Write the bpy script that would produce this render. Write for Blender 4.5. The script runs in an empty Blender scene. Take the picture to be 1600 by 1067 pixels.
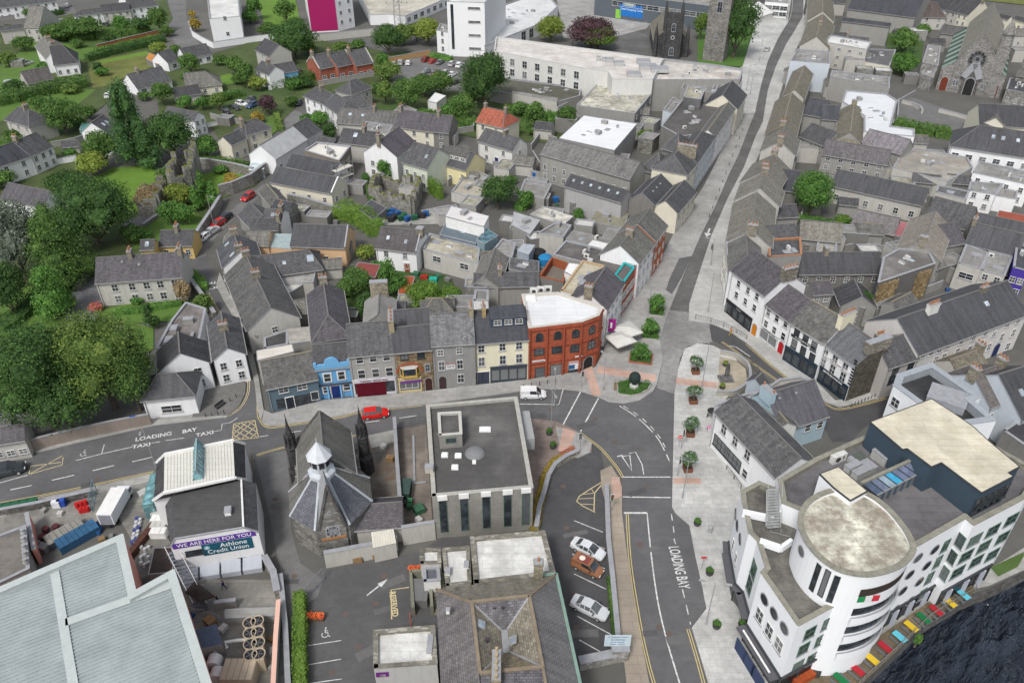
import bpy, bmesh, math, random
from mathutils import Vector, Matrix, noise
R=math.radians; S=bpy.context.scene; COL=S.collection; rnd=random.Random(7)
H=80.0; PT=R(35.0); FP=1244.0
cd=bpy.data.cameras.new('camera'); cam=bpy.data.objects.new('camera',cd); COL.objects.link(cam)
cam.location=(0,0,H); cam.rotation_euler=(R(90)-PT,0,0); cd.sensor_width=36; cd.lens=36*FP/1600
cd.clip_start=1; cd.clip_end=5000; S.camera=cam
w=bpy.data.worlds.new('World'); S.world=w; w.use_nodes=True
SUN_E,SUN_R=R(52),R(205)
nt=w.node_tree; bg=nt.nodes['Background']; sk=nt.nodes.new('ShaderNodeTexSky'); sk.sky_type='NISHITA'; sk.sun_disc=False
sk.sun_elevation=SUN_E; sk.sun_rotation=SUN_R; sk.air_density=1.0; sk.dust_density=3.0
hs=nt.nodes.new('ShaderNodeHueSaturation'); hs.inputs['Saturation'].default_value=0.40
nt.links.new(sk.outputs[0],hs.inputs['Color']); nt.links.new(hs.outputs[0],bg.inputs[0]); bg.inputs[1].default_value=0.135
ld=bpy.data.lights.new('sun','SUN'); ld.energy=1.7; ld.angle=R(11); ld.color=(1,.965,.92)
sun=bpy.data.objects.new('sun',ld); COL.objects.link(sun); sun.location=(0,0,200)
sd=Vector((math.sin(SUN_R)*math.cos(SUN_E),math.cos(SUN_R)*math.cos(SUN_E),math.sin(SUN_E)))
sun.rotation_euler=sd.to_track_quat('Z','Y').to_euler()
S.view_settings.view_transform='Standard'; S.view_settings.look='None'; S.view_settings.gamma=1; S.view_settings.exposure=0.36
try: S.view_settings.use_curve_mapping=False
except Exception: pass
def G(px,py,z=0.0):
    x=(px-800)/FP; y=-(py-533.5)/FP
    d=(x, math.cos(PT)+y*math.sin(PT), -math.sin(PT)+y*math.cos(PT)); t=(z-H)/d[2]
    return Vector((d[0]*t,d[1]*t,z))
def hof(e,b):
    g=G(*b); y=-(e[1]-533.5)/FP; dy=math.cos(PT)+y*math.sin(PT); dz=-math.sin(PT)+y*math.cos(PT)
    return H+dz*g.y/dy
MATS={}
def _new(name):
    m=bpy.data.materials.new(name); m.use_nodes=True; n=m.node_tree.nodes; l=m.node_tree.links
    return m,n,l,n['Principled BSDF']
def _noise(n,l,vec,scale,detail=4,rough=.6):
    t=n.new('ShaderNodeTexNoise'); t.inputs['Scale'].default_value=scale; t.inputs['Detail'].default_value=detail; t.inputs['Roughness'].default_value=rough
    if vec is not None: l.new(vec,t.inputs['Vector'])
    return t.outputs['Fac']
def _ramp(n,l,fac,p0,p1,c0=(0,0,0,1),c1=(1,1,1,1)):
    r=n.new('ShaderNodeValToRGB'); r.color_ramp.elements[0].position=p0; r.color_ramp.elements[1].position=p1
    r.color_ramp.elements[0].color=c0; r.color_ramp.elements[1].color=c1; l.new(fac,r.inputs[0]); return r.outputs[0]
def _mix(n,l,fac,a,b,mode='MIX'):
    m=n.new('ShaderNodeMix'); m.data_type='RGBA'; m.blend_type=mode
    for s,v in ((m.inputs[0],fac),(m.inputs[6],a),(m.inputs[7],b)):
        if hasattr(v,'links') or hasattr(v,'is_output'): l.new(v,s)
        elif isinstance(v,(tuple,list)): s.default_value=tuple(v)[:3]+(1,)
        else: s.default_value=v
    return m.outputs[2]
def _map(n,l,vec,sc):
    m=n.new('ShaderNodeMapping'); m.inputs['Scale'].default_value=sc; l.new(vec,m.inputs['Vector']); return m.outputs[0]
def _rand(n,l,col,amt):
    o=n.new('ShaderNodeObjectInfo'); mr=n.new('ShaderNodeMapRange'); l.new(o.outputs['Random'],mr.inputs[0])
    mr.inputs[3].default_value=1-amt; mr.inputs[4].default_value=1+amt
    h=n.new('ShaderNodeHueSaturation'); l.new(mr.outputs[0],h.inputs['Value']); l.new(col,h.inputs['Color']); return h.outputs[0]
def sc3(c,k): return tuple(min(1,v*k) for v in c)
def M(kind,col=None,**k):
    key=(kind,tuple(col) if col else None,tuple(sorted(k.items())))
    if key in MATS: return MATS[key]
    m,n,l,b=_new(kind+('_%02d'%len(MATS))); MATS[key]=m
    b.inputs['Specular IOR Level'].default_value=.3
    tc=n.new('ShaderNodeTexCoord'); uv=tc.outputs['UV']; ge=n.new('ShaderNodeNewGeometry'); pos=ge.outputs['Position']
    rough=k.get('rough',.85); out=None; bump=None; bs=.3; bd=.02
    if kind=='slate':
        col=col or (.088,.089,.094); v=k.get('var',.35)*1.25
        br=n.new('ShaderNodeTexBrick'); l.new(uv,br.inputs['Vector']); br.inputs['Scale'].default_value=1
        br.inputs['Brick Width'].default_value=.46; br.inputs['Row Height'].default_value=.29; br.inputs['Mortar Size'].default_value=.028; br.offset=.5
        br.inputs['Color1'].default_value=sc3(col,1-v*.6)+(1,); br.inputs['Color2'].default_value=sc3(col,1+v)+(1,); br.inputs['Mortar'].default_value=sc3(col,.45)+(1,)
        big=_ramp(n,l,_noise(n,l,pos,.16,6,.75),.38,.66); st=_ramp(n,l,_noise(n,l,_map(n,l,uv,(1.6,.13,1)),1.0,5,.7),.42,.72)
        lich=k.get('lichen',.35)
        c=_mix(n,l,big,br.outputs[0],sc3(col,1.22),'MIX'); 
        mm=n.new('ShaderNodeMix'); mm.data_type='RGBA'; mm.inputs[0].default_value=.45; l.new(br.outputs[0],mm.inputs[6]); l.new(c,mm.inputs[7])
        c=_mix(n,l,st,mm.outputs[2],(.52,.52,.52),'MULTIPLY')
        lm=_ramp(n,l,_noise(n,l,pos,.9,8,.8),.62-.2*lich,.80,(0,0,0,1),(lich,lich,lich,1))
        out=_mix(n,l,lm,c,k.get('lc',(.27,.26,.215))); out=_rand(n,l,out,.10); bump=br.outputs['Fac']; bs=.5; bd=-.02; rough=.62
    elif kind=='wall':  # painted or rendered
        col=col or (.7,.7,.68); d=k.get('dirt',.3)
        st=_ramp(n,l,_noise(n,l,_map(n,l,uv,(1.5,.28,1)),1.0,6,.72),.45,.78,(0,0,0,1),(d,d,d,1))
        fn=_ramp(n,l,_noise(n,l,pos,.5,6,.7),.35,.75,(0,0,0,1),(d*.6,)*3+(1,))
        c=_mix(n,l,st,col,sc3(col,.5)); out=_mix(n,l,fn,c,(col[0]*.72,col[1]*.7,col[2]*.62)); bump=_noise(n,l,pos,6,3); bs=.15
    elif kind=='stone':
        col=col or (.25,.245,.225); s=k.get('s',1.0)
        vo=n.new('ShaderNodeTexVoronoi'); l.new(_map(n,l,uv,(1.6*s,3.2*s,1)),vo.inputs['Vector']); vo.inputs['Scale'].default_value=1.0
        g=n.new('ShaderNodeSeparateColor'); l.new(vo.outputs['Color'],g.inputs[0])
        c=_ramp(n,l,g.outputs[0],0,1,sc3(col,.55)+(1,),sc3(col,1.4)+(1,))
        ve=n.new('ShaderNodeTexVoronoi'); ve.feature='DISTANCE_TO_EDGE'; l.new(_map(n,l,uv,(1.6*s,3.2*s,1)),ve.inputs['Vector']); ve.inputs['Scale'].default_value=1.0
        e=_ramp(n,l,ve.outputs['Distance'],.02,.09); c=_mix(n,l,e,sc3(col,.7),c)
        out=_mix(n,l,_ramp(n,l,_noise(n,l,pos,.35,6,.7),.4,.7),c,(.6,.6,.58),'MULTIPLY'); bump=e; bs=.4
    elif kind=='brick':
        col=col or (.36,.10,.06)
        br=n.new('ShaderNodeTexBrick'); l.new(uv,br.inputs['Vector']); br.inputs['Scale'].default_value=1
        br.inputs['Brick Width'].default_value=.44; br.inputs['Row Height'].default_value=.16; br.inputs['Mortar Size'].default_value=.02
        br.inputs['Color1'].default_value=sc3(col,.8)+(1,); br.inputs['Color2'].default_value=sc3(col,1.3)+(1,); br.inputs['Mortar'].default_value=sc3(col,1.1)+(1,)
        out=_mix(n,l,_ramp(n,l,_noise(n,l,pos,.4,6,.7),.45,.8),br.outputs[0],(.6,.58,.56),'MULTIPLY')
    elif kind in('felt','ground','asphalt','grass','paving','patchy'):
        col=col or {'felt':(.15,.15,.15),'ground':(.12,.118,.108),'asphalt':(.115,.115,.118),'grass':(.095,.175,.033),'paving':(.42,.42,.40),'patchy':(.6,.58,.52)}[kind]  # 'ground' tone darkened so gaps between houses read as shaded yards
        a=_noise(n,l,pos,k.get('s1',.12),6,.72); d=_noise(n,l,pos,k.get('s2',1.1),8,.75); f=_noise(n,l,pos,9,3,.6)
        k1=k.get('v',.25)*(1.5 if kind in('asphalt','paving','felt') else 1)
        c=_mix(n,l,_ramp(n,l,a,.35,.68),sc3(col,1-k1*.7),sc3(col,1+k1*.6))
        c=_mix(n,l,_ramp(n,l,d,.45,.72,(0,0,0,1),(k1*1.6,)*3+(1,)),c,k.get('c2',sc3(col,.6)))
        c=_mix(n,l,_ramp(n,l,f,.3,.7,(0,0,0,1),(.35,.35,.35,1)),c,sc3(col,.8))
        if kind=='paving':
            br=n.new('ShaderNodeTexBrick'); l.new(_map(n,l,uv,(1,1,1)),br.inputs['Vector']); br.inputs['Scale'].default_value=1; s=k.get('slab',.9)
            br.inputs['Brick Width'].default_value=s; br.inputs['Row Height'].default_value=s*.6; br.inputs['Mortar Size'].default_value=.02
            br.inputs['Color1'].default_value=(.84,.84,.84,1); br.inputs['Color2'].default_value=(1.0,1.0,1.0,1); br.inputs['Mortar'].default_value=(.6,.6,.6,1)
            c=_mix(n,l,k.get('bk',.8),c,br.outputs[0],'MULTIPLY')
        if kind in('felt','patchy'):
            br=n.new('ShaderNodeTexBrick'); l.new(uv,br.inputs['Vector']); br.inputs['Scale'].default_value=1; br.inputs['Brick Width'].default_value=7; br.inputs['Row Height'].default_value=1.1; br.inputs['Mortar Size'].default_value=.035
            for q,w_ in(('Color1',.93),('Color2',1),('Mortar',.72)): br.inputs[q].default_value=(w_,w_,w_,1)
            c=_mix(n,l,.8,c,br.outputs[0],'MULTIPLY')
        if kind=='asphalt':
            st=_ramp(n,l,_noise(n,l,_map(n,l,uv,(.06,1.3,1)),1.0,4,.6),.4,.75); c=_mix(n,l,.35,c,_mix(n,l,st,c,sc3(col,.72)))
        out=c; bump=d if kind!='grass' else _noise(n,l,pos,4,6,.8); bs=.2 if kind!='grass' else .8; bd=.05
    elif kind=='patchy2':
        pass
    elif kind=='leaf':
        c1=sc3(col or (.045,.085,.02),2.4); c2=sc3(k.get('c2',sc3(c1,1.9)),2.8)
        rp=_ramp(n,l,ge.outputs['Random Per Island'],0,1,sc3(c1,.65)+(1,),tuple(c2)+(1,))
        oi=n.new('ShaderNodeTexCoord'); no=_noise(n,l,oi.outputs['Object'],.5,4,.6)
        rp=_mix(n,l,_ramp(n,l,no,.35,.7),sc3(c1,.9),rp)
        out=_rand(n,l,rp,.12); rough=.75
        df=n.new('ShaderNodeBsdfTranslucent'); mx=n.new('ShaderNodeMixShader'); mx.inputs[0].default_value=.3
        l.new(out,b.inputs['Base Color']); l.new(out,df.inputs['Color']); l.new(b.outputs[0],mx.inputs[1]); l.new(df.outputs[0],mx.inputs[2]); l.new(mx.outputs[0],n['Material Output'].inputs[0])
    elif kind=='bark':
        col=col or (.12,.10,.08); out=_mix(n,l,_noise(n,l,_map(n,l,pos,(3,3,.6)),2,5),sc3(col,.6),sc3(col,1.4))
    elif kind=='glass':
        col=col or (.025,.03,.035); oi=n.new('ShaderNodeObjectInfo'); out=_mix(n,l,_ramp(n,l,_noise(n,l,pos,.7,2),.45,.6),col,sc3(col,2.2)); out=_mix(n,l,_ramp(n,l,oi.outputs['Random'],.68,.95,(0,0,0,1),(.75,.75,.75,1)),out,(.22,.23,.23) if max(col)<.05 else sc3(col,1.4)); rough=.08; b.inputs['Specular IOR Level'].default_value=.5
    elif kind=='paint':
        col=col or (.5,.5,.5); b.inputs['Coat Weight'].default_value=.6; b.inputs['Coat Roughness'].default_value=.06; rough=.35
        out=_mix(n,l,_noise(n,l,pos,1.5,4),sc3(col,.9),sc3(col,1.08))
    elif kind=='metal':
        col=col or (.3,.3,.3); out=_mix(n,l,_ramp(n,l,_noise(n,l,pos,k.get('s',1.2),6,.7),.35,.7),sc3(col,.8),sc3(col,1.1)); rough=.5; b.inputs['Metallic'].default_value=k.get('m',.2)
    elif kind=='water':
        rough=.1; b.inputs['Specular IOR Level'].default_value=.6; mp=n.new('ShaderNodeMapping'); mp.inputs['Rotation'].default_value=(0,0,-.75); l.new(pos,mp.inputs['Vector']); pos=mp.outputs[0]
        n1=_noise(n,l,_map(n,l,pos,(.2,.55,1)),1.1,3,.55); n2=_noise(n,l,_map(n,l,pos,(.5,1.3,1)),1.1,2,.5)
        ad=n.new('ShaderNodeMath'); ad.operation='MULTIPLY_ADD'; l.new(n2,ad.inputs[0]); ad.inputs[1].default_value=.4; l.new(n1,ad.inputs[2]); bump=ad.outputs[0]; bs=1.0; bd=1.3
        out=_mix(n,l,_ramp(n,l,n1,.45,.7),(.008,.012,.020),(.022,.030,.045))  # ripple crests lighter in base colour, standing in for sky reflection
    else:            
        col=col or (.5,.5,.5); out=_mix(n,l,_ramp(n,l,_noise(n,l,pos,k.get('s',1.3),5,.7),.35,.75),col,sc3(col,k.get('w',.8)))
    if out is not None and kind!='leaf': l.new(out,b.inputs['Base Color'])
    b.inputs['Roughness'].default_value=rough
    if bump is not None:
        bu=n.new('ShaderNodeBump'); bu.inputs['Strength'].default_value=bs; bu.inputs['Distance'].default_value=abs(bd); bu.invert=bd<0
        l.new(bump,bu.inputs['Height']); l.new(bu.outputs[0],b.inputs['Normal'])
    return m
Z=Vector((0,0,1))
class MB:
    def __init__(s): s.v=[]; s.f=[]; s.m=[]; s.mats=[]
    def mi(s,m):
        if m not in s.mats: s.mats.append(m)
        return s.mats.index(m)
    def poly(s,pts,m):
        i=len(s.v); s.v+=[Vector(p) for p in pts]; s.f.append(tuple(range(i,i+len(pts)))); s.m.append(s.mi(m))
    def prism(s,pts,z0,z1,m,mt=None,bottom=False):
        n=len(pts); a=sum(pts[i][0]*pts[(i+1)%n][1]-pts[(i+1)%n][0]*pts[i][1] for i in range(n))
        if a<0: pts=list(reversed(pts))
        lo=[Vector((p[0],p[1],z0)) for p in pts]; hi=[Vector((p[0],p[1],z1)) for p in pts]
        for i in range(n): j=(i+1)%n; s.poly([lo[i],lo[j],hi[j],hi[i]],m)
        s.poly(hi,mt or m)
        if bottom: s.poly(lo[::-1],m)
    def box(s,c,sz,m,rz=0,M4=None):
        x,y,z=[v/2 for v in sz]; P=[Vector((a*x,b*y,e*z)) for e in(-1,1) for a,b in((-1,-1),(1,-1),(1,1),(-1,1))]
        Rm=M4 or Matrix.Rotation(rz,4,'Z'); P=[Rm@p+Vector(c) for p in P]
        for q in((0,3,2,1),(4,5,6,7),(0,1,5,4),(1,2,6,5),(2,3,7,6),(3,0,4,7)): s.poly([P[i] for i in q],m)
    def bar(s,a,b,w,h,m):
        a=Vector(a); b=Vector(b); d=(b-a); L=d.length
        if L<1e-6: return
        d/=L; up=Z if abs(d.z)<.95 else Vector((1,0,0)); sd=d.cross(up).normalized(); u=sd.cross(d)
        P=[p+sd*(i*w/2)+u*(j*h/2) for p in(a,b) for i,j in((-1,-1),(1,-1),(1,1),(-1,1))]
        for q in((3,2,1,0),(4,5,6,7),(0,1,5,4),(1,2,6,5),(2,3,7,6),(3,0,4,7)): s.poly([P[i] for i in q],m)
    def tube(s,pts,rs,m,n=8,cap=True):
        pts=[Vector(p) for p in pts]; rings=[]
        if not isinstance(rs,(list,tuple)): rs=[rs]*len(pts)
        for i,p in enumerate(pts):
            d=(pts[min(i+1,len(pts)-1)]-pts[max(i-1,0)]).normalized(); up=Z if abs(d.z)<.95 else Vector((1,0,0))
            sd=d.cross(up).normalized(); u=sd.cross(d); rings.append([p+(sd*math.cos(t)+u*math.sin(t))*rs[i] for t in[2*math.pi*q/n for q in range(n)]])
        for i in range(len(rings)-1):
            for q in range(n): w=(q+1)%n; s.poly([rings[i][w],rings[i][q],rings[i+1][q],rings[i+1][w]],m)
        if cap: s.poly(rings[0],m); s.poly(rings[-1][::-1],m)
    def lathe(s,c,prof,m,n=12):
        c=Vector(c); rg=[[c+Vector((r*math.cos(2*math.pi*q/n),r*math.sin(2*math.pi*q/n),z)) for q in range(n)] for r,z in prof]
        for i in range(len(rg)-1):
            for q in range(n): w=(q+1)%n; s.poly([rg[i][q],rg[i][w],rg[i+1][w],rg[i+1][q]],m)
        if prof[-1][0]>.001: s.poly(rg[-1],m)
    def mesh(s,name,off=Vector((0,0,0)),smooth=False,weld=False):
        me=bpy.data.meshes.new(name); me.from_pydata([v-off for v in s.v],[],s.f)
        for m in s.mats: me.materials.append(m)
        me.polygons.foreach_set('material_index',s.m)
        uvl=me.uv_layers.new(name='UVMap').data
        for p in me.polygons:
            nrm=p.normal
            if abs(nrm.z)>.985 or nrm.length<.5: ax=Vector((1,0,0)); ay=Vector((0,1,0))
            else: ax=Z.cross(nrm).normalized(); ay=nrm.cross(ax)
            for li in p.loop_indices:
                q=me.vertices[me.loops[li].vertex_index].co+off; uvl[li].uv=(q.dot(ax),q.dot(ay))
        if weld:
            bm=bmesh.new(); bm.from_mesh(me); bmesh.ops.remove_doubles(bm,verts=bm.verts,dist=.002); bm.to_mesh(me); bm.free()
        if smooth: me.polygons.foreach_set('use_smooth',[True]*len(me.polygons))
        return me
    def build(s,name,parent=None,off=None,smooth=False,weld=False):
        if off is None: off=WL(parent) if parent else Vector((0,0,0))
        o=bpy.data.objects.new(name,s.mesh(name,off,smooth,weld)); COL.objects.link(o)
        if parent: o.parent=parent
        else: o.location=off
        return o
def WL(o):
    v=Vector((0,0,0))
    while o: v=v+o.location; o=o.parent
    return v
def tag(o,label=None,cat=None,group=None,kind=None):
    for k,v in(('label',label),('category',cat),('group',group),('kind',kind)):
        if v: o[k]=v
    return o
def empty(name,loc,label=None,cat=None,group=None,rz=0):
    o=bpy.data.objects.new(name,None); COL.objects.link(o); o.location=loc; o.rotation_euler=(0,0,rz); o.empty_display_size=.5
    return tag(o,label,cat,group)
def put(name,me,parent,loc=(0,0,0),rz=0,sc=None):
    o=bpy.data.objects.new(name,me); COL.objects.link(o); o.parent=parent; o.location=loc; o.rotation_euler=(0,0,rz)
    if sc: o.scale=sc
    return o
CH={}
def tree_copy(o,parent=None):
    c=o.copy(); COL.objects.link(c); c.parent=parent
    for ch in o.children: tree_copy(ch,c)
    return c
ZC=[0.004]
def zz():
    ZC[0]+=.0035; return ZC[0]
def text_mesh(txt,size,mat,ext=0.0,bold=0.0,sx=1.0):
    cu=bpy.data.curves.new('t','FONT'); cu.body=txt; cu.size=size; cu.align_x='CENTER'; cu.align_y='CENTER'; cu.extrude=ext; cu.offset=bold; cu.resolution_u=3
    ob=bpy.data.objects.new('t',cu); COL.objects.link(ob)
    me=bpy.data.meshes.new_from_object(ob); COL.objects.unlink(ob); bpy.data.objects.remove(ob); me.materials.clear(); me.materials.append(mat)
    for v in me.vertices: v.co.x*=sx
    return me
SL=M('slate'); SLB=M('slate',(.062,.066,.078),lichen=.1,var=.2); SLD=M('slate',(.065,.065,.07),lichen=.15); SLL=M('slate',(.16,.155,.14),lichen=.6,lc=(.33,.31,.24))
SLP=M('slate',(.096,.089,.100),lichen=.35); SLN=M('slate',(.075,.077,.084),lichen=.05,var=.15); SLT=M('slate',(.17,.155,.12),lichen=.7,lc=(.34,.31,.21)); SLM=M('slate',(.11,.108,.105),lichen=.75,lc=(.24,.235,.19))
WH=M('wall',(.76,.77,.78),dirt=.28); WW=M('wall',(.66,.66,.63),dirt=.45); WC=M('wall',(.70,.66,.50),dirt=.2); WG=M('wall',(.30,.295,.28),dirt=.5); WD=M('wall',(.20,.195,.185),dirt=.6); WL_=M('wall',(.47,.46,.43),dirt=.5)
ST=M('stone'); STD=M('stone',(.13,.125,.12)); BR=M('brick',(.30,.10,.065)); TRW=M('plain',(.75,.75,.73)); TRG=M('plain',(.3,.3,.29)); TRD=M('plain',(.05,.05,.055)); LEAD=M('plain',(.33,.34,.36),w=.7)
GL=M('glass'); FW=M('plain',(.72,.72,.70)); FD=M('plain',(.04,.045,.05)); FG=M('plain',(.09,.17,.12))
FELT=M('felt'); FELTW=M('felt',(.62,.61,.57),s2=.8,v=.28,c2=(.25,.235,.19)); FELTD=M('felt',(.085,.085,.085),v=.3); FELTL=M('felt',(.38,.375,.35),v=.4,c2=(.16,.15,.13)); FELTC=M('felt',(.68,.62,.45),s2=.35,v=.22,c2=(.35,.28,.16))
CON=M('felt',(.36,.355,.33),v=.35,s2=.6); CLAY=M('plain',(.38,.19,.10)); POTY=M('plain',(.42,.33,.19))
WC_={}
def win_meshes(w,h,style):
    k=(round(w,2),round(h,2),style)
    if k in WC_: return WC_[k]
    fm={'s':FW,'d':FD,'g':FG,'b':M('plain',(.10,.05,.04))}.get(style[0],FW); fr=MB(); t=.07 if w<1.6 else .08
    for x in(-w/2+t/2,w/2-t/2): fr.box((x,.035,h/2),(t,.07,h),fm)
    for z in(t/2,h-t/2): fr.box((0,.034,z),(w-2*t,.068,t),fm)
    if 'x' in style: fr.box((0,.03,h/2),(.05,.06,h-2*t),fm)
    if 'r' in style:
        for q in range(1,int(w/.9)): fr.box((-w/2+q*w/int(w/.9),.03,h/2),(.06,.06,h-2*t),fm)
    if 'n' not in style: fr.box((0,.03,h*.52),(w-2*t,.058,.05),fm)
    if 'n' not in style and 'q' not in style: fr.box((0,.05,-.06),(w+.22,.16,.09),LEAD if style[0]!='d' else FD)
    if 'h' in style:
        for x in(-w/2-.07,w/2+.07): fr.box((x,.04,h/2),(.13,.08,h),TRW)
        fr.box((0,.045,h+.08),(w+.4,.1,.14),TRW)
    gl=MB(); gl.box((0,.006,h/2),(w-.02,.03,h-.02),GL)
    WC_[k]=(fr.mesh('window'),gl.mesh('pane')); return WC_[k]
def arch_mesh(w,h,mf=None,round_=False,mull=True):
    k=('arch',round(w,2),round(h,2),round_,mull,mf)
    if k in WC_: return WC_[k]
    mf=mf or FD
    if round_: P=[(w/2*math.cos(a),w/2*math.sin(a)+w/2) for a in[2*math.pi*i/20 for i in range(20)]]
    else: P=[(w/2,0)]+[(w/2*math.cos(a),h-w/2+w/2*math.sin(a)) for a in[math.pi*i/8 for i in range(9)]]+[(-w/2,0)]
    cy=(w/2 if round_ else h/2); fr=MB(); n=len(P); k2=1-.18/w*1.6
    for i in range(n):
        a,b=P[i],P[(i+1)%n]; ai,bi=[(q[0]*k2,cy+(q[1]-cy)*k2) for q in(a,b)]
        fr.poly([(a[0],.07,a[1]),(ai[0],.07,ai[1]),(bi[0],.07,bi[1]),(b[0],.07,b[1])],mf); fr.poly([(a[0],0,a[1]),(a[0],.07,a[1]),(b[0],.07,b[1]),(b[0],0,b[1])],mf)
    if mull: fr.box((0,.04,cy),(.07,.06,(w if round_ else h)*.92),mf); fr.box((0,.041,cy),(w*.9,.06,.07),mf)
    gl=MB(); gl.poly([(q[0]*.98,.02,cy+(q[1]-cy)*.98) for q in P][::-1],GL)
    WC_[k]=(fr.mesh('window'),gl.mesh('pane')); return WC_[k]
FAR=170
def add_win(root,p,nrm,w,h,style='s'):
    if style[0] in 'oa': a,b=arch_mesh(w,h,{'w':FW,'d':FD,'g':FG,'s':LEAD}.get(style[1:2]),style[0]=='o',style[0]=='a')
    else: a,b=win_meshes(w,h,style)
    rz=math.atan2(nrm.y,nrm.x)-math.pi/2
    o=put('window',a,root,p-WL(root),rz)
    put('pane',b,o)
    return o
DC={}
def add_door(root,p,nrm,w,h,col=(.06,.06,.07),name='door',fr=True,arch=False,glass=False):
    k=(w,h,col,name,fr,arch,glass)
    if k not in DC:
        m=MB(); c=M('plain',col)
        if arch:
            P=[(w/2,0)]+[(w/2*math.cos(a),h-w/2+w/2*math.sin(a)) for a in[math.pi*i/8 for i in range(9)]]+[(-w/2,0)]
            m.poly([(x,.05,z) for x,z in P][::-1],c); m.poly([(x*1.18,.03,z*1.05) for x,z in P][::-1],LEAD)
        else:
            m.box((0,.03,h/2),(w,.06,h),GL if glass else c); m.box((0,.065,h*.5),(w*.06,.02,h*.9),M('plain',sc3(col,.6)))
            for z in(.25,.72): m.box((0,.064,h*z),(w*.8,.02,.05),M('plain',sc3(col,.6)))
            if fr:
                for x in(-w/2-.05,w/2+.05): m.box((x,.04,h/2),(.1,.1,h),TRW)
                m.box((0,.045,h+.06),(w+.2,.12,.12),TRW)
        DC[k]=m.mesh(name)
    return put(name,DC[k],root,p-WL(root),math.atan2(nrm.y,nrm.x)-math.pi/2)
class Wall:
    def __init__(s,a,b,cen,z0=0):
        s.a=Vector((a[0],a[1],0)); s.b=Vector((b[0],b[1],0)); s.L=(s.b-s.a).length; s.d=(s.b-s.a)/max(s.L,1e-6)
        s.n=Vector((s.d.y,-s.d.x,0))
        if (s.a+s.b)/2 is not None and ((s.a+s.b)/2-Vector((cen[0],cen[1],0))).dot(s.n)<0: s.n=-s.n
        s.z0=z0
    def p(s,u,z,off=0): return s.a+s.d*(u*s.L)+s.n*off+Vector((0,0,z+s.z0))
def us_of(u,L,w):
    if isinstance(u,int): return [(i+.5)/u for i in range(u)]
    return u
def openings(root,walls,win):
    for q in win:
        W=walls[q[0]]
        if q[1]=='door': # (edge,'door',u,w,h,col,[arch])
            add_door(root,W.p(q[2],0),W.n,q[3],q[4],q[5],arch=len(q)>6 and q[6]=='a')
        elif q[1]=='shop': shopfront(root,W,*q[2:])
        elif q[1]=='garage': add_door(root,W.p(q[2],0),W.n,q[3],q[4],q[5],name='garage_door')
        else:
            zs,u=q[1],q[2]; w=q[3] if len(q)>3 else 1.0; h=q[4] if len(q)>4 else 1.4; st=q[5] if len(q)>5 else 's'
            for z in(zs if isinstance(zs,(list,tuple)) else[zs]):
                for x in us_of(u,W.L,w):
                    if 0<x<1: add_win(root,W.p(x,z),W.n,w,h,st)
def shopfront(root,W,u0,u1,h,col,txt=None,tcol=(.8,.8,.8),n=3,glz=.45,door=None,ts=.42):
    L=(u1-u0)*W.L; uc=(u0+u1)/2; rz=math.atan2(W.n.y,W.n.x)-math.pi/2; c=M('plain',col)
    m=MB(); m.box((0,.06,h-.3),(L,.2,.55),c); m.box((0,.09,h+.02),(L+.1,.3,.1),c); m.box((0,.04,.25),(L,.1,.5),c)
    for i in range(n+1): m.box((-L/2+.09+i*(L-.18)/n,.06,h/2-.15),(.18,.16,h-.4),c)
    o=put('shopfront',m.mesh('shopfront'),root,W.p(uc,0)-WL(root),rz)
    g=MB(); g.box((0,.03,h/2),(L-.1,.04,h-.75),GL); put('shop_window',g.mesh('shop_window'),o)
    if door: add_door_local(o,(-L/2+door[0]*L,.08,0),door[1])
    if txt:
        t=text_mesh(txt,ts,M('plain',tcol),.01,.012); sxx=min(1,(L*.92)/(max(v.co.x for v in t.vertices)*2)) if len(t.vertices) else 1
        for v in t.vertices: v.co.x*=sxx
        s=put('lettering',t,o,(0,.175,h-.3)); s.rotation_euler=(R(90),0,R(180))
def add_door_local(o,p,col):
    m=MB(); m.box((0,.02,1.05),(.95,.06,2.1),M('plain',col)); put('door',m.mesh('door'),o,p)
def sign(root,W,u,z,w,h,col,txt,tcol,size,off=.06,name='sign_panel',lines=None):
    rz=math.atan2(W.n.y,W.n.x)-math.pi/2; m=MB(); m.box((0,off/2,0),(w,off,h),M('plain',col)); o=put(name,m.mesh(name),root,W.p(u,z)-WL(root),rz)
    for tx,sz,dx,dz in(lines or[(txt,size,0,0)]):
        if tx: s=put('lettering',text_mesh(tx,sz,M('plain',tcol),.004,.006),o,(-dx,off+.012,dz)); s.rotation_euler=(R(90),0,R(180))
    return o
def chimney(root,p,rz,sx,sy,h,mat,pots=2,potm=None,base=0.0,near=True):
    m=MB(); b=1.2+base; m.box((0,0,(h-b)/2),(sx,sy,h+b),mat); m.box((0,0,h-.16),(sx+.14,sy+.14,.16),mat); m.box((0,0,h+.0),(sx+.04,sy+.04,.14),LEAD)
    o=put('chimney',m.mesh('chimney'),root,p-WL(root),rz)
    if pots:
        k=('pot',potm)
        if k not in WC_:
            q=MB(); q.lathe((0,0,0),[(.16,0),(.13,.08),(.12,.42),(.155,.45),(.155,.52),(.10,.52)],potm or CLAY,8); q.lathe((0,0,0),[(.10,.3),(.001,.3)],FD,8); WC_[k]=q.mesh('chimney_pot')
        for i in range(pots): put('chimney_pot',WC_[k],o,((i-(pots-1)/2)*(sx-.3)/max(1,pots-1)*1.0 if pots>1 else 0,0,h+.06))
    return o
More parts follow.
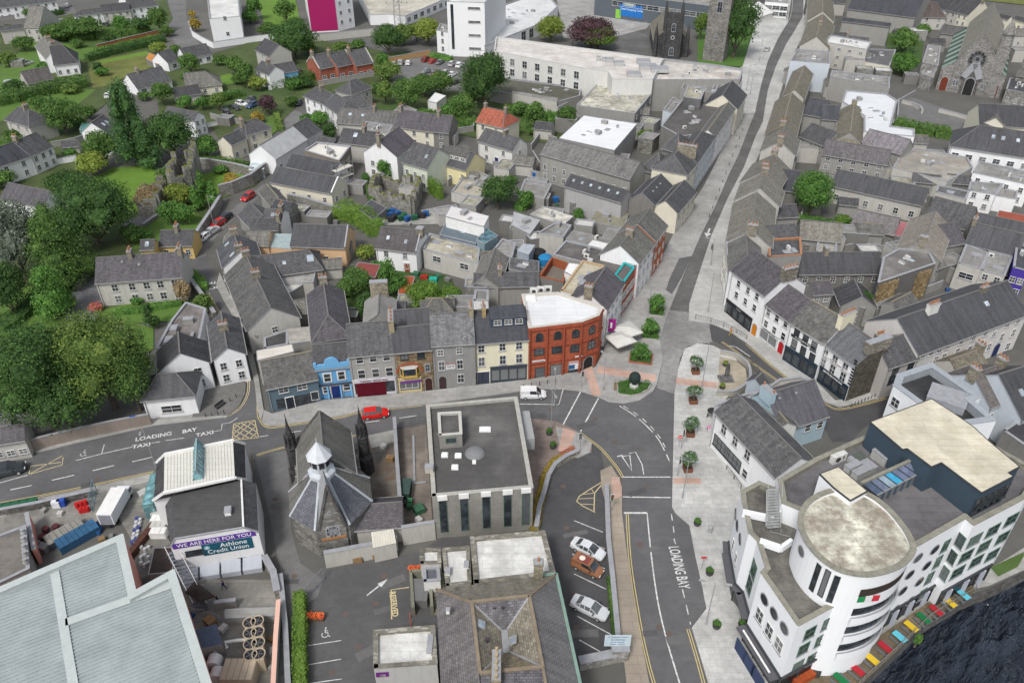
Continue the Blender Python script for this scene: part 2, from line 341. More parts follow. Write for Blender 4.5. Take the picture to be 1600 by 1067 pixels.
def rooflight_mesh(w,h,dome=False):
    k=('rl',w,h,dome)
    if k not in WC_:
        m=MB()
        if dome: m.box((0,0,.12),(w,h,.24),TRW); m.box((0,0,.3),(w*.8,h*.8,.14),M('plain',(.8,.82,.82)))
        else: m.box((0,0,.04),(w,h,.12),TRG); m.box((0,0,.105),(w-.16,h-.16,.02),M('glass',(.22,.26,.30)))
        WC_[k]=m.mesh('rooflight')
    return WC_[k]
def ac_mesh(s=1.0):
    k=('ac',s)
    if k not in WC_:
        m=MB(); m.box((0,0,.5*s),(1.1*s,.5*s,.8*s),M('plain',(.6,.6,.57))); m.box((0,0,.06*s),(1.2*s,.6*s,.1*s),TRG)
        m.lathe((0,0,0),[(.001,0),(.001,0)],TRD,4)
        for i in range(10):
            a=2*math.pi*i/10; b2=2*math.pi*(i+1)/10
            m.poly([(0,-.26*s,.5*s),(.3*s*math.cos(a),-.26*s,.5*s+.3*s*math.sin(a)),(.3*s*math.cos(b2),-.26*s,.5*s+.3*s*math.sin(b2))],TRD)
        WC_[k]=m.mesh('air_unit')
    return WC_[k]
def fbox(mat,sx,sy,sz):
    k=('fb',mat,sx,sy,sz)
    if k not in WC_: m=MB(); m.box((0,0,sz/2),(sx,sy,sz),mat); m.box((0,0,sz+.03),(sx+.1,sy+.1,.06),LEAD); WC_[k]=m.mesh('vent_box')
    return WC_[k]
def house(label,E1,E2,R1,R2,h,wm=WH,rm=SL,win=(),ch=(),hip=(0,0),pitch=36,ov=.28,name='house',cat='house',sky=(),group=None,trim=TRG,coping=(0,0),base=0,hipd=.55,zr=None):
    """E1,E2: pixels of the visible eave's ends; R1,R2: pixels on the ridge; h: eave height or pixel at the foot of E1."""
    if isinstance(h,tuple): h=hof(E1,h)
    a=G(*E1,h); b=G(*E2,h); d=Vector((b.x-a.x,b.y-a.y,0)); L=d.length; d/=L; n=Vector((-d.y,d.x,0))
    z=h+3
    for _ in range(30):
        r1=G(*R1,z); r2=G(*R2,z); hd=((r1-a).dot(n)+(r2-a).dot(n))/2; zn=h+abs(hd)*math.tan(R(pitch)); z=z*.5+zn*.5
    if hd<0: n=-n; hd=-hd
    if hd>13.5: hd=2.0
    hd=max(hd,1.2); z=h+hd*math.tan(R(pitch))
    if zr: z=zr
    c=b+n*2*hd; e=a+n*2*hd; cen=(a+c)/2
    s1=(r1-a).dot(d); s2=(r2-a).dot(d)
    i1=max(s1,hd*hipd) if hip[0] else 0; i2=min(s2,L-hd*hipd) if hip[1] else L
    if i1>i2-.1: i1=i2=(i1+i2)/2-.0; i1-=.05; i2+=.05
    root=empty(name,(cen.x,cen.y,base),label,cat,group)
    P=lambda x,y,zz_: a+d*x+n*y+Vector((0,0,zz_-h))
    wl=MB()
    A,B,Cc,D=[P(x,y,h) for x,y in((0,0),(L,0),(L,2*hd),(0,2*hd))]
    lo=[Vector((v.x,v.y,base-.3)) for v in(A,B,Cc,D)]; hi=[A,B,Cc,D]; flip=((B-A).cross(D-A)).z<0
    def q(p,m): wl.poly(p[::-1] if flip else p,m)
    q([lo[0],lo[1],B,A],wm); q([lo[2],lo[3],D,Cc],wm)
    top1=P(0,hd,z-.02); top2=P(L,hd,z-.02)
    q([lo[1],lo[2],Cc]+([] if hip[1] else[top2])+[B],wm); q([lo[3],lo[0],A]+([] if hip[0] else[top1])+[D],wm)
    wl.build('wall',root)
    sl=(z-h)/hd; o=ov; th=.14; rf=MB()
    g1=0 if hip[0] else (-.12 if not coping[0] else 0); g2=L if hip[1] else(L+.12 if not coping[1] else L)
    x0=-o if hip[0] else g1; x1=L+o if hip[1] else g2
    zo=h-o*sl
    def slab(pts):
        pts=[P(*p) for p in pts]; nn=(pts[1]-pts[0]).cross(pts[2]-pts[0])
        if nn.z<0: pts=pts[::-1]
        up=[p+Vector((0,0,th)) for p in pts]; rf.poly(up,rm); k=len(pts)
        for i in range(k): j=(i+1)%k; rf.poly([pts[i],pts[j],up[j],up[i]],LEAD if rm is not SLT else rm)
        rf.poly(pts[::-1],wm)
    xa=i1 if hip[0] else g1; xb=i2 if hip[1] else g2
    slab([(x0,-o,zo),(x1,-o,zo),(xb,hd,z),(xa,hd,z)]); slab([(x1,2*hd+o,zo),(x0,2*hd+o,zo),(xa,hd,z),(xb,hd,z)])
    if hip[0]: slab([(x0,2*hd+o,zo),(x0,-o,zo),(xa,hd,z)])
    if hip[1]: slab([(x1,-o,zo),(x1,2*hd+o,zo),(xb,hd,z)])
    ro=rf.build('roof',root)
    tr=MB(); t2=Vector((0,0,th+.03)); rc=M('plain',(.16,.155,.15)) if rm not in(SLT,SLM) else M('plain',(.25,.22,.17))
    tr.bar(P(xa,hd,z)+t2,P(xb,hd,z)+t2,.26,.12,rc)
    if hip[0]: [tr.bar(P(x0,y,zo)+t2,P(xa,hd,z)+t2,.2,.1,rc) for y in(-o,2*hd+o)]
    if hip[1]: [tr.bar(P(x1,y,zo)+t2,P(xb,hd,z)+t2,.2,.1,rc) for y in(-o,2*hd+o)]
    tr.build('ridge_tiles',ro)
    gt=MB()
    for y,s in((-o-.06,1),(2*hd+o+.06,1)): gt.bar(P(x0,y,zo+.05),P(x1,y,zo+.05),.13,.12,trim)
    gt.bar(P(.25,-.08,zo),P(.25,-.08,base),.09,.09,trim); gt.build('gutter',root)
    for k,xx in((0,0),(1,L)):
        if coping[k]:
            cp=MB(); cm=coping[k] if coping[k]!=1 else LEAD
            for y0,z0_,y1,z1 in((-.1,h-.1*sl,hd,z),(2*hd+.1,h-.1*sl,hd,z)): cp.bar(P(xx,y0,z0_+.2),P(xx,y1,z1+.2),.3,.28,cm)
            cp.build('gable_coping',root)
    W={'f':Wall(A,B,cen),'b':Wall(Cc,D,cen),'r':Wall(B,Cc,cen),'l':Wall(D,A,cen)}
    openings(root,W,win)
    rz=math.atan2(d.y,d.x)
    for c_ in ch:
        t,s,sx,sy,hh,cm,np_=c_[:7]; chim2(root,P(t*L,hd*(1+s),z-abs(s)*(z-h)),rz,sx,sy,hh,cm,np_)
    for s_ in sky:  # (t, v 0 eave..1 ridge, w, h)
        t,v=s_[:2]; w_,h_=(s_[2:4] if len(s_)>3 else(.8,1.1)); me=rooflight_mesh(w_,h_)
        p=P(t*L,hd*v,h+(z-h)*v)+Vector((0,0,th)); o2=put('rooflight',me,ro,p-WL(ro)); ang=math.atan2(z-h,hd)
        X=d; Yv=(n*math.cos(ang)+Z*math.sin(ang)); Zv=X.cross(Yv)
        if Zv.z<0: X=-X; Zv=-Zv
        o2.rotation_euler=Matrix((X,Yv,Zv)).transposed().to_euler()
    return dict(root=root,W=W,P=P,L=L,hd=hd,h=h,z=z,d=d,n=n,roof=ro)
def chim2(root,p,rz,sx,sy,hh,cm,pots):
    if sy>sx: return chimney(root,p,rz+math.pi/2,sy,sx,hh,cm,pots)
    return chimney(root,p,rz,sx,sy,hh,cm,pots)
def flat(label,poly,h,wm=WH,rm=FELT,win=(),par=.45,pt=.3,name='building',cat='building',base=0,cop=LEAD,group=None,world=False,root=None,part='wall',inset=True):
    if isinstance(h,tuple): h=hof(poly[0],h)
    P=[Vector(p[:2]).to_3d() for p in poly] if world else[G(x,y,h) for x,y in poly]
    n=len(P); A=sum(P[i].x*P[(i+1)%n].y-P[(i+1)%n].x*P[i].y for i in range(n))/2; s=1 if A>0 else-1
    cen=sum(P,Vector())/n
    own=root is None
    if own: root=empty(name,(cen.x,cen.y,base),label,cat,group)
    In=[]
    for i in range(n):
        p0,p1,p2=P[i-1],P[i],P[(i+1)%n]; d1=(p1-p0).normalized(); d2=(p2-p1).normalized(); n1=Vector((-d1.y,d1.x,0))*s; n2=Vector((-d2.y,d2.x,0))*s
        k=1+n1.dot(n2); v=(n1+n2)/max(k,.35); In.append(p1+v*pt)
    w_=MB(); c_=MB()
    for i in range(n):
        j=(i+1)%n; a,b=P[i],P[j]; ai,bi=In[i],In[j]
        q=[(a.x,a.y,base-.3),(b.x,b.y,base-.3),(b.x,b.y,h),(a.x,a.y,h)]; w_.poly(q if s>0 else q[::-1],wm)
        if par>0:
            q=[(a.x,a.y,h),(b.x,b.y,h),(bi.x,bi.y,h),(ai.x,ai.y,h)]; w_.poly(q if s>0 else q[::-1],wm)
            q=[(ai.x,ai.y,h-par),(ai.x,ai.y,h),(bi.x,bi.y,h),(bi.x,bi.y,h-par)]; w_.poly(q if s>0 else q[::-1],cop or wm)
            m1=(a+ai)/2; m2=(b+bi)/2; m1=Vector((m1.x,m1.y,h+.04)); m2=Vector((m2.x,m2.y,h+.04)); e=(m2-m1).normalized()*pt*.5
            c_.bar(m1-e,m2+e,pt+.12,.08+.004*(i%3),cop)
    w_.build(part,root)
    r_=MB(); t=In if par>0 else P; r_.poly([Vector((p.x,p.y,h-(par if par>0 else-.01))) for p in(t if s>0 else t[::-1])],rm)
    if par<=0:
        for i in range(n): a=P[i]; b=P[(i+1)%n]; c_.bar((a.x,a.y,h-.06),(b.x,b.y,h-.06),.12,.18+.004*(i%3),cop)
    ro=r_.build('roof',root)
    if cop is not None and c_.v: c_.build('coping',ro)
    W=[]
    for i in range(n):
        q=Wall(P[i],P[(i+1)%n],cen); d=q.d; q.n=Vector((d.y,-d.x,0))*s; W.append(q)
    openings(root,W,win)
    return dict(root=root,W=W,P=P,h=h,top=h-max(par,0),roof=ro,cen=cen)
def onroof(b,me,px,py,name='rooflight',rz=0,z=None):
    z=b['top'] if z is None else z
    return put(name,me,b['roof'],G(px,py,z)-WL(b['roof']),rz)
def lean(label,lo1,lo2,hi1,hi2,h1,h2,wm=WG,rm=SL,name='lean_to',cat='outbuilding',win=(),group=None,trim=LEAD):
    a,b=G(*lo1,h1),G(*lo2,h1); c,d=G(*hi2,h2),G(*hi1,h2); P=[a,b,c,d]
    A=sum(P[i].x*P[(i+1)%4].y-P[(i+1)%4].x*P[i].y for i in range(4)); s=A>0
    cen=(a+b+c+d)/4; root=empty(name,(cen.x,cen.y,0),label,cat,group); w_=MB()
    for i in range(4):
        p,q=P[i],P[(i+1)%4]; f=[(p.x,p.y,-.3),(q.x,q.y,-.3),q,p]; w_.poly(f if s else f[::-1],wm)
    w_.build('wall',root); r_=MB(); u=[p+Vector((0,0,.12)) for p in P]; lo=[p+Vector((0,0,.0)) for p in P]
    if not s: u=u[::-1]; lo=lo[::-1]
    r_.poly(u,rm)
    for i in range(4): j=(i+1)%4; r_.poly([lo[i],lo[j],u[j],u[i]],trim)
    ro=r_.build('roof',root); W=[]
    for i in range(4):
        q=Wall(P[i],P[(i+1)%4],cen); W.append(q)
    openings(root,W,win)
    return dict(root=root,W=W,P=P,roof=ro)
def sheet(name,pts,m,z=None,kind='structure',h=0,par=None,kerb=None,world=False):
    z=zz() if z is None else z; P=[Vector(p[:2]).to_3d() for p in pts] if world else[G(x,y,z+h) for x,y in pts]
    mb=MB()
    if h: mb.prism([(p.x,p.y) for p in P],-.05,z+h,kerb or m,m)
    else:
        A=sum(P[i].x*P[(i+1)%len(P)].y-P[(i+1)%len(P)].x*P[i].y for i in range(len(P)))
        mb.poly([(p.x,p.y,z) for p in(P if A>0 else P[::-1])],m)
    o=mb.build(name,par); 
    if not par and kind: o['kind']=kind
    return o
def smooth(pts,k=6):
    out=[]; n=len(pts)
    for i in range(n-1):
        p0,p1,p2,p3=[Vector(pts[max(0,min(n-1,j))]) for j in(i-1,i,i+1,i+2)]
        for t in[q/k for q in range(k)]: out.append(.5*((2*p1)+(-p0+p2)*t+(2*p0-5*p1+4*p2-p3)*t*t+(-p0+3*p1-3*p2+p3)*t**3))
    out.append(Vector(pts[-1])); return [tuple(v) for v in out]
def ribbon(name,pts,wd,m,z=None,par=None,sm=True,off=0,dash=None,mb=None,h=0):
    z=zz() if z is None else z; Q=smooth(pts) if sm and len(pts)>2 else pts; P=[G(x,y,z+h) for x,y in Q]
    own=mb is None; mb=mb or MB(); ln=[]; 
    for i,p in enumerate(P):
        d=(P[min(i+1,len(P)-1)]-P[max(i-1,0)]).normalized(); ln.append((p+Vector((-d.y,d.x,0))*off,Vector((-d.y,d.x,0)),))
    if dash:
        s=0; seg=[]
        for i in range(len(ln)-1):
            a,b=ln[i][0],ln[i+1][0]; L=(b-a).length; t=0
            while t<L-1e-6:
                ph=(s+t)%(sum(dash)); stp=min(L-t,(dash[0]-ph) if ph<dash[0]-1e-6 else sum(dash)-ph)
                stp=max(stp,1e-3)
                if ph<dash[0]-1e-6:
                    u=a.lerp(b,t/L); v=a.lerp(b,(t+stp)/L); nn=ln[i][1]*wd/2
                    mb.poly([u-nn,v-nn,v+nn,u+nn][::-1] if False else[u-nn,u+nn,v+nn,v-nn][::-1],m)
                t+=stp
            s+=L
    else:
        for i in range(len(ln)-1):
            a,na=ln[i]; b,nb=ln[i+1]; na=na*wd/2; nb=nb*wd/2
            mb.poly([a-na,b-nb,b+nb,a+na],m)
            if h: 
                dz=Vector((0,0,h+.05)); mb.poly([a+na,b+nb,b+nb-dz,a+na-dz],m); mb.poly([b-nb,a-na,a-na-dz,b-nb-dz],m)
    if own:
        o=mb.build(name,par)
        if not par: o['kind']='structure'
        return o
def wallrun(label,pts,h,t=.35,m=ST,cap=None,name='wall',cat='wall',world=False,z0=0):
    P=[Vector(p) if world else G(*p,z0) for p in pts]; c=sum(P,Vector())/len(P); mb=MB(); cp=MB()
    for i in range(len(P)-1):
        a,b=P[i].copy(),P[i+1].copy(); a.z=b.z=z0+h/2-.1; d=(b-a).normalized()*t*.45*(i>0); mb.bar(a-d,b,t,h+.2-.003*(i%2),m)
        a.z=b.z=z0+h+.03; cp.bar(a-d*1.05,b,t+.12,.08-.003*(i%2),cap or LEAD)
    root=empty(name,(c.x,c.y,0),label,cat); mb.build('wall_panel',root); cp.build('coping',root); return root
def railing(label,pts,h=1.1,name='railing',cat='railing',m=None,step=2.0,bars=True,z0=0,world=False):
    m=m or M('metal',(.12,.12,.12)); P=[Vector(p) if world else G(*p,z0) for p in pts]; c=sum(P,Vector())/len(P); root=empty(name,(c.x,c.y,z0),label,cat); a_=MB(); b_=MB()
    for i in range(len(P)-1):
        a,b=P[i],P[i+1]; L=(b-a).length; n=max(1,round(L/step))
        for k in range(n+(i==len(P)-2)): p=a.lerp(b,k/n); a_.bar(p,p+Z*h,.07,.07,m)
        for z in((h,.5*h,.15) if not bars else(h,.15)): b_.bar(a+Z*z,b+Z*z,.05,.05,m)
        if bars:
            nb=int(L/.35)
            for k in range(nb): p=a.lerp(b,(k+.5)/nb); b_.bar(p+Z*.15,p+Z*h,.03,.03,m)
    a_.build('post',root); b_.build('rail',root); return root
LF={}
def leafmat(k):
    c={'d':((.022,.048,.014),(.055,.105,.025)),'m':((.034,.07,.017),(.09,.15,.035)),'y':((.075,.11,.02),(.19,.21,.045)),'g':((.045,.085,.02),(.14,.18,.04)),'c':((.024,.055,.02),(.06,.12,.03)),
       's':((.06,.075,.055),(.15,.17,.135)),'p':((.035,.02,.024),(.09,.05,.055)),'o':((.14,.11,.02),(.28,.20,.05)),'b':((.12,.09,.05),(.24,.19,.11)),'h':((.035,.085,.018),(.09,.17,.035)),'v':((.05,.095,.015),(.10,.155,.03)),'r':((.2,.06,.05),(.4,.16,.12))}[k]
    return M('leaf',c[0],c2=c[1])
BARK=M('bark')
def crown_mesh(kind,rx,rz,n,leaf,seed,lm,lobes=9,core=True):
    rr=random.Random(seed); mb=MB(); m=leafmat(lm); L=[]
    if kind=='cone':
        for i in range(lobes*3): t=rr.random()**.8; a=rr.random()*6.28; r=rx*(1-t)**.85*.62; L.append((Vector((r*math.cos(a),r*math.sin(a),t*rz*1.75+.1*rz)),rx*(.20+.36*(1-t)),rz*.26))
        L.append((Vector((0,0,rz*.7)),rx*.5,rz*.65)); L.append((Vector((0,0,rz*1.65)),rx*.15,rz*.33))
    elif kind=='col':
        for i in range(lobes*2): t=rr.random(); a=rr.random()*6.28; r=rx*.45*(1-.5*t*t); L.append((Vector((r*math.cos(a),r*math.sin(a),rz*(.2+1.6*t))),rx*(.55-.25*t),rz*.3))
    else:
        L.append((Vector((0,0,rz)),rx*.72,rz*.78))
        for i in range(lobes):
            a=6.283*i/lobes*1.0+rr.uniform(-.4,.4); el=rr.uniform(-.45,.9); q=rx*.55*math.cos(el); L.append((Vector((q*math.cos(a),q*math.sin(a),rz*(1+.62*math.sin(el)))),rx*rr.uniform(.34,.50),rz*rr.uniform(.30,.46)))
        for i in range(max(2,lobes//3)): a=rr.random()*6.28; L.append((Vector((rx*.3*math.cos(a),rx*.3*math.sin(a),rz*1.5)),rx*.38,rz*.38))
    wts=[l[1]*l[1] for l in L]; tot=sum(wts)
    if core:
        bmx=bmesh.new()
        for c,r,q in L:
            bmesh.ops.create_icosphere(bmx,subdivisions=1,radius=1,matrix=Matrix.Translation(c)@Matrix.Diagonal((r*.66,r*.66,q*.66,1)))
        for f in bmx.faces: mb.poly([v.co.copy() for v in f.verts],m)
        bmx.free()
    for (c,r,q),wt in zip(L,wts):
        k=int(n*wt/tot)
        for _ in range(k):
            while 1:
                v=Vector((rr.gauss(0,1),rr.gauss(0,1),rr.gauss(0,1)))
                if v.length>.01: break
            v.normalize()
            if v.z<-.55 and rr.random()<.6: v.z=-v.z
            s=rr.uniform(.72,1.12)+.3*(rr.random()**7); p=c+Vector((v.x*r*s,v.y*r*s,v.z*q*s))
            if any(((p-c2).x/r2)**2+((p-c2).y/r2)**2+((p-c2).z/q2)**2<.5 for c2,r2,q2 in L): continue
            nn=(v+Vector((rr.gauss(0,.5),rr.gauss(0,.5),rr.gauss(0,.5)+.25))).normalized(); t=nn.orthogonal().normalized(); t.rotate(Matrix.Rotation(rr.random()*6.28,3,nn)); u=nn.cross(t); sz=leaf*rr.uniform(.6,1.35)
            bend=nn*sz*.18
            mb.poly([p-t*sz*.5,p-u*sz*.34+bend,p+t*sz*.5,p+u*sz*.34+bend],m)
    return mb.mesh('crown')
TC={}
def trunk_mesh(rx,rz,th,seed):
    rr=random.Random(seed); mb=MB(); r0=max(.12,rx*.065); top=th+rz*1.2
    mb.tube([(0,0,-.2),(r0*.3,0,th*.5),(0,r0*.3,th),(r0*.2,0,top)],[r0*1.3,r0,r0*.85,r0*.25],BARK,7)
    for i in range(5):
        a=6.283*i/5+rr.random(); z=th*.75+rr.random()*rz*.4; e=Vector((math.cos(a)*rx*.6,math.sin(a)*rx*.6,th+rz*rr.uniform(.6,1.3))); s=Vector((0,0,z)); mb.tube([s,s.lerp(e,.5)+Vector((0,0,-.1*rz)),e],[r0*.5,r0*.32,r0*.1],BARK,5)
    return mb.mesh('trunk')
def tree(label,px,py,r,h,lm='m',kind='ball',th=None,cat='tree',name='tree',group=None,q=1.0,seed=None,dens=1.0,z=0,world=None):
    g=world or G(px,py,z); th=h*.18 if th is None else th; ch=h-th; dist=math.hypot(g.x,g.y)+1
    leaf=(.24+.0011*dist)*(1.0 if r>1.4 else .7)*q
    if r<1.0: leaf*=.6
    area=4*math.pi*((r*r+r*ch/2*2)/3)*1.35; n=int(min(60000,area*3.6*dens/(leaf*leaf)*.62))
    key=(kind,round(r*2)/2 if r>2 else round(r,1),round(ch) if ch>3 else round(ch,1),lm,(seed or 0)%3,leaf>.45,q)
    if key not in TC: TC[key]=(crown_mesh(kind,r,ch/2,n,leaf,hash(key[:4]) if False else len(TC)*7+3,lm,lobes=9 if r<5 else 15),trunk_mesh(r,ch/2,th,len(TC)),r,ch)
    cm,tm,r0,c0=TC[key]; root=empty(name,g,label,cat,group,rz=rnd.random()*6.28)
    s=(r/r0,r/r0,ch/c0); put('crown',cm,root,(0,0,th),0,s); put('trunk',tm,root,(0,0,0),0,s); return root
def hedge(label,pts,w,h,lm='h',name='hedge',cat='hedge',leaf=.26,z=0,dens=1.0,kind=None,lump=.3):
    P=[G(*p,z) for p in pts]; c=sum(P,Vector())/len(P); mb=MB(); m=leafmat(lm); rr=random.Random(int(c.x*13+c.y*7))
    for i in range(len(P)-1):
        a,b=P[i],P[i+1]; L=(b-a).length; d=(b-a)/L; s=Vector((-d.y,d.x,0)); a2=a+Z*(h*.38); b2=b+Z*(h*.38); mb.bar(a2,b2,w*.72,h*.76,m)
        n=int((L*(w+2*h)+w*h)*3.2*dens/(leaf*leaf)*.55)
        for _ in range(n):
            x=rr.random()*L; t=rr.random()*(w+2*h); nz=noise.noise(Vector((a.x+x*d.x,a.y+x*d.y,0))*.55)*lump
            if t<h: y,zz_,nn=-w/2,t,-s
            elif t<h+w: y,zz_,nn=t-h-w/2,h,Z
            else: y,zz_,nn=w/2,t-h-w,s
            k=1+nz+rr.uniform(-.12,.12); edge=1-.25*(abs(zz_/h)>.8 and nn is not Z)
            p=a+d*x+s*y*k*edge+Z*(zz_*(1+nz*.8+rr.uniform(-.08,.08)))
            nn=(nn+Vector((rr.gauss(0,.5),rr.gauss(0,.5),rr.gauss(0,.5)+.2))).normalized(); t1=nn.orthogonal().normalized(); t1.rotate(Matrix.Rotation(rr.random()*6.28,3,nn)); u=nn.cross(t1); sz=leaf*rr.uniform(.6,1.3)
            mb.poly([p-t1*sz*.5,p-u*sz*.35,p+t1*sz*.5,p+u*sz*.35],m)
    o=mb.build(name,None,Vector((c.x,c.y,z))); return tag(o,label,cat,None,kind)
TY=M('plain',(.02,.02,.02)); HL=M('plain',(.7,.72,.74)); TLM=M('plain',(.35,.02,.02)); BLK=M('plain',(.025,.025,.03)); PLT=M('plain',(.65,.63,.5))
def car_meshes(kind):
    k=('car',kind)
    if k in CH: return CH[k]
    if kind=='hatch': L,Wd=4.1,1.74; B=[(-2.05,.66,.42,.62),(-1.98,.80,.26,.90),(-1.5,.86,.2,.98),(-.6,.87,.18,.97),(.5,.87,.18,.95),(1.1,.86,.2,.90),(1.7,.81,.22,.78),(1.98,.66,.28,.62),(2.05,.5,.35,.52)]; GH=[(-1.95,.66,.95),(-1.62,.62,1.38),(-.9,.63,1.47),(.15,.62,1.44),(1.05,.70,.93)]
    elif kind=='saloon': L,Wd=4.6,1.8; B=[(-2.3,.62,.42,.70),(-2.22,.80,.28,.94),(-1.6,.88,.2,1.0),(-.6,.89,.18,.97),(.5,.89,.18,.95),(1.2,.88,.2,.92),(1.9,.82,.22,.80),(2.22,.66,.28,.64),(2.3,.5,.35,.54)]; GH=[(-1.62,.68,.99),(-.95,.60,1.36),(-.35,.62,1.45),(.35,.61,1.42),(1.25,.72,.93)]
    elif kind=='suv': L,Wd=4.5,1.86; B=[(-2.25,.72,.45,.8),(-2.18,.86,.32,1.08),(-1.6,.91,.26,1.12),(-.6,.92,.24,1.1),(.5,.92,.24,1.08),(1.2,.91,.26,1.04),(1.9,.86,.28,.94),(2.2,.72,.34,.76),(2.25,.58,.42,.66)]; GH=[(-2.1,.74,1.08),(-1.85,.68,1.6),(-.9,.69,1.7),(.25,.68,1.66),(1.15,.76,1.05)]
    else: L,Wd=4.4,1.84; B=[(-2.2,.80,.4,.9),(-2.17,.88,.28,1.15),(-1.5,.91,.22,1.18),(-.4,.91,.2,1.16),(.6,.91,.2,1.08),(1.3,.89,.22,1.0),(1.85,.82,.26,.86),(2.15,.66,.32,.66),(2.2,.5,.4,.56)]; GH=[(-2.16,.84,1.15),(-2.08,.80,1.78),(-.6,.80,1.84),(.55,.76,1.78),(1.35,.80,1.0)]
    body=MB(); P0=M('paint',(.5,.5,.5)); rg=[]
    for x,hw,zb,zt in B:
        rg.append([Vector((x,y,z)) for y,z in((-hw*.9,zb),(-hw,zb+(zt-zb)*.25),(-hw,zb+(zt-zb)*.7),(-hw*.9,zt),(-hw*.4,zt+.03),(hw*.4,zt+.03),(hw*.9,zt),(hw,zb+(zt-zb)*.7),(hw,zb+(zt-zb)*.25),(hw*.9,zb))])
    for i in range(len(rg)-1):
        for q in range(10): w=(q+1)%10; body.poly([rg[i][q],rg[i][w],rg[i+1][w],rg[i+1][q]],P0)
    body.poly(rg[0][::-1],P0); body.poly(rg[-1],P0)
    gl=MB(); gt=[[Vector((x,-hw,z)),Vector((x,hw,z))] for x,hw,z in GH]; n=len(gt); zb=[.9]*n
    base=[]
    for i,(x,hw,z) in enumerate(GH): bw=.80 if 0<i<n-1 else hw+.04; base.append([Vector((x,-bw,.9)),Vector((x,bw,.9))])
    for i in range(n-1):
        a,b=gt[i],gt[i+1]; edge=i in(0,n-2); m_=gl
        if kind=='van' and i<2:
            body.poly([a[0],b[0],b[1],a[1]],P0); 
            for s in(0,1): f=[base[i][s],base[i+1][s],b[s],a[s]]; body.poly(f if s==0 else f[::-1],P0)
            continue
        if edge: gl.poly([a[0],b[0],b[1],a[1]],GL)
        else: body.poly([a[0],b[0],b[1],a[1]],P0)
        for s in(0,1): f=[base[i][s],base[i+1][s],b[s],a[s]]; gl.poly(f if s==0 else f[::-1],GL)
    for s in(-1,1):
        for i in range(1,n-1): x,hw,z=GH[i]; body.bar((x,s*(hw+.0),z),(x+(.12 if i>n/2 else -.12)*0,s*.83,.95),.07,.04,P0)
        for i in(0,n-2): body.bar((GH[i][0],s*(GH[i][1]),GH[i][2]),(GH[i+1][0],s*GH[i+1][1],GH[i+1][2]),.07,.05,P0)
    me=body.mesh('body',smooth=False,weld=True); mg=gl.mesh('windows')
    wh=MB(); wh.tube([(0,-.1,0),(0,.1,0)],.31,TY,14); rm_=MB(); 
    for s in(-1,1): rm_.tube([(0,s*.075,0),(0,s*.112,0)],.19,M('metal',(.45,.45,.46)),10)
    hl=MB(); hl.box((0,0,0),(.12,.34,.16),HL); tl=MB(); tl.box((0,0,0),(.1,.26,.26),TLM); mr=MB(); mr.box((0,0,0),(.14,.22,.14),BLK); np=MB(); np.box((0,0,0),(.03,.5,.11),PLT)
    CH[k]=(me,mg,wh.mesh('tyre'),rm_.mesh('rim'),hl.mesh('headlight'),tl.mesh('tail_light'),mr.mesh('mirror'),np.mesh('number_plate'),L,Wd,B); return CH[k]
def car(label,px,py,ang,col,kind='hatch',group=None,z=.03,name=None,to=None,s=1.0):
    g=G(px,py,z); me,mg,ty,ri,hl,tl,mr,npl,L,Wd,B=car_meshes(kind)
    if to: t=G(*to,z); ang=math.degrees(math.atan2(t.y-g.y,t.x-g.x))
    root=empty(name or('parked_van' if kind=='van' else'parked_car'),g,label,'van' if kind=='van' else'car',group,R(ang)); root.scale=(s,s,s)
    b=put('body',me,root); b.material_slots[0].link='OBJECT'; b.material_slots[0].material=M('paint',col); put('windows',mg,root)
    ax=L*.3
    for sx in(-1,1):
        for sy in(-1,1): w_=put('wheel',ty,root,(sx*ax,sy*(Wd/2-.1),.31)); put('rim',ri,w_)
    for sy in(-1,1):
        put('headlight',hl,root,(B[-2][0]-.03,sy*B[-2][1]*.78,B[-2][3]-.04)); put('tail_light',tl,root,(B[1][0]+.02,sy*B[1][1]*.84,B[1][3]-.12)); put('mirror',mr,root,(L*.18,sy*(Wd/2+.06),.98))
    put('number_plate',npl,root,(-L/2-.01,0,.55)); return root
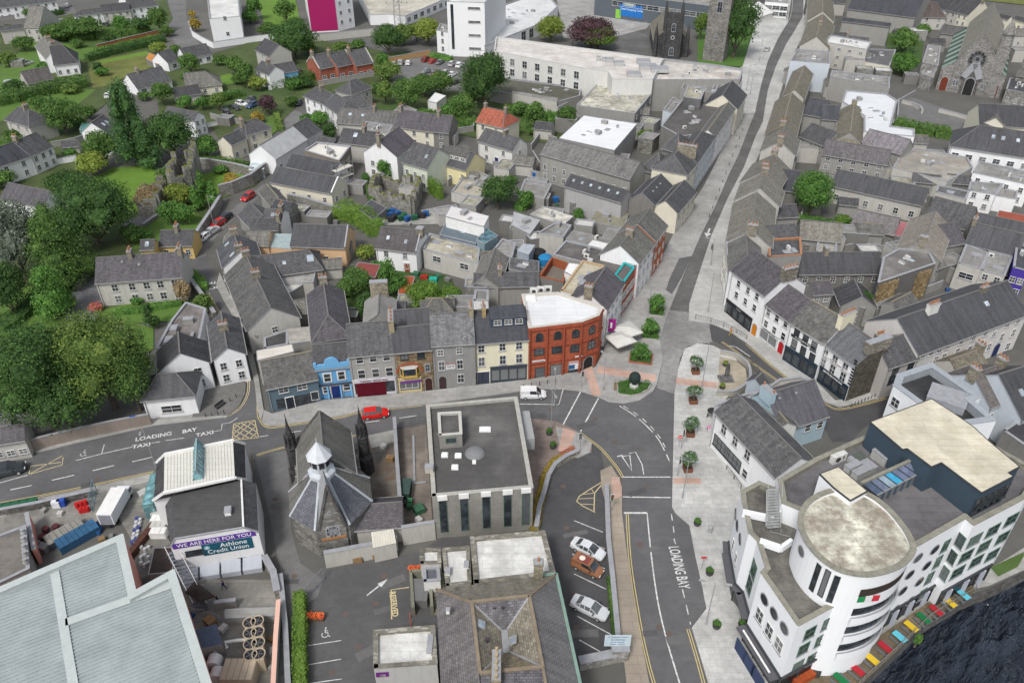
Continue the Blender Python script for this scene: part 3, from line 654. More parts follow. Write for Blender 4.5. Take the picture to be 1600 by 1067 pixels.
def truck(label,px,py,to):
    g=G(px,py,.03); t=G(*to,.03); root=empty('box_lorry',g,label,'lorry',None,math.atan2(t.y-g.y,t.x-g.x)); w=M('plain',(.72,.73,.75),w=.88)
    m=MB(); m.box((-1.0,0,2.25),(6.2,2.4,2.5),w); m.box((-1.0,0,3.53),(6.3,2.5,.08),TRW); put('cargo_box',m.mesh('cargo_box'),root)
    m=MB(); m.box((-.6,0,.75),(7.6,.9,.35),BLK); put('chassis',m.mesh('chassis'),root)
    m=MB(); Q=[(2.25,.55),(4.0,.55),(4.05,1.25),(3.65,2.35),(2.25,2.5)]
    for s in(-1.05,1.05): f=[(x,s,z) for x,z in Q]; m.poly(f if s<0 else f[::-1],w)
    for i in range(5): a,b=Q[i],Q[(i+1)%5]; m.poly([(a[0],1.05,a[1]),(b[0],1.05,b[1]),(b[0],-1.05,b[1]),(a[0],-1.05,a[1])],w)
    c=put('cab',m.mesh('cab'),root); m=MB(); m.poly([(4.055,-.95,1.3),(4.055,.95,1.3),(3.69,.9,2.28),(3.69,-.9,2.28)],GL)
    for s in(-1.06,1.06): f=[(2.7,s,1.35),(3.85,s,1.35),(3.55,s,2.2),(2.7,s,2.2)]; m.poly(f if s<0 else f[::-1],GL)
    put('cab_window',m.mesh('cab_window'),c)
    m=MB(); m.tube([(0,-.14,0),(0,.14,0)],.42,TY,14); wm=m.mesh('wheel')
    for x in(-2.9,2.9):
        for y in(-.98,.98): put('wheel',wm,root,(x,y,.42))
    m=MB(); m.box((-4.13,0,2.2),(.04,2.0,2.2),M('plain',(.25,.26,.3))); put('rear_door',m.mesh('rear_door'),root); return root
GALV=M('metal',(.36,.37,.37)); DK=M('metal',(.06,.06,.065)); WOOD=M('plain',(.26,.19,.12),w=.6); RUST=M('plain',(.20,.085,.05),w=.6)
def lamp(label,px,py,h=8,toward=(1,0),dbl=False,m=None,group='street lamps',arm=1.2,z=.12):
    g=G(px,py,z); m=m or GALV; root=empty('street_lamp',g,label,'street lamp',group,math.atan2(toward[1],toward[0]))
    k=('lamp',h,dbl,arm,m)
    if k not in CH:
        a=MB(); a.tube([(0,0,0),(0,0,1.0),(0,0,1.01),(0,0,h)],[.11,.11,.075,.05],m,8); b=MB(); hd=MB()
        for s in([1,-1] if dbl else[1]): b.tube([(0,0,h-.05),(s*arm*.6,0,h+.1),(s*arm,0,h+.12)],.035,m,6); hd.box((s*(arm+.25),0,h+.12),(.7,.26,.12),m); hd.box((s*(arm+.25),0,h+.05),(.5,.2,.04),TRW)
        CH[k]=(a.mesh('pole'),b.mesh('arm'),hd.mesh('lantern'))
    a,b,hd=CH[k]; put('pole',a,root); put('arm',b,root); put('lantern',hd,root); return root
def post(label,px,py,h=.95,group='bollards along the kerb',name='bollard',cat='bollard',m=None,r=.07,z=.12):
    k=('post',h,m,r)
    if k not in CH: a=MB(); a.lathe((0,0,0),[(r*1.2,0),(r,.08),(r*.9,h*.82),(r*1.15,h*.84),(r*.9,h*.9),(r*.3,h)],m or DK,8); CH[k]=a.mesh(name)
    o=bpy.data.objects.new(name,CH[k]); COL.objects.link(o); o.location=G(px,py,z); return tag(o,label,cat,group)
def signal(label,px,py,ang=0,h=3.4,group='traffic lights at the junction',z=.12):
    root=empty('traffic_light',G(px,py,z),label,'traffic light',group,R(ang))
    if 'sig' not in CH:
        a=MB(); a.tube([(0,0,0),(0,0,h)],.06,GALV,8); b=MB(); b.box((0,-.16,h-.35),(.34,.26,.95),BLK); b.box((0,-.2,h-.35),(.46,.05,1.1),TRW)
        l=MB()
        for i,c in enumerate(((.3,.02,.02),(.3,.18,.02),(.02,.2,.05))): l.tube([(0,-.29,h-.07-i*.28),(0,-.32,h-.07-i*.28)],.09,M('plain',c),10)
        CH['sig']=(a.mesh('pole'),b.mesh('signal_head'),l.mesh('lens'))
    a,b,l=CH['sig']; put('pole',a,root); c=put('signal_head',b,root); put('lens',l,c); return root
def roundsign(label,px,py,ang,face=(.6,.03,.03),h=2.4,noentry=False,rect=None,cat='road sign',z=.12,txt=None,tc=(.05,.05,.06)):
    root=empty('road_sign',G(px,py,z),label,cat,None,R(ang)); a=MB(); a.tube([(0,0,0),(0,0,h)],.04,GALV,6); put('post',a.mesh('post'),root); f=MB()
    if rect: f.box((0,-.06,h-rect[1]/2),(rect[0],.04,rect[1]),M('plain',face))
    else:
        f.tube([(0,-.05,h-.3),(0,-.08,h-.3)],.33,M('plain',face),18)
        if noentry: f.box((0,-.09,h-.3),(.46,.02,.13),TRW)
    p=put('sign_face',f.mesh('sign_face'),root)
    if txt:
        for tx,sz,dz in txt: t=put('lettering',text_mesh(tx,sz,M('plain',tc),.003,.004),p,(0,-.085,h-rect[1]/2+dz)); t.rotation_euler=(R(90),0,0)
    return root
def planter(label,px,py,h=3.3,group='trees in rusty steel planters',box=1.15,lm='c',r=1.15):
    root=empty('tree_planter',G(px,py,.12),label,'planter',group,rnd.uniform(-.1,.1)); a=MB(); b=box
    for s in(-1,1): a.box((s*b/2,0,.42),(.06,b,.84),RUST); a.box((0,s*b/2,.42),(b-.06,.06,.838),RUST)
    a.box((0,0,.70),(b-.06,b-.06,.04),M('plain',(.05,.035,.025))); put('box',a.mesh('planter_box'),root)
    if 'plt' not in CH: CH['plt']=(crown_mesh('ball',1.15,1.15,1500,.17,5,'c',8,core=False),trunk_mesh(1.1,.9,.9,3))
    put('crown',CH['plt'][0],root,(0,0,1.25),rnd.random()*6,(r,r,h/3.4)); put('trunk',CH['plt'][1],root,(0,0,.7)); return root
def pot(label,px,py,r=.45,lm='h',group='round planters on the paving',pr=None):
    root=empty('flower_pot',G(px,py,.12),label,'planter',group); k=('pot2',lm)
    if k not in CH: a=MB(); a.lathe((0,0,0),[(.28,0),(.42,.12),(.5,.5),(.46,.55),(.40,.5),(.001,.5)],DK,12); CH[k]=(a.mesh('pot'),crown_mesh('ball',.52,.42,420,.14,9,lm,6))
    a,b=CH[k]; s=r/.45; put('pot',a,root,(0,0,0),0,(s,s,s)); put('shrub',b,root,(0,0,.42*s),rnd.random()*6,(s,s,s)); return root
def person(label,px,py,ang,top=(.03,.04,.08),leg=(.03,.03,.035),hair=(.05,.03,.02),z=.02,pose='walk',h=1.74,arms=None):
    g=G(px,py,z); k=h/1.75; st={'walk':.26,'stand':.05}[pose]
    J={'pel':(0,0,.95),'abd':(0,0,1.12),'che':(.0,0,1.34),'nec':(.01,0,1.50),'hd0':(.03,0,1.60),'hd1':(.03,0,1.70)}
    V=[];E=[];Rr=[]
    def add(p,r,par=None):
        V.append(Vector(p)*k); Rr.append((r*k,r*k)); i=len(V)-1
        if par is not None: E.append((par,i))
        return i
    pe=add(J['pel'],.15); ab=add(J['abd'],.13,pe); chh=add(J['che'],.15,ab); ne=add(J['nec'],.055,chh); h0=add(J['hd0'],.088,ne); h1=add(J['hd1'],.085,h0)
    for s in(-1,1):
        hip=add((0,s*.09,.88),.095,pe); kn=add((s*st*.6+.05,s*.1,.5),.062,hip); an=add((s*st*1.1-.04,s*.1,.09),.042,kn); add((s*st*1.1+.13,s*.11,.04),.035,an)
        sh=add((0,s*.19,1.40),.06,chh); el=add((-s*st*.6-.03,s*.25,1.12),.045,sh); 
        hx=-s*st+.14; wr=add((hx,s*.25,.9),.032,el); pm=add((hx+.04,s*.25,.83),.035,wr)
        for q in range(4): add((hx+.05+.012*q,s*(.235+.012*q),.75+.006*q),.011,pm)
        add((hx+.09,s*.22,.81),.012,pm)
    me=bpy.data.meshes.new('person'); me.from_pydata(V,E,[]); o=bpy.data.objects.new('person',me); COL.objects.link(o); o.location=g; o.rotation_euler=(0,0,R(ang))
    md=o.modifiers.new('skin','SKIN'); sv=me.skin_vertices[0].data if me.skin_vertices else None
    if sv is None:
        bm=bmesh.new(); bm.from_mesh(me); bm.verts.layers.skin.verify(); bm.to_mesh(me); bm.free(); sv=me.skin_vertices[0].data
    for i,r in enumerate(Rr): sv[i].radius=r; sv[i].use_root=(i==0)
    o.modifiers.new('sub','SUBSURF').levels=1; o.modifiers[-1].render_levels=1
    dg=bpy.context.evaluated_depsgraph_get(); m2=bpy.data.meshes.new_from_object(o.evaluated_get(dg)); o.modifiers.clear(); o.data=m2; o['label']=label; o['category']='person'
    m2.materials.clear(); mm=[M('plain',(.45,.28,.2)),M('plain',top),M('plain',leg),M('plain',(.02,.02,.02))]
    for x in mm: m2.materials.append(x)
    for p in m2.polygons:
        z_=p.center.z/k; y_=abs(p.center.y)/k
        p.material_index=0 if z_>1.47 or(y_>.21 and z_<.92 and z_>.7) else 1 if z_>.93 or y_>.2 and z_>.9 else 3 if z_<.08 else 2
        p.use_smooth=True
    hm=MB(); bmx=bmesh.new(); bmesh.ops.create_icosphere(bmx,subdivisions=2,radius=.1*k,matrix=Matrix.Translation(Vector((.01,0,1.69))*k)@Matrix.Diagonal((1.05,.95,1.0,1)))
    for f in bmx.faces:
        if f.calc_center_median().x<.07*k or f.calc_center_median().z>1.73*k: hm.poly([v.co.copy() for v in f.verts],M('plain',hair))
    bmx.free(); put('hair',hm.mesh('hair'),o); fm=MB()
    for s in(-1,1): fm.box((.12*k,s*.033*k,1.655*k),(.012,.022,.014),BLK)
    fm.box((.128*k,0,1.625*k),(.03,.025,.045),M('plain',(.45,.28,.2))); fm.box((.118*k,0,1.585*k),(.012,.05,.012),M('plain',(.3,.1,.09))); put('face',fm.mesh('face'),o); return o
def bin_mesh(col,big=False):
    k=('bin',col,big)
    if k not in CH:
        m=MB(); c=M('plain',col); W_,D,Hh=(1.35,.95,1.25) if big else(.58,.62,1.0)
        P=[(-W_*.44,-D*.42),(W_*.44,-D*.42),(W_*.44,D*.42),(-W_*.44,D*.42)]; lo=[Vector((x,y,.12)) for x,y in P]; hi=[Vector((x*1.14,y*1.14,Hh-.12)) for x,y in P]
        for i in range(4): j=(i+1)%4; m.poly([lo[i],lo[j],hi[j],hi[i]],c)
        l=MB(); l.box((0,0,Hh-.07),(W_+.06,D+.06,.1),M('plain',sc3(col,1.25))); l.tube([(-W_*.46,D*.5,Hh-.05),(W_*.46,D*.5,Hh-.05)],.04,M('plain',sc3(col,.7)),6); l.box((0,0,Hh),(W_*.7,D*.6,.06),M('plain',sc3(col,1.1)))
        w_=MB()
        for s in(-1,1): w_.tube([(s*W_*.4-.04,D*.42,.12),(s*W_*.4+.04,D*.42,.12)],.12,TY,8)
        CH[k]=(m.mesh('bin_body'),l.mesh('lid'),w_.mesh('wheels'))
    return CH[k]
def wbin(label,px,py,ang,col,big=False,group=None,z=.02,name='wheelie_bin'):
    a,b,c=bin_mesh(col,big); root=empty(name,G(px,py,z),label,'bin',group,R(ang)); put('bin_body',a,root); put('lid',b,root); put('wheels',c,root); return root
def picnic(label,px,py,to,col,z=.3,group='picnic tables on the riverside deck'):
    g=G(px,py,z); t=G(*to,z); k=('pic',col)
    if k not in CH:
        a=MB(); c=M('plain',col,w=.9); 
        for i in range(4): a.box((0,(i-1.5)*.2,.75),(1.55,.185,.045),c)
        b=MB(); g2=M('plain',(.13,.14,.15))
        for y in(-.72,.72): b.box((0,y,.45),(1.55,.28,.05),g2)
        l=MB()
        for x in(-.7,.7): l.bar((x,-.75,.42),(x,.75,.42),.06,.08,g2); l.bar((x,-.55,0),(x,-.25,.73),.07,.07,g2); l.bar((x,.55,0),(x,.25,.73),.07,.07,g2)
        CH[k]=(a.mesh('table_top'),b.mesh('bench'),l.mesh('frame'))
    root=empty('picnic_table',g,label,'table',group,math.atan2(t.y-g.y,t.x-g.x)); [put(n,m,root) for n,m in zip(('table_top','bench','frame'),CH[k])]; return root
def bench(label,px,py,ang,L=1.8,m=None,group=None,z=.12):
    root=empty('bench',G(px,py,z),label,'bench',group,R(ang)); m=m or DK; a=MB(); a.box((0,0,.45),(L,.45,.06),m); put('seat',a.mesh('seat'),root); a=MB(); a.box((0,.24,.72),(L,.05,.4),m); put('backrest',a.mesh('backrest'),root)
    for s in(-1,1): a=MB(); a.box((s*L*.4,0,.22),(.08,.45,.44),m); put('leg',a.mesh('leg'),root)
    return root
def keg(label,px,py,col,r=.24,h=.6,group=None,z=.02,name='barrel',cat='barrel'):
    k=('keg',col,r,h)
    if k not in CH:
        a=MB(); a.lathe((0,0,0),[(r*.9,0),(r,.04),(r,h*.3),(r*1.06,h*.33),(r,h*.36),(r,h*.64),(r*1.06,h*.67),(r,h*.7),(r,h*.96),(r*.92,h),(r*.8,h*.94),(.001,h*.94)],M('plain',col),10); CH[k]=a.mesh(name)
    o=bpy.data.objects.new(name,CH[k]); COL.objects.link(o); o.location=G(px,py,z); return tag(o,label,cat,group)
# ================================================================ THE SETTING
GR=M('ground'); AS=M('asphalt',(.125,.125,.128)); ASD=M('asphalt',(.085,.085,.088)); ASL=M('asphalt',(.17,.168,.165)); ASO=M('asphalt',(.14,.138,.135),v=.4)
PV=M('paving',(.46,.46,.44),bk=.55); PVL=M('paving',(.52,.52,.50),bk=.75,slab=1.3,v=.3); PVD=M('paving',(.33,.325,.31),v=.4,slab=.7); PVR=M('paving',(.30,.24,.21),v=.4,slab=.5); PVC=M('paving',(.37,.365,.35),bk=.6,slab=1.6,v=.3); TAN=M('felt',(.36,.31,.25),v=.22)
KB=M('plain',(.42,.42,.40)); GRS=M('grass'); GRR=M('grass',(.15,.165,.045),v=.5); GRL=M('grass',(.12,.22,.03)); PKP=M('felt',(.52,.34,.27),s2=.6,v=.3,c2=(.45,.40,.36)); YL=M('plain',(.62,.50,.22),w=.75); YLP=M('plain',(.62,.52,.30),w=.7); WL2=M('plain',(.74,.74,.72),w=.35,s=2.2)
bank=[G(*p,-.2) for p in((1347,1067),(1398,1020),(1450,970),(1485,948),(1522,927),(1545,920),(1600,893),(1640,876))]
b0=bank[0]; b9=bank[-1]; dd=(bank[-1]-bank[-2]).normalized()
lo_=b0+(b0-bank[1]).normalized()*160
gp=[(-1500,-60),(lo_.x,-60)]+[(p.x,p.y) for p in([lo_] if lo_.y>-60 else[])+bank]+[(b9.x+dd.x*1500,b9.y+dd.y*1500),(1900,2600),(-1500,2600)]
sheet('ground',gp,GR,z=0.0,world=True)
mb=MB(); 
RB=[Vector((lo_.x,lo_.y,0))]+bank+[b9+dd*1500]
for i in range(len(RB)-1):
    a,b=RB[i],RB[i+1]; mb.poly([(a.x,a.y,-4),(b.x,b.y,-4),(b.x,b.y,0),(a.x,a.y,0)],STD)
o=mb.build('quay_wall'); o['kind']='structure'
def wz(x,y):
    e=max(0,min(1,(x-22)/6,(118-x)/8,(y-22)/6,(118-y)/8)); u=x*.73+y*.68; v=x*.68-y*.73
    return -2.6+e*(.42*noise.noise(Vector((u*.22,v*.42,1)))+.28*noise.noise(Vector((u*.55,v*1.2,5)))+.07*noise.noise(Vector((u*1.2,v*2.2,9))))
n_=240; vs=[(22+96*i/n_,22+96*j/n_,0) for j in range(n_+1) for i in range(n_+1)]; vs=[(x,y,wz(x,y)) for x,y,z in vs]; fs=[(j*(n_+1)+i,j*(n_+1)+i+1,(j+1)*(n_+1)+i+1,(j+1)*(n_+1)+i) for j in range(n_) for i in range(n_)]
k=len(vs); vs+=[(-300,-300,-2.6),(1900,-300,-2.6),(1900,2400,-2.6),(-300,2400,-2.6)]; a_,b_,c_,d_=0,n_,(n_+1)**2-1,n_*(n_+1); fs+=[(k,k+1,b_,a_),(k+1,k+2,c_,b_),(k+2,k+3,d_,c_),(k+3,k,a_,d_)]
me=bpy.data.meshes.new('river'); me.from_pydata(vs,[],fs); me.materials.append(M('water')); o=bpy.data.objects.new('river',me); COL.objects.link(o); o['kind']='structure'; me.polygons.foreach_set('use_smooth',[True]*len(fs))
main=[(-60,800),(0,789),(100,770),(240,739),(300,730),(400,713),(447,701),(575,679),(665,662),(760,652),(825,652),(870,658),(907,676),(935,697),(955,716),(966,730),(972,745),(972,801),(978,850),(985,900),(1000,990),(1015,1067),(1024,1120),(1124,1120),(1107,1067),(1093,1020),(1081,980),(1104,950),(1095,905),(1087,870),(1077,819),(1055,800),(1050,791),(1052,700),(1054,614),(1040,600),(1026,603),(1020,612),(1000,624),(975,629),(952,627),(935,619),(907,610),(880,607),(845,606),(800,612),(665,631),(565,641),(532,649),(475,658),(440,663),(419,665),(408,661),(404,650),(401,630),(398,600),(383,540),(368,500),(350,470),(338,445),(330,420),(322,400),(300,408),(311,430),(322,455),(334,480),(352,512),(370,552),(384,590),(382,615),(372,636),(355,650),(300,656),(240,663),(120,690),(55,706),(0,720),(-60,735)]
sheet('road',main,AS)
church=[(1061,486),(1064,474),(1085,420),(1105,365),(1128,312),(1152,264),(1168,225),(1183,190),(1192,150),(1205,110),(1216,80),(1231,52),(1244,28),(1247,0),(1243,-30)]
ribbon('street_road',church,4.6,ASO,z=.022)
sheet('crossing_paving',[(1026,606),(1056,616),(1062,560),(1075,540),(1114,534),(1110,504),(1076,498),(1078,474),(1050,474),(1040,500),(1031,532),(1036,560)],M('paving',(.30,.295,.285),slab=.6,v=.4))
side=[(1108,507),(1122,510),(1140,518),(1165,535),(1200,565),(1240,597),(1290,628),(1312,636),(1352,628),(1384,620),(1400,640),(1382,652),(1350,668),(1330,690),(1300,690),(1280,655),(1250,622),(1200,585),(1160,558),(1130,540),(1112,532)]
sheet('side_street_road',side,ASD)
sheet('car_park_road',[(925,690),(903,712),(868,733),(850,780),(840,830),(850,870),(870,900),(880,960),(903,1036),(962,1026),(962,980),(955,900),(948,850),(944,760),(945,735),(938,700)],ASD)
sheet('yard_road',[(480,930),(510,890),(650,862),(700,860),(700,1120),(484,1120)],M('asphalt',(.105,.105,.105)))
sheet('yard_access_road',[(510,890),(640,868),(690,840),(735,838),(735,850),(700,870),(640,905),(505,925)],M('asphalt',(.10,.10,.10)))
sheet('lane_road',[(398,713),(447,703),(452,745),(455,830),(470,880),(505,905),(497,930),(478,945),(470,1000),(474,1120),(448,1120),(450,1000),(440,900),(420,800)],ASL)
sheet('castle_lane_road',[(300,408),(322,400),(326,385),(345,362),(368,340),(395,318),(420,292),(412,288),(390,305),(362,328),(338,345),(318,362),(302,384)],ASL)
ribbon('residential_road',[(300,82),(285,55),(275,20),(282,-20)],8,ASL)
ribbon('garden_lane_road',[(120,172),(150,155),(175,143)],5,ASL); ribbon('estate_road',[(0,70),(60,60),(110,30),(95,0),(85,-30)],5,ASL)
sheet('village_parking',[(325,170),(400,150),(480,180),(470,200),(448,205),(440,175),(380,178),(330,185)],ASL)
sheet('public_car_park',[(600,112),(640,92),(700,88),(740,105),(745,135),(690,140),(640,135),(610,125)],ASL)
sheet('upper_car_park',[(480,75),(570,60),(590,88),(500,98)],AS)
sheet('church_yard_paving',[(960,55),(1010,45),(1015,85),(965,90)],ASO)
sheet('square_paving',[(870,0),(1060,-20),(1010,45),(960,58),(880,60)],PVC)
sheet('church_car_park',[(1400,160),(1420,150),(1490,175),(1530,190),(1485,205),(1395,190)],ASL)
sheet('restaurant_yard',[(600,338),(650,330),(700,320),(760,340),(750,362),(690,350),(600,352)],CON)
def pave(nm,pts,m,h=.12): return sheet(nm,pts,m,h=h,kerb=KB)
pave('terrace_pavement',[(412,640),(425,646),(502,625),(552,621),(621,615),(679,609),(745,601),(828,592),(846,589),(908,580),(931,573),(944,545),(952,520),(962,500),(985,470),(1000,440),(1035,400),(1060,350),(1100,290),(1118,255),(1140,205),(1150,180),(1160,178),(1180,176),(1172,195),(1155,240),(1138,275),(1118,322),(1095,368),(1072,420),(1050,474),(1040,500),(1031,532),(1036,560),(1026,601),(1020,611),(1000,624),(975,629),(952,627),(935,619),(907,610),(880,607),(845,606),(800,612),(665,631),(565,641),(532,649),(475,658),(440,663),(419,664),(409,659)],PVC)
pave('square_pavement',[(1150,180),(1160,120),(1155,95),(1170,60),(1165,0),(1170,-30),(1240,-30),(1236,0),(1231,35),(1215,62),(1200,95),(1190,130),(1182,165),(1180,176)],PVL)
pave('east_pavement',[(1076,500),(1077,474),(1092,428),(1112,367),(1137,310),(1162,262),(1180,215),(1192,190),(1200,140),(1212,105),(1228,70),(1242,48),(1255,25),(1257,-30),(1275,-30),(1272,10),(1265,35),(1245,75),(1230,110),(1218,150),(1205,200),(1180,255),(1150,330),(1135,400),(1128,450),(1145,495),(1200,530),(1235,565),(1270,590),(1305,625),(1330,622),(1385,605),(1384,618),(1352,627),(1312,635),(1290,627),(1240,596),(1200,564),(1165,534),(1140,517),(1110,504)],PV)
pave('plaza_pavement',[(1054,614),(1060,575),(1070,545),(1090,536),(1115,540),(1130,548),(1150,560),(1160,590),(1122,640),(1128,660),(1160,705),(1200,755),(1225,775),(1230,840),(1190,900),(1200,985),(1250,1080),(1270,1130),(1124,1130),(1107,1067),(1093,1020),(1081,980),(1104,950),(1095,905),(1087,870),(1077,819),(1055,800),(1050,791),(1052,700)],PVL)
pave('corner_pavement',[(825,653),(870,658),(907,676),(903,690),(925,695),(924,705),(905,712),(880,716),(862,735),(852,765),(845,800),(835,830),(830,745),(822,700)],PVR)
pave('island_pavement',[(938,735),(955,727),(966,745),(972,760),(972,801),(978,850),(985,900),(1000,990),(1015,1067),(1024,1120),(985,1120),(975,1030),(958,930),(950,850),(948,790),(940,760)],TAN)
pave('corner_landing',[(868,666),(892,672),(907,677),(925,692),(921,706),(903,714),(885,706),(873,690)],PVC,.13)
sheet('tactile_strip',[(880,668),(899,675),(887,708),(872,704)],PKP,h=.15)
sheet('red_brick_crossing',[(912,576),(925,572),(940,618),(925,616)],PKP,h=.135); sheet('red_brick_crossing',[(935,572),(1025,585),(1024,596),(932,582)],PKP,h=.14); sheet('red_brick_crossing',[(1057,590),(1120,597),(1120,606),(1057,600)],PKP,h=.135); sheet('red_brick_crossing',[(1052,746),(1095,747),(1095,755),(1052,755)],PKP,h=.135)
sheet('red_brick_crossing',[(955,745),(968,745),(972,775),(958,780)],PKP,h=.135)
pave('north_pavement',[(55,706),(120,690),(240,663),(300,656),(355,650),(350,640),(300,648),(240,655),(120,682),(50,698)],CON)
pave('pub_forecourt',[(300,652),(355,649),(372,636),(383,614),(384,600),(375,575),(310,600),(305,625)],M('paving',(.19,.185,.175),slab=.5))
pave('south_pavement',[(-60,800),(0,789),(100,770),(240,739),(244,750),(150,770),(0,806),(-60,818)],CON)
pave('lane_pavement',[(338,445),(350,470),(368,500),(383,540),(398,600),(402,640),(408,655),(412,640),(404,590),(391,535),(350,440),(343,425)],CON)
sheet('service_yard',[(0,806),(150,770),(244,750),(262,840),(300,905),(440,905),(448,1120),(330,1120),(240,900),(180,800),(60,860),(0,900)],M('felt',(.27,.26,.235),v=.5,s2=.4))
sheet('bank_yard',[(618,670),(666,662),(672,760),(678,840),(630,845),(575,780),(580,700)],M('felt',(.22,.19,.165),v=.5,s2=.4))
sheet('church_side_yard',[(575,690),(618,670),(622,785),(575,780)],M('felt',(.17,.155,.135),v=.6,s2=.3,c2=(.16,.09,.05)))
sheet('church_forecourt',[(575,680),(617,671),(617,690),(580,700)],CON)
sheet('deck_yard',[(1215,1067),(1290,1060),(1345,1012),(1440,930),(1500,905),(1520,900),(1560,880),(1600,855),(1640,840),(1640,870),(1600,890),(1545,915),(1522,920),(1450,965),(1347,1060),(1330,1120),(1215,1120)],CON)
UG=M('grass',(.075,.105,.035),v=.6); 
for p in([(-60,110),(0,100),(130,60),(230,55),(262,95),(235,112),(180,150),(120,200),(150,225),(120,280),(180,330),(240,320),(300,290),(420,265),(400,290),(345,310),(330,330),(300,370),(290,440),(250,470),(100,560),(0,660),(-60,680)],[(240,110),(380,70),(400,60),(480,60),(600,80),(600,110),(620,140),(760,145),(860,165),(900,200),(880,225),(740,215),(620,190),(560,140),(480,150),(420,210),(360,240),(330,200),(250,190)],[(0,50),(120,20),(260,0),(270,30),(250,52),(130,60),(0,98)]): sheet('gardens_ground',p,UG)
def green(nm,pts,m=GRS): sheet(nm,pts,m)
green('lawn',[(140,282),(175,262),(235,258),(262,285),(262,300),(235,335),(205,330),(180,310)],GRL); green('lawn',[(265,285),(300,275),(365,262),(395,280),(372,300),(345,310),(318,320),(270,300)],GRL)
green('lawn',[(190,360),(235,330),(290,330),(345,345),(320,358),(300,378),(262,372),(210,390)],GRS)
green('lawn',[(0,470),(60,440),(130,450),(105,500),(40,530),(0,560)],GRS); green('lawn',[(190,500),(240,512),(240,545),(210,560)],GRS); green('lawn',[(135,490),(250,462),(300,470),(295,500),(210,505)],GRS)
green('meadow',[(138,110),(150,95),(228,80),(236,95),(238,105),(200,120),(175,132),(145,138)],GRR); green('lawn',[(150,97),(230,80),(235,85),(160,99)],GRL)
green('verge',[(0,105),(60,60),(140,50),(235,50),(260,50),(240,62),(150,75),(140,90),(60,115),(30,140),(0,150)],GRS); green('verge',[(0,150),(60,140),(150,140),(120,165),(60,180),(0,190)],GRS)
green('verge',[(60,60),(100,30),(260,15),(265,50),(140,75)],M('grass',(.07,.12,.03)))
green('lawn',[(330,122),(360,115),(375,128),(345,135)],GRL); green('park_lawn',[(400,-10),(460,-10),(470,40),(415,48)],GRL); green('lawn',[(415,185),(440,170),(432,205),(420,215)],GRS); green('lawn',[(585,165),(620,160),(660,178),(690,180),(750,190),(720,200),(600,180)],M('grass',(.06,.11,.025)))
green('garden_lawn',[(340,150),(470,110),(480,140),(400,160),(350,175)],M('grass',(.06,.10,.03))); green('garden_lawn',[(590,85),(640,80),(600,110)],M('grass',(.07,.12,.03)))
green('lawn',[(1090,50),(1110,20),(1180,40),(1160,105),(1090,100)],M('grass',(.08,.17,.03))); green('lawn',[(785,150),(840,165),(890,195),(860,210),(800,205)],M('grass',(.07,.13,.025)))
green('far_field',[(1480,-5),(1640,-20),(1640,5),(1600,8)],GRR); green('garden_lawn',[(1385,45),(1445,50),(1440,95),(1410,120),(1385,110)],M('grass',(.06,.11,.03)))
green('river_verge',[(1548,886),(1600,862),(1600,868),(1590,885),(1560,900)],M('grass',(.07,.12,.03))); green('garden_lawn',[(490,480),(540,430),(620,420),(700,430),(720,460),(660,500),(560,500)],M('grass',(.05,.09,.025)))
green('gravel_drive',[(100,500),(118,440),(150,432),(160,470),(150,500),(130,540)],M('felt',(.20,.20,.21),v=.3)); green('castle_path',[(190,350),(240,325),(262,330),(225,350),(200,362)],ASL)
RD=bpy.data.objects['road']
def mark(pts,wd,m,**k): ribbon('painted_line',pts,wd,m,z=.028,par=RD,**k)
for p in([(16,765),(50,758)],[(81,750),(116,742)],[(145,735),(178,727)],[(207,721),(238,714)]): mark(p,.16,WL2)
for p in([(400,683),(419,680)],[(456,675),(470,673)],[(570,660),(593,657)],[(624,653),(651,649)]): mark(p,.14,WL2)
mark([(119,719),(158,709),(207,698)],.14,WL2,sm=False); mark([(159,708),(163,694)],.12,WL2); mark([(237,692),(250,690)],.13,WL2); mark([(259,688),(288,684)],.13,WL2); 
mark([(333,674),(346,672),(347,662),(360,660),(372,652)],.12,WL2,sm=False); mark([(0,754),(43,742)],.14,WL2)
mark([(45,741),(48,728),(95,722),(99,713),(97,726),(45,741)],.13,YLP,sm=False); mark([(45,741),(97,712)],.13,YLP)
bx=[(363,687),(365,662),(398,656),(404,684)]; mark(bx+[bx[0]],.16,YLP,sm=False)
def Q_(u,v): return tuple((bx[0][i]*(1-u)+bx[3][i]*u)*(1-v)+(bx[1][i]*(1-u)+bx[2][i]*u)*v for i in(0,1))
for t in(.33,.66,1): mark([Q_(t,0),Q_(0,t)],.13,YLP); mark([Q_(1-t,0),Q_(1,t)],.13,YLP)
for t in(.33,.66): mark([Q_(1,t),Q_(t,1)],.13,YLP); mark([Q_(0,t),Q_(1-t,1)],.13,YLP)
def dbl(pts,m=YL,gap=.28,off=0):
    for s in(-1,1): mark(pts,.1,m,off=off+s*gap/2)
dbl([(0,786),(100,767),(240,737)]); dbl([(400,711),(447,698),(500,690),(575,677)]); dbl([(404,612),(403,640),(406,655),(418,667),(440,666),(475,661),(532,652),(565,644),(660,633)]); dbl([(346,455),(368,492),(386,540),(399,595),(403,632)])
dbl([(325,458),(352,505),(378,558),(388,592),(386,618),(372,640),(350,652)],YLP); dbl([(909,678),(937,699),(955,719),(966,733),(973,745)]); dbl([(980,803),(985,880),(1000,975),(1013,1035),(1022,1067)])
dbl([(1075,982),(1088,1025),(1101,1072)]); dbl([(825,655),(868,660)],YL,off=-.2)
mark([(972,745),(1048,745)],.18,WL2); mark([(973,776),(1048,777)],.18,WL2)
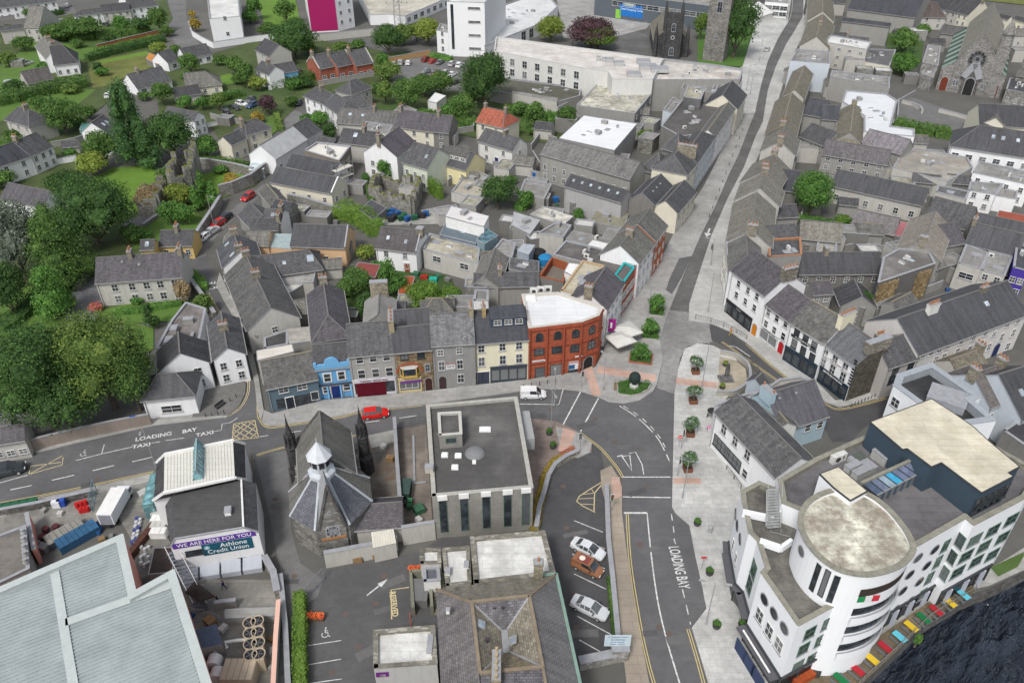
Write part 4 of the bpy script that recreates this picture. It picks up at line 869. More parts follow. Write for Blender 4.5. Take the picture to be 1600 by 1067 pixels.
mark([(975,801),(1011,801)],.3,WL2); mark([(1011,801),(1018,870),(1028,940),(1042,1000),(1062,1067)],.17,WL2)
mark([(1049,803),(1052,822),(1054,842)],.13,WL2,dash=(1.1,1.0)); mark([(1053,842),(1056,850)],.13,WL2,sm=False); mark([(1066,920),(1070,935),(1079,975)],.13,WL2,dash=(1.3,1.0))
mark([(968,634),(990,648),(1010,665),(1028,685),(1039,705),(1046,720)],.17,WL2,dash=(3.4,.8)); mark([(974,634),(992,645),(1013,662),(1031,683),(1043,706)],.14,WL2,dash=(1.0,1.0))
mark([(907,612),(880,663)],.2,WL2); mark([(935,622),(907,674)],.2,WL2); mark([(812,631),(873,632),(880,608)],.14,WL2,sm=False)
mark([(972,713),(984,711),(987,735),(972,713)],.2,WL2,sm=False); mark([(983,708),(993,706),(1003,725),(1006,741)],.14,WL2,sm=False); mark([(964,713),(973,711)],.2,WL2)
SR=bpy.data.objects['street_road']; 
def arrow(par,p,q,L,wd,m=WL2,z=.03):
    a=G(*p,z); b=G(*q,z); d=(b-a).normalized(); s=Vector((-d.y,d.x,0)); mb=MB(); e=a+d*L; mb.poly([a-s*wd*.12,a+s*wd*.12,a+s*wd*.12+d*L*.6,a-s*wd*.12+d*L*.6][::-1],m); mb.poly([a-s*wd*.5+d*L*.6,e,a+s*wd*.5+d*L*.6],m); mb.build('painted_arrow',par)
sheet('loading_bay_road',[(1061,404),(1080,400),(1066,430),(1050,458),(1041,452),(1046,436)],AS,h=.13)
for o_ in(-2.4,2.4): ribbon('kerb_line',church,.22,KB,z=.13,off=o_)
arrow(SR,(1109,357),(1104,370),4.2,1.5)
YR=bpy.data.objects['yard_road']; arrow(YR,(573,930),(602,907),3.3,.75)
for i,(a,b) in enumerate((((481,1008),(533,1000)),((481,1038),(533,1029)),((484,1067),(534,1060)))): ribbon('painted_line',[a,b],.1,WL2,z=.03,par=YR)
ribbon('painted_line',[(639,917),(611,921),(612,967)],.14,YLP,z=.03,par=YR,sm=False)
CP=bpy.data.objects['car_park_road']
for a,b in(((897,813),(942,831)),((897,838),(945,857)),((894,865),(945,888)),((897,896),(947,920)),((899,928),(950,950)),((902,962),(955,991)),((905,999),(955,1027))): ribbon('painted_line',[a,b],.12,WL2,z=.03,par=CP)
for p in([(945,750),(925,762),(905,775),(901,783),(910,790),(930,800)],[(945,751),(929,770),(928,800)]): ribbon('painted_line',p,.14,YLP,z=.03,par=CP,sm=False)
for p in([(924,763),(928,770)],[(910,772),(929,770)],[(903,779),(928,778)],[(906,787),(928,788)]): ribbon('painted_line',p,.1,YLP,z=.03,par=CP,sm=False)
SS=bpy.data.objects['side_street_road']
for s in(-1,1): ribbon('painted_line',[(1166,537),(1201,568),(1241,599),(1290,631),(1312,639),(1352,631),(1384,622)],.1,YL,z=.034,par=SS,off=s*.15)
for s in(-1,1): ribbon('painted_line',[(1128,534),(1160,556),(1200,584),(1230,605)],.1,YL,z=.034,par=SS,off=s*.15)
ribbon('painted_line',[(1138,540),(1150,542),(1172,557)],.16,WL2,z=.034,par=SS,sm=False)
def rtext(par,txt,c,e,size,m=WL2,sx=1,bold=.03,z=.04,flip=1):
    a=G(*c,z); b=G(*e,z); o=put('road_lettering',text_mesh(txt,size,m,0,bold,sx),par,a-WL(par),math.atan2(b.y-a.y,b.x-a.x)); return o
rtext(RD,'LOADING',(240,682),(260,678.5),1.15,sx=1.0); rtext(RD,'BAY',(296,672.5),(310,670),1.15,sx=1.0); rtext(RD,'TAXI',(221,696),(233,694),1.1,sx=1.05); rtext(RD,'TAXI',(320,677.5),(333,675),1.1,sx=1.05)
rtext(RD,'LOADING BAY',(1060,885),(1064,900),1.9,sx=.52,bold=.03)
rtext(RD,'NO',(337,449),(325,451),1.3,sx=1.3); rtext(RD,'ENTRY',(336,441),(324,443),1.3,sx=1.0)
rtext(YR,'RESERVED',(615,943),(616.5,955),1.0,YLP,.8)
def wheelchair(par,c,s):
    g=G(*c,.04); mb=MB(); P=[(math.cos(a)*.42,math.sin(a)*.42-.1) for a in[R(150+240*i/10) for i in range(11)]]
    def seg(a,b,w=.13): mb.bar((g.x+a[0]*s,g.y+a[1]*s,.042),(g.x+b[0]*s,g.y+b[1]*s,.042),w*s,.004,WL2)
    for i in range(10): seg(P[i],P[i+1])
    seg((-.08,.75),(-.05,.2),.15); seg((-.05,.2),(.35,.2)); seg((.35,.2),(.55,-.35)); seg((.55,-.35),(.75,-.3)); seg((-.07,.5),(.3,.5),.1); mb.box((g.x-.08*s,g.y+.95*s,.042),(.2*s,.2*s,.004),WL2); mb.build('painted_wheelchair',par)
wheelchair(RD,(130,709),.85); wheelchair(YR,(508,990),.85)
# ================================================================ FOREGROUND STRUCTURES
def ray(px,py):
    x=(px-800)/FP; y=-(py-533.5)/FP
    return Vector((x, math.cos(PT)+y*math.sin(PT), -math.sin(PT)+y*math.cos(PT)))
def onplane(p,a,b):
    d=ray(*p); n=Vector((b.y-a.y,a.x-b.x,0)); o=Vector((0,0,H)); t=(a-o).dot(n)/d.dot(n); return o+d*t
def pwin(root,W,pts,w,h,style='s'):
    for p in pts: q=onplane(p,W.a,W.b); add_win(root,q+W.n*.01,W.n,w,h,style)
def hull4(root,eave,h,top,wm,rm,front=0,tm=None,part='wall'):
    E=[G(*p,h) for p in eave]; T=[None]*4
    T=[Vector(t) if isinstance(t,Vector) else t for t in top]
    w_=MB(); r_=MB(); A=sum(E[i].x*E[(i+1)%4].y-E[(i+1)%4].x*E[i].y for i in range(4)); s=A>0
    for i in range(4):
        j=(i+1)%4; a,b=E[i],E[j]; f=[Vector((a.x,a.y,-.3)),Vector((b.x,b.y,-.3)),b,a]; w_.poly(f if s else f[::-1],wm)
        f=[a,b,T[j],T[i]]; nn=(b-a).cross(T[i]-a).normalized(); (w_ if abs(nn.z)<.12 else r_).poly(f if s else f[::-1],wm if abs(nn.z)<.12 else rm)
    r_.poly(T if s else T[::-1],tm or rm); w_.build(part,root); ro=r_.build('roof',root); return E,T,ro
SH=M('metal',(.34,.385,.39),s=.3,m=.05); SHT=M('plain',(.46,.50,.49),w=.85); PINK=M('wall',(.66,.30,.24),dirt=.35); PINKL=M('wall',(.74,.47,.38),dirt=.3)
hs_=8.0; poly=[(-170,985),(0,917),(192,834),(212,922),(272,889),(331,1070),(372,1200),(-250,1360)]
P=[G(*p,hs_) for p in poly]; cen=sum(P,Vector())/len(P); shed=empty('warehouse',(cen.x,cen.y,0),'big pale corrugated metal warehouse roof with pink walls at the photo\'s lower left','warehouse')
b=flat('',poly,hs_,wm=PINK,rm=SH,par=.7,pt=.8,cop=SHT,root=shed)
mb=MB(); u=(G(264,912,hs_)-G(102,972,hs_)); u.z=0; u.normalize(); v=Vector((-u.y,u.x,0)); In=[Vector((p.x,p.y,0)) for p in P]; zt=b['top']
cc=Vector((cen.x,cen.y,0)); Cl=[]; n=len(P); A=sum(P[i].x*P[(i+1)%n].y-P[(i+1)%n].x*P[i].y for i in range(n)); 
pin=[(p-cc) for p in In]
def clipline(k):
    xs=[]
    for i in range(n):
        a,b2=pin[i],pin[(i+1)%n]; ka,kb=a.dot(v),b2.dot(v)
        if (ka-k)*(kb-k)<0: t=(k-ka)/(kb-ka); q=a+(b2-a)*t; xs.append(q.dot(u))
    return sorted(xs)
k=min(q.dot(v) for q in pin)+.9
while k<max(q.dot(v) for q in pin)-.8:
    xs=clipline(k)
    for i in range(0,len(xs)-1,2):
        if xs[i+1]-xs[i]>2: a=cc+u*(xs[i]+1.0)+v*k; b2=cc+u*(xs[i+1]-1.0)+v*k; mb.bar((a.x,a.y,zt+.05),(b2.x,b2.y,zt+.05),.16,.1,SH)
    k+=.47
mb.build('rib',b['roof'])
mb=MB(); 
for a,c,w_ in(((84,885),(118,1090),.9),((102,972),(266,914),1.0)): mb.bar(G(*a,zt+.14),G(*c,zt+.14),w_,.1,SHT)
mb.build('valley_flashing',b['roof'])
wallrun('low pink rendered yard wall beside the warehouse',[(52,822),(64,880)],2.6,.4,PINK)
cu=empty('office_building',G(330,830),'white hall with purple and teal credit union signs on its gable wall','building'); h=5.4
A_=G(267,854,h); B_=G(403.5,831,h); top=[onplane((274,845),A_,B_),onplane((379.5,821),A_,B_),G(377,749,7.2),G(268,775,7.2)]; zt=(top[0].z+top[1].z)/2
top[0].z=top[1].z=zt; top[2]=G(377,749,zt); top[3]=G(268,775,zt)
E_,T_,ro=hull4(cu,[(267,854),(403.5,831),(400,755),(258,790)],h,top,WH,SL,tm=FELTD)
mb=MB()
for a,c in((T_[0],T_[1]),(T_[1],T_[2]),(E_[0],T_[0]),(T_[1],E_[1])): mb.bar(a+Z*.04,c+Z*.04,.22,.14,TRW if a is T_[1] and c is T_[2] else LEAD)
mb.build('coping',ro); put('roof_vent',fbox(TRW,.7,1.0,.6),ro,G(357,801,zt)-WL(ro),.2)
W=Wall(A_,B_,(A_+B_+E_[2]+E_[3])/4)
def onw(W,p): q=onplane(p,W.a,W.b); return (q-W.a).dot(W.d)/W.L,q.z
def psign(root,W,p,w,h_,col,lines,tcol,name='sign_panel'):
    u_,z_=onw(W,p); o=sign(root,W,u_,z_,w,h_,col,'',tcol,1,lines=lines,name=name); return o
psign(cu,W,(335,843),9.6,.85,(.11,.04,.30),[('WE ARE HERE FOR YOU',.80,0,0)],(.8,.8,.85))
s=psign(cu,W,(356,853),5.9,1.9,(.01,.09,.14),[('Athlone',.98,.75,.42),('Credit Union',.9,0,-.4)],(.8,.85,.85))
mb=MB(); mb.tube([(0,.06,0),(0,.075,0)],.36,M('plain',(.20,.42,.50)),16); put('emblem',mb.mesh('emblem'),s,(2.35,0,.38)); mb=MB(); mb.tube([(0,.075,0),(0,.09,0)],.20,M('plain',(.65,.72,.75)),6); put('emblem',mb.mesh('emblem'),s,(2.35,0,.38))
PF=('b'); pwin(cu,W,[(306,866)],2.2,.85,'d'); pwin(cu,W,[(381,877)],1.1,.8,'d'); pwin(cu,W,[(314,889)],2.1,.45,'dn')
W2=Wall(G(282,897),G(414,878),(A_+B_)/2+Vector((0,10,0))); WLB=M('wall',(.42,.45,.50),dirt=.3)
for i in range(4):
    a=W2.p(i*.25+.01,0); c=W2.p(i*.25+.235,0); mb=MB(); n_=W2.n; q=[a,c,c+n_*1.5,a+n_*1.5]; mb.prism([(p.x,p.y) for p in q],-.2,.75,WLB); 
    f=[a+Z*1.5,c+Z*1.5,c+n_*1.5+Z*.75,a+n_*1.5+Z*.75]; mb.poly(f[::-1],WLB); mb.poly([a+Z*.75,a+n_*1.5+Z*.75,a+Z*1.5],WLB); mb.poly([c+Z*.75,c+Z*1.5,c+n_*1.5+Z*.75],WLB); mb.build('buttress_bay',cu)
h=5.6; e1=[(240,782),(384,750),(382.5,694),(245,722.5)]; a,c=G(*e1[0],h),G(*e1[1],h); t0=onplane((256,769),a,c); zt=7.4
top=[G(256,771,zt),G(367,747,zt),G(364,689,zt),G(257,711,zt)]
hb_=empty('hall_building',G(315,790),'white roofed hall block with a glass ridge lantern beside the main road','building')
E_,T_,ro=hull4(hb_,e1,h,top,WH,SLD,tm=M('patchy',(.66,.65,.59),s2=.5,v=.12,c2=(.45,.44,.38)))
mb=MB()
for a,c in((T_[0],T_[1]),(T_[2],T_[3]),(E_[0],T_[0]),(T_[1],E_[1]),(E_[2],T_[2]),(T_[3],E_[3])): mb.bar(a+Z*.12,c+Z*.12,.4,.3,TRW)
for i in range(1,22): a=T_[0].lerp(T_[1],i/22); c=T_[3].lerp(T_[2],i/22); mb.bar(a+Z*.03,c+Z*.03,.05,.05,M('plain',(.6,.59,.53)))
mb.build('coping',ro)
g=[G(301,751,zt),G(318,748,zt),G(320,697,zt),G(302,701,zt)]; r1=(g[0]+g[1])/2+Z*1.6; r2=(g[2]+g[3])/2+Z*1.6; TG=M('glass',(.10,.20,.22)); mb=MB(); mb.poly([g[0],r1,r2,g[3]][::-1],TG); mb.poly([g[1],g[2],r2,r1],TG); mb.poly([g[0],g[1],r1],TG); mb.poly([g[2],g[3],r2],TG); lt=mb.build('glass_lantern',ro)
mb=MB(); 
for i in range(9):
    t=i/8; 
    for a,d_ in((g[0],g[3]),(g[1],g[2])): p=a.lerp(d_,t); mb.bar(p+Z*.05,r1.lerp(r2,t)+Z*.05,.07,.07,M('plain',(.25,.38,.40)))
mb.bar(r1,r2,.14,.14,M('plain',(.3,.42,.43))); mb.build('glazing_bar',lt)
for lb,p in(('teal glazed porch leaning on the hall\'s left side',[(222,790),(238,786),(242,756),(230,757)]),('small teal glazed porch at the hall\'s street corner',[(231,757),(241,754),(243,739),(236,741)])):
    b=flat(lb,p,2.8,wm=TG,rm=TG,par=0,cop=M('plain',(.12,.25,.25)),name='glass_porch',cat='porch')
NS=M('slate',(.155,.15,.135),lichen=.3,var=.15); CHS=M('stone',(.22,.215,.20),s=.7); DKS=M('stone',(.055,.055,.057),s=.8)
h=7.4
ch_=house('gothic stone church with grey slate nave and white lantern over an eight-sided end',(469,752),(465.5,687),(504.5,706),(497,623.5),h,CHS,NS,pitch=50,name='church',cat='church',coping=(0,STD),win=[])
cr=ch_['root']; zr=ch_['z']
ez=5.2; oc=[G(*p,ez) for p in((455,804),(492.5,825.5),(545,816.5),(579,781),(575,746))]
oc.append(G(548,722,ez)); oc.append(G(470,733,ez)); oc.append(G(453.5,767,ez)); cx=sum((o for o in oc),Vector())/8
az=min(zr-.6,13.0); ap=G(503,737,az-1.4); ap.z=az
mb=MB(); mr=MB(); hp=MB()
for i in range(8):
    a,b2=oc[i],oc[(i+1)%8]; mb.poly([Vector((a.x,a.y,-.3)),Vector((b2.x,b2.y,-.3)),b2,a],CHS); o_=lambda q:q+(q-cx).normalized()*.25-Z*.2
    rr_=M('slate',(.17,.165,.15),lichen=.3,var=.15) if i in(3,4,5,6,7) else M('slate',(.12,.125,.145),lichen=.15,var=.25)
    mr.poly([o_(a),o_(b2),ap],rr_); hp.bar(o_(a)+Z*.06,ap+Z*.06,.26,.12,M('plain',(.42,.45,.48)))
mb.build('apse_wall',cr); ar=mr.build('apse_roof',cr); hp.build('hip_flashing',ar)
a,b2=oc[1],oc[2]; a2=a.lerp(b2,.1); b3=a.lerp(b2,.9); n_=Vector(((b2-a).y,-(b2-a).x,0)).normalized(); tp=onplane((510,759),a+n_*.3,b2+n_*.3); q=ap+(tp-ap)*.45; q.z=tp.z+.1
mb=MB(); f=[a2+n_*.3,b3+n_*.3]; mb.poly([f[0]-Z*5.5,f[1]-Z*5.5,f[1],tp,f[0]],CHS); mb.poly([f[0]-Z*5.5,f[0],a2,a2-Z*5.5],CHS); mb.poly([f[1],f[1]-Z*5.5,b3-Z*5.5,b3],CHS); mb.build('gable_wall',cr)
mb=MB(); LD=M('plain',(.33,.345,.36)); mb.poly([f[0],tp,q],LD); mb.poly([f[1],q,tp],LD); mb.poly([f[0],q,ap.lerp(a,.42)],LD);mb.poly([f[1],ap.lerp(b2,.42),q],LD); mb.bar(f[0],tp,.35,.3,STD); mb.bar(f[1],tp,.35,.3,STD); mb.build('gable_roof',cr)
W=Wall(a2+n_*.3,b3+n_*.3,cx); cw=(a2+b3)/2
for k in(-1,0,1): add_win(cr,W.p(.5+k*.15,3.6),W.n,.75,1.9,'asn')
mb=MB(); mb.box((0,.08,0),(3.0,.2,.3),M('plain',(.35,.17,.07))); put('sill',mb.mesh('sill'),cr,W.p(.5,3.4)-WL(cr),math.atan2(W.n.y,W.n.x)-math.pi/2)
add_win(cr,W.p(.5,7.6),W.n,.5,.5,'os')
LW=M('plain',(.50,.54,.58),w=.75); lc=Vector((ap.x,ap.y,0)); mb=MB(); z0=az-1.6
mb.lathe(lc,[(1.75,z0),(1.75,z0+.5),(1.25,z0+.9),(1.15,z0+2.7),(1.35,z0+2.75),(1.6,z0+3.0)],LW,8); mb.lathe(lc,[(1.62,z0+3.0),(.05,z0+5.2),(.03,z0+5.9)],M('plain',(.58,.61,.64)),8); lt=mb.build('lantern',cr)
mb=MB()
for i in range(8): t=math.pi*(i+.5)/4; mb.box((lc.x+1.13*math.cos(t),lc.y+1.13*math.sin(t),z0+2.1),(.12,.62,.8),BLK,t)
mb.build('louvre',lt)
for (bx_,by_),tp_ in(((468,757),(444,649)),((574,737),(560,635))):
    g=G(bx_,by_); ht=hof(tp_,(bx_,by_)); mb=MB(); mb.lathe((g.x,g.y,0),[(1.05,-.2),(1.05,3),(.8,3.4),(.75,ht*.55),(.9,ht*.57),(.6,ht*.61),(.5,ht*.69),(.6,ht*.71),(.22,ht*.85),(.06,ht*.97),(.03,ht+.3)],DKS,8)
    for i in range(8): t=math.pi*i/4; mb.lathe((g.x+.68*math.cos(t),g.y+.68*math.sin(t),0),[(.13,ht*.55),(.14,ht*.68),(.02,ht*.76)],DKS,4)
    mb.build('turret',cr)
P=ch_['P'];L=ch_['L'];hd=ch_['hd']
for y,s in((0,-1),(2*hd,1)):
    for i in range(4):
        x=L*(.12+.25*i); mb=MB(); p=P(x,y+s*.4,0); mb.box((p.x,p.y,2.6),(.8,.9,5.6),CHS,math.atan2(ch_['d'].y,ch_['d'].x)); mb.build('buttress',cr)
openings(cr,ch_['W'],[('b',2.2,[.25,.5,.75],.9,3.6,'awn'),('f',2.2,[.25,.5,.75],.9,3.6,'awn')])
house('low purple slate vestry annexe beside the church end',(548,827),(628,821),(566,795),(627,780),3.0,WL_,SLP,hip=(1,0),pitch=33,name='annexe',cat='building',win=[])
b=lean('pale corrugated shed roof with grey doors behind the church vestry',(583,857),(619,849),(580,832),(615,827),2.6,3.2,WL_,M('plain',(.60,.58,.50)),name='store_shed',cat='shed')
mb=MB(); 
for i in range(1,9): t=i/9; mb.bar(b['P'][0].lerp(b['P'][1],t)+Z*.15,b['P'][3].lerp(b['P'][2],t)+Z*.15,.05,.05,M('plain',(.5,.48,.42)))
mb.build('rib',b['roof'])
wallrun('grey rendered churchyard wall with a sign beside the yard entrance',[(510,885),(588,870),(622,858)],2.6,.5,WL_)
sc_=wallrun('short rendered wall between the church shed and the office',[(630,850),(681,841)],3.2,.4,WL_)
OW=M('paving',(.29,.28,.255),slab=.9,bk=.5,v=.3); OFR=M('felt',(.115,.112,.108),v=.45,s2=.22,c2=(.075,.073,.07))
ob=flat('brown brick flat roofed office with tall dark slit windows',[(675,776),(833,762),(808,620),(666,633)],(681,841),OW,OFR,par=.35,pt=.45,cop=M('plain',(.42,.41,.37),w=.7),name='office_building')
rt=ob['root']; W=ob['W'][0]; W3=ob['W'][1]
for u_ in(.10,.31,.53,.745,.93):
    o=add_win(rt,W.p(u_,1.0),W.n,1.05,ob['h']-1.6,'gn'); mb=MB(); mb.box((0,.1,0),(1.25,.24,.75),TRW); put('window_head',mb.mesh('window_head'),o,(0,0,ob['h']-1.25))
openings(rt,{'s':W3},[('s',[.8,4.2],[.12,.24,.36,.48,.62,.76,.88],1.0,2.2,'gn')])
mb=MB(); p=W3.p(.75,5.2,.9); mb.box((p.x,p.y,p.z),(6,1.4,2.0),M('plain',(.35,.36,.36)),math.atan2(W3.d.y,W3.d.x)); mb.build('balcony_box',rt)
ph=flat('',[(686,681),(722,678),(720,643),(684,645)],ob['top']+2.3,OW,OFR,par=.3,pt=.3,root=rt,part='plant_room',base=ob['top'],cop=M('plain',(.5,.49,.45)))
add_win(rt,ph['W'][0].p(.5,ob['top']+.9),ph['W'][0].n,1.4,.9,'gn')
for p in((695,712),(716,713),(711,731)): onroof(ob,rooflight_mesh(.9,.8,True),*p)
onroof(ob,rooflight_mesh(1.6,.9,True),758,672); onroof(ob,rooflight_mesh(.5,.5,True),741,723)
mb=MB(); mb.lathe((0,0,0),[(1.35,0),(1.3,.1),(1.1,.35),(.65,.55),(.01,.65)],M('plain',(.20,.205,.21)),20); put('dome_rooflight',mb.mesh('dome_rooflight',smooth=True),ob['roof'],G(742,708,ob['top'])-WL(ob['roof']))
put('chimney',fbox(M('plain',(.45,.42,.36)),1.0,.8,.9),rt,G(671,736,ob['h'])-WL(rt))
wallrun('tall stone boundary wall between church yard and bank yard',[(618,669),(622,735),(627,800),(632,845)],2.2,.4,M('stone',(.24,.22,.19)))
railing('pair of black iron gates into the bank yard',[(620,671),(667,665)],1.9,'iron_gate','gate')
wallrun('low pale kerb wall dividing the bank yard',[(646,682),(647,725),(648,757),(666,755)],.25,.2,CON)
def crate(label,px,py,sx,sy,sz,m,name='crate',cat='crate',rz=0,z=.02,group=None,lid=None):
    root=empty(name,G(px,py,z),label,cat,group,rz); k=('crate',sx,sy,sz,m,lid)
    if k not in CH:
        a=MB(); a.box((0,0,sz/2),(sx,sy,sz),m)
        for s in(-1,1): a.box((s*(sx/2+.01),0,sz/2),(.05,sy+.08,sz*.96),m); a.box((0,s*(sy/2+.011),sz*.3),(sx,.05,.08),m)
        b2=MB(); lm=lid or m; n=max(2,int(max(sx,sy)/.6)); ax=sx>=sy
        for i in range(n): c=-(sx if ax else sy)/2+(i+.5)*(sx if ax else sy)/n; b2.box((c,0,sz+.05),((sx/n)*.93,sy+.1,.1),lm) if ax else b2.box((0,c,sz+.05),(sx+.1,(sy/n)*.93,.1),lm)
        CH[k]=(a.mesh('crate_body'),b2.mesh('lid'))
    put(name+'_body' if name!='crate' else 'side',CH[k][0],root); put('lid',CH[k][1],root); return root
crate('dark green recycling skip against the bank yard wall',634,772,1.4,3.0,1.5,M('plain',(.02,.045,.035)),'skip','skip',lid=M('plain',(.05,.09,.08)))
for i,(p,c,t) in enumerate((((634,791),(.05,.055,.06),'dark grey wheelie bin below the green skip'),((641,788),(.06,.22,.09),'pale green wheelie bin below the green skip'),((640,796),(.03,.12,.05),'darker green wheelie bin nearest the vestry wall'))): wbin(t,*p,0,c,group='bins in the bank yard')
crate('dark green rounded bottle bank outside the church end wall',535,862,2.2,1.1,1.2,M('plain',(.02,.07,.06)),'bottle_bank','bottle bank',rz=.1,lid=M('plain',(.08,.17,.15)))
FR=M('felt',(.66,.66,.63),v=.25,s1=.5,s2=.45,c2=(.28,.275,.26)); PG=M('stone',(.27,.255,.215),s=.8)
b=flat('large white felt flat roof with grey stains beside the car park',[(741,912),(868,897),(851,829),(735,839)],4.6,WL_,FR,par=.3,pt=.5,cop=PG,name='flat_roofed_block')
b=flat('lower white felt roof next to the large white one',[(697,916),(736,911),(733,853),(691,857)],4.0,WL_,FR,par=.3,pt=.35,cop=PG,name='flat_roofed_block')
for p in((729,887),(700,897)): onroof(b,fbox(TRW,.5,.9,.7),*p,name='roof_vent')
flat('small white felt roof at the stained complex\'s left end',[(657,881),(689,880),(688,856),(656,857)],3.6,WL_,FR,par=.3,pt=.35,cop=PG,name='flat_roofed_block')
b=flat('low entrance porch with a dark flat roof below the white roofs',[(662,909),(688,907),(686,884),(661,886)],3.0,TRW,M('felt',(.12,.13,.15)),par=.3,pt=.3,name='entrance_porch',cat='porch')
b=flat('white patched flat roof with purple sign on its front wall',[(584,1044),(683,1037),(679,977),(584,985)],(588,1098),M('wall',(.40,.40,.39),dirt=.35),FR,par=.35,pt=.4,cop=PG,name='flat_roofed_block')
psign(b['root'],b['W'][0],(597.5,1053),1.3,.75,(.13,.02,.16),[('',1,0,0)],(1,1,1)); onroof(b,fbox(TRW,.5,2.2,.5),672,1010,name='roof_vent'); psign(b['root'],b['W'][0],(598,1054),.6,.4,(.5,.4,.55),[('',1,0,0)],(1,1,1))
r_=empty('stone_stair',G(658,945),'weathered concrete stair and ramp against the slate building','stair'); mb=MB(); CG=M('felt',(.25,.25,.19),v=.4)
for a,c in(((643,905),(647,962)),((672,903),(676,960)),((643,905),(672,903))): mb.bar(G(*a,0)+Z*.8,G(*c,0)+Z*.8,.35,1.7,CG)
mb.build('parapet',r_); mb=MB()
for i in range(12): t=i/12; a=G(675,912+i*4.2,0); mb.box((a.x+.9,a.y,.9-.075*i),(1.3,.45,1.8-.15*i),CG)
mb.build('step',r_)
mb=MB(); g=G(657,932,0); mb.box((g.x,g.y,.7),(2.0,3.2,1.4),M('plain',(.16,.16,.16))); mb.build('plant_box',r_)
for p,t in(((641,965),'upper'),((642,976),'lower')): post('red and white striped barrier post, %s of the pair by the ramp'%t,*p,1.0,group='striped barrier posts by the ramp',name='barrier_post',cat='barrier',m=M('plain',(.55,.12,.08)))
q=empty('slate_building',G(790,1000),'big purple grey hipped slate roof round a central valley, at the bottom edge','building'); he,hr=6.2,9.6
eo=[G(*p,he) for p in((681,920),(869,897),(908,1085),(690,1120))]; ri=[G(*p,hr) for p in((737,941),(827,931),(848,1042),(750,1052))]; vl=[G(*p,hr-2.4) for p in((783,984),(793,983),(796,1018),(786,1020))]
eo[2]=G(918,1130,he); eo[3]=G(692,1150,he)
mb=MB(); mr=MB(); mt=MB(); SQ=M('slate',(.15,.14,.14),var=.25,lichen=.35); SQD=M('slate',(.125,.12,.13),lichen=.4); SQT=M('slate',(.22,.20,.16),lichen=.6,lc=(.36,.32,.22)); OT=M('plain',(.26,.21,.15),w=.6)
eo2=[eo[0],eo[1],G(948,1260,he),G(700,1290,he)]; ri2=[ri[0],ri[1],G(860,1110,hr),G(756,1120,hr)]
for i in range(4):
    a,b2=eo2[i],eo2[(i+1)%4]; mb.poly([Vector((b2.x,b2.y,-.3)),Vector((a.x,a.y,-.3)),a,b2],WL_)
mr.poly([eo2[1],eo2[0],ri[0],ri[1]],SQT); mr.poly([eo2[0],eo2[3],ri2[3],ri[0]],SQ); mr.poly([eo2[2],eo2[1],ri[1],ri2[2]],M('slate',(.185,.18,.18),var=.15,lichen=.2)); mr.poly([eo2[3],eo2[2],ri2[2],ri2[3]],SQD)
mr.poly([ri[1],ri[0],vl[0],vl[1]],SQD); mr.poly([ri[0],ri[3],vl[3],vl[0]],SQT); mr.poly([ri[2],ri[1],vl[1],vl[2]],SQT); mr.poly([ri[3],ri[2],vl[2],vl[3]],M('slate',(.22,.19,.13),lichen=.7,lc=(.40,.32,.15))); mr.poly(vl[::-1],LEAD)
mr.poly([ri[2],ri[3],ri2[3],ri2[2]],SQD)
mb.build('wall',q); ro=mr.build('roof',q)
for i in range(2): mt.bar(ri[i]+Z*.08,ri[i+1]+Z*.08,.34,.2,OT)
mt.bar(ri[2]+Z*.13,ri[3]+Z*.13,.34,.2,OT); mt.bar(ri[3]+Z*.07,ri[0]+Z*.07,.34,.2,OT)
mt.bar(eo[0],ri[0]+Z*.05,.28,.2,OT); mt.bar(eo[1],ri[1]+Z*.05,.28,.2,OT); mt.bar(ri[2],ri2[2],.28,.2,OT)
for a,c in zip(ri,vl): mt.bar(a+Z*.03,c+Z*.05,.2,.1,LEAD)
mt.build('ridge_tiles',ro)
mb=MB(); GC=M('plain',(.22,.33,.28),w=.7); mb.bar(eo2[1]+Z*.1,eo2[2]+Z*.1,.35,.22,GC); mb.bar(eo2[1]+Z*.1,eo2[1].lerp(eo2[0],.12)+Z*.1,.35,.22,GC); mb.build('copper_gutter',q)
chimney(q,G(776,1052,hr-.3),math.pi/2,3.2,.8,1.5,M('stone',(.34,.29,.19),s=1.2),5,POTY); chimney(q,G(841,897,he+1.0),0,1.0,.8,2.2,M('stone',(.30,.27,.2),s=1.2),1)
put('roof_vent',fbox(TRW,.35,.35,.6),ro,G(700,957,hr-1.3)-WL(ro)); 
for p,z_ in(((752,975),-.5),((802,1000),-1.2)):
    o=put('rooflight',rooflight_mesh(.9,1.0),ro,G(*p,hr+z_-.2)-WL(ro)); o.rotation_euler=(0,R(35 if p[0]<780 else -35),0)
for p in((773,955),(786,955),(761,1005)): mb=MB(); mb.lathe((0,0,-.3),[(.14,0),(.14,.9),(.2,.95),(.2,1.05)],TRD,8); put('flue',mb.mesh('flue'),ro,G(*p,hr-1.3)-WL(ro))
CW=M('stone',(.32,.31,.29),s=.9)
wallrun('grey capped wall between car park and tan pavement',[(947,765),(950,850),(956,905),(962,970),(968,1035)],1.0,.5,CW)
wallrun('low stone wall closing the car park\'s lower edge',[(904,1042),(962,1030)],1.3,.9,CW); 
p=G(967,1024); mb=MB(); mb.box((p.x,p.y,.9),(1.8,1.6,2.2),CW); mb.box((p.x,p.y,2.05),(2.0,1.8,.15),LEAD); tag(mb.build('gate_pier',None,Vector((p.x,p.y,0))),'square stone gate pier ending the car park wall','pier')
wallrun('curved rubble retaining wall beside the car park drive',[(903,710),(885,718),(868,730),(857,748),(850,775),(842,800),(838,830)],.9,.5,M('stone',(.30,.285,.24)))
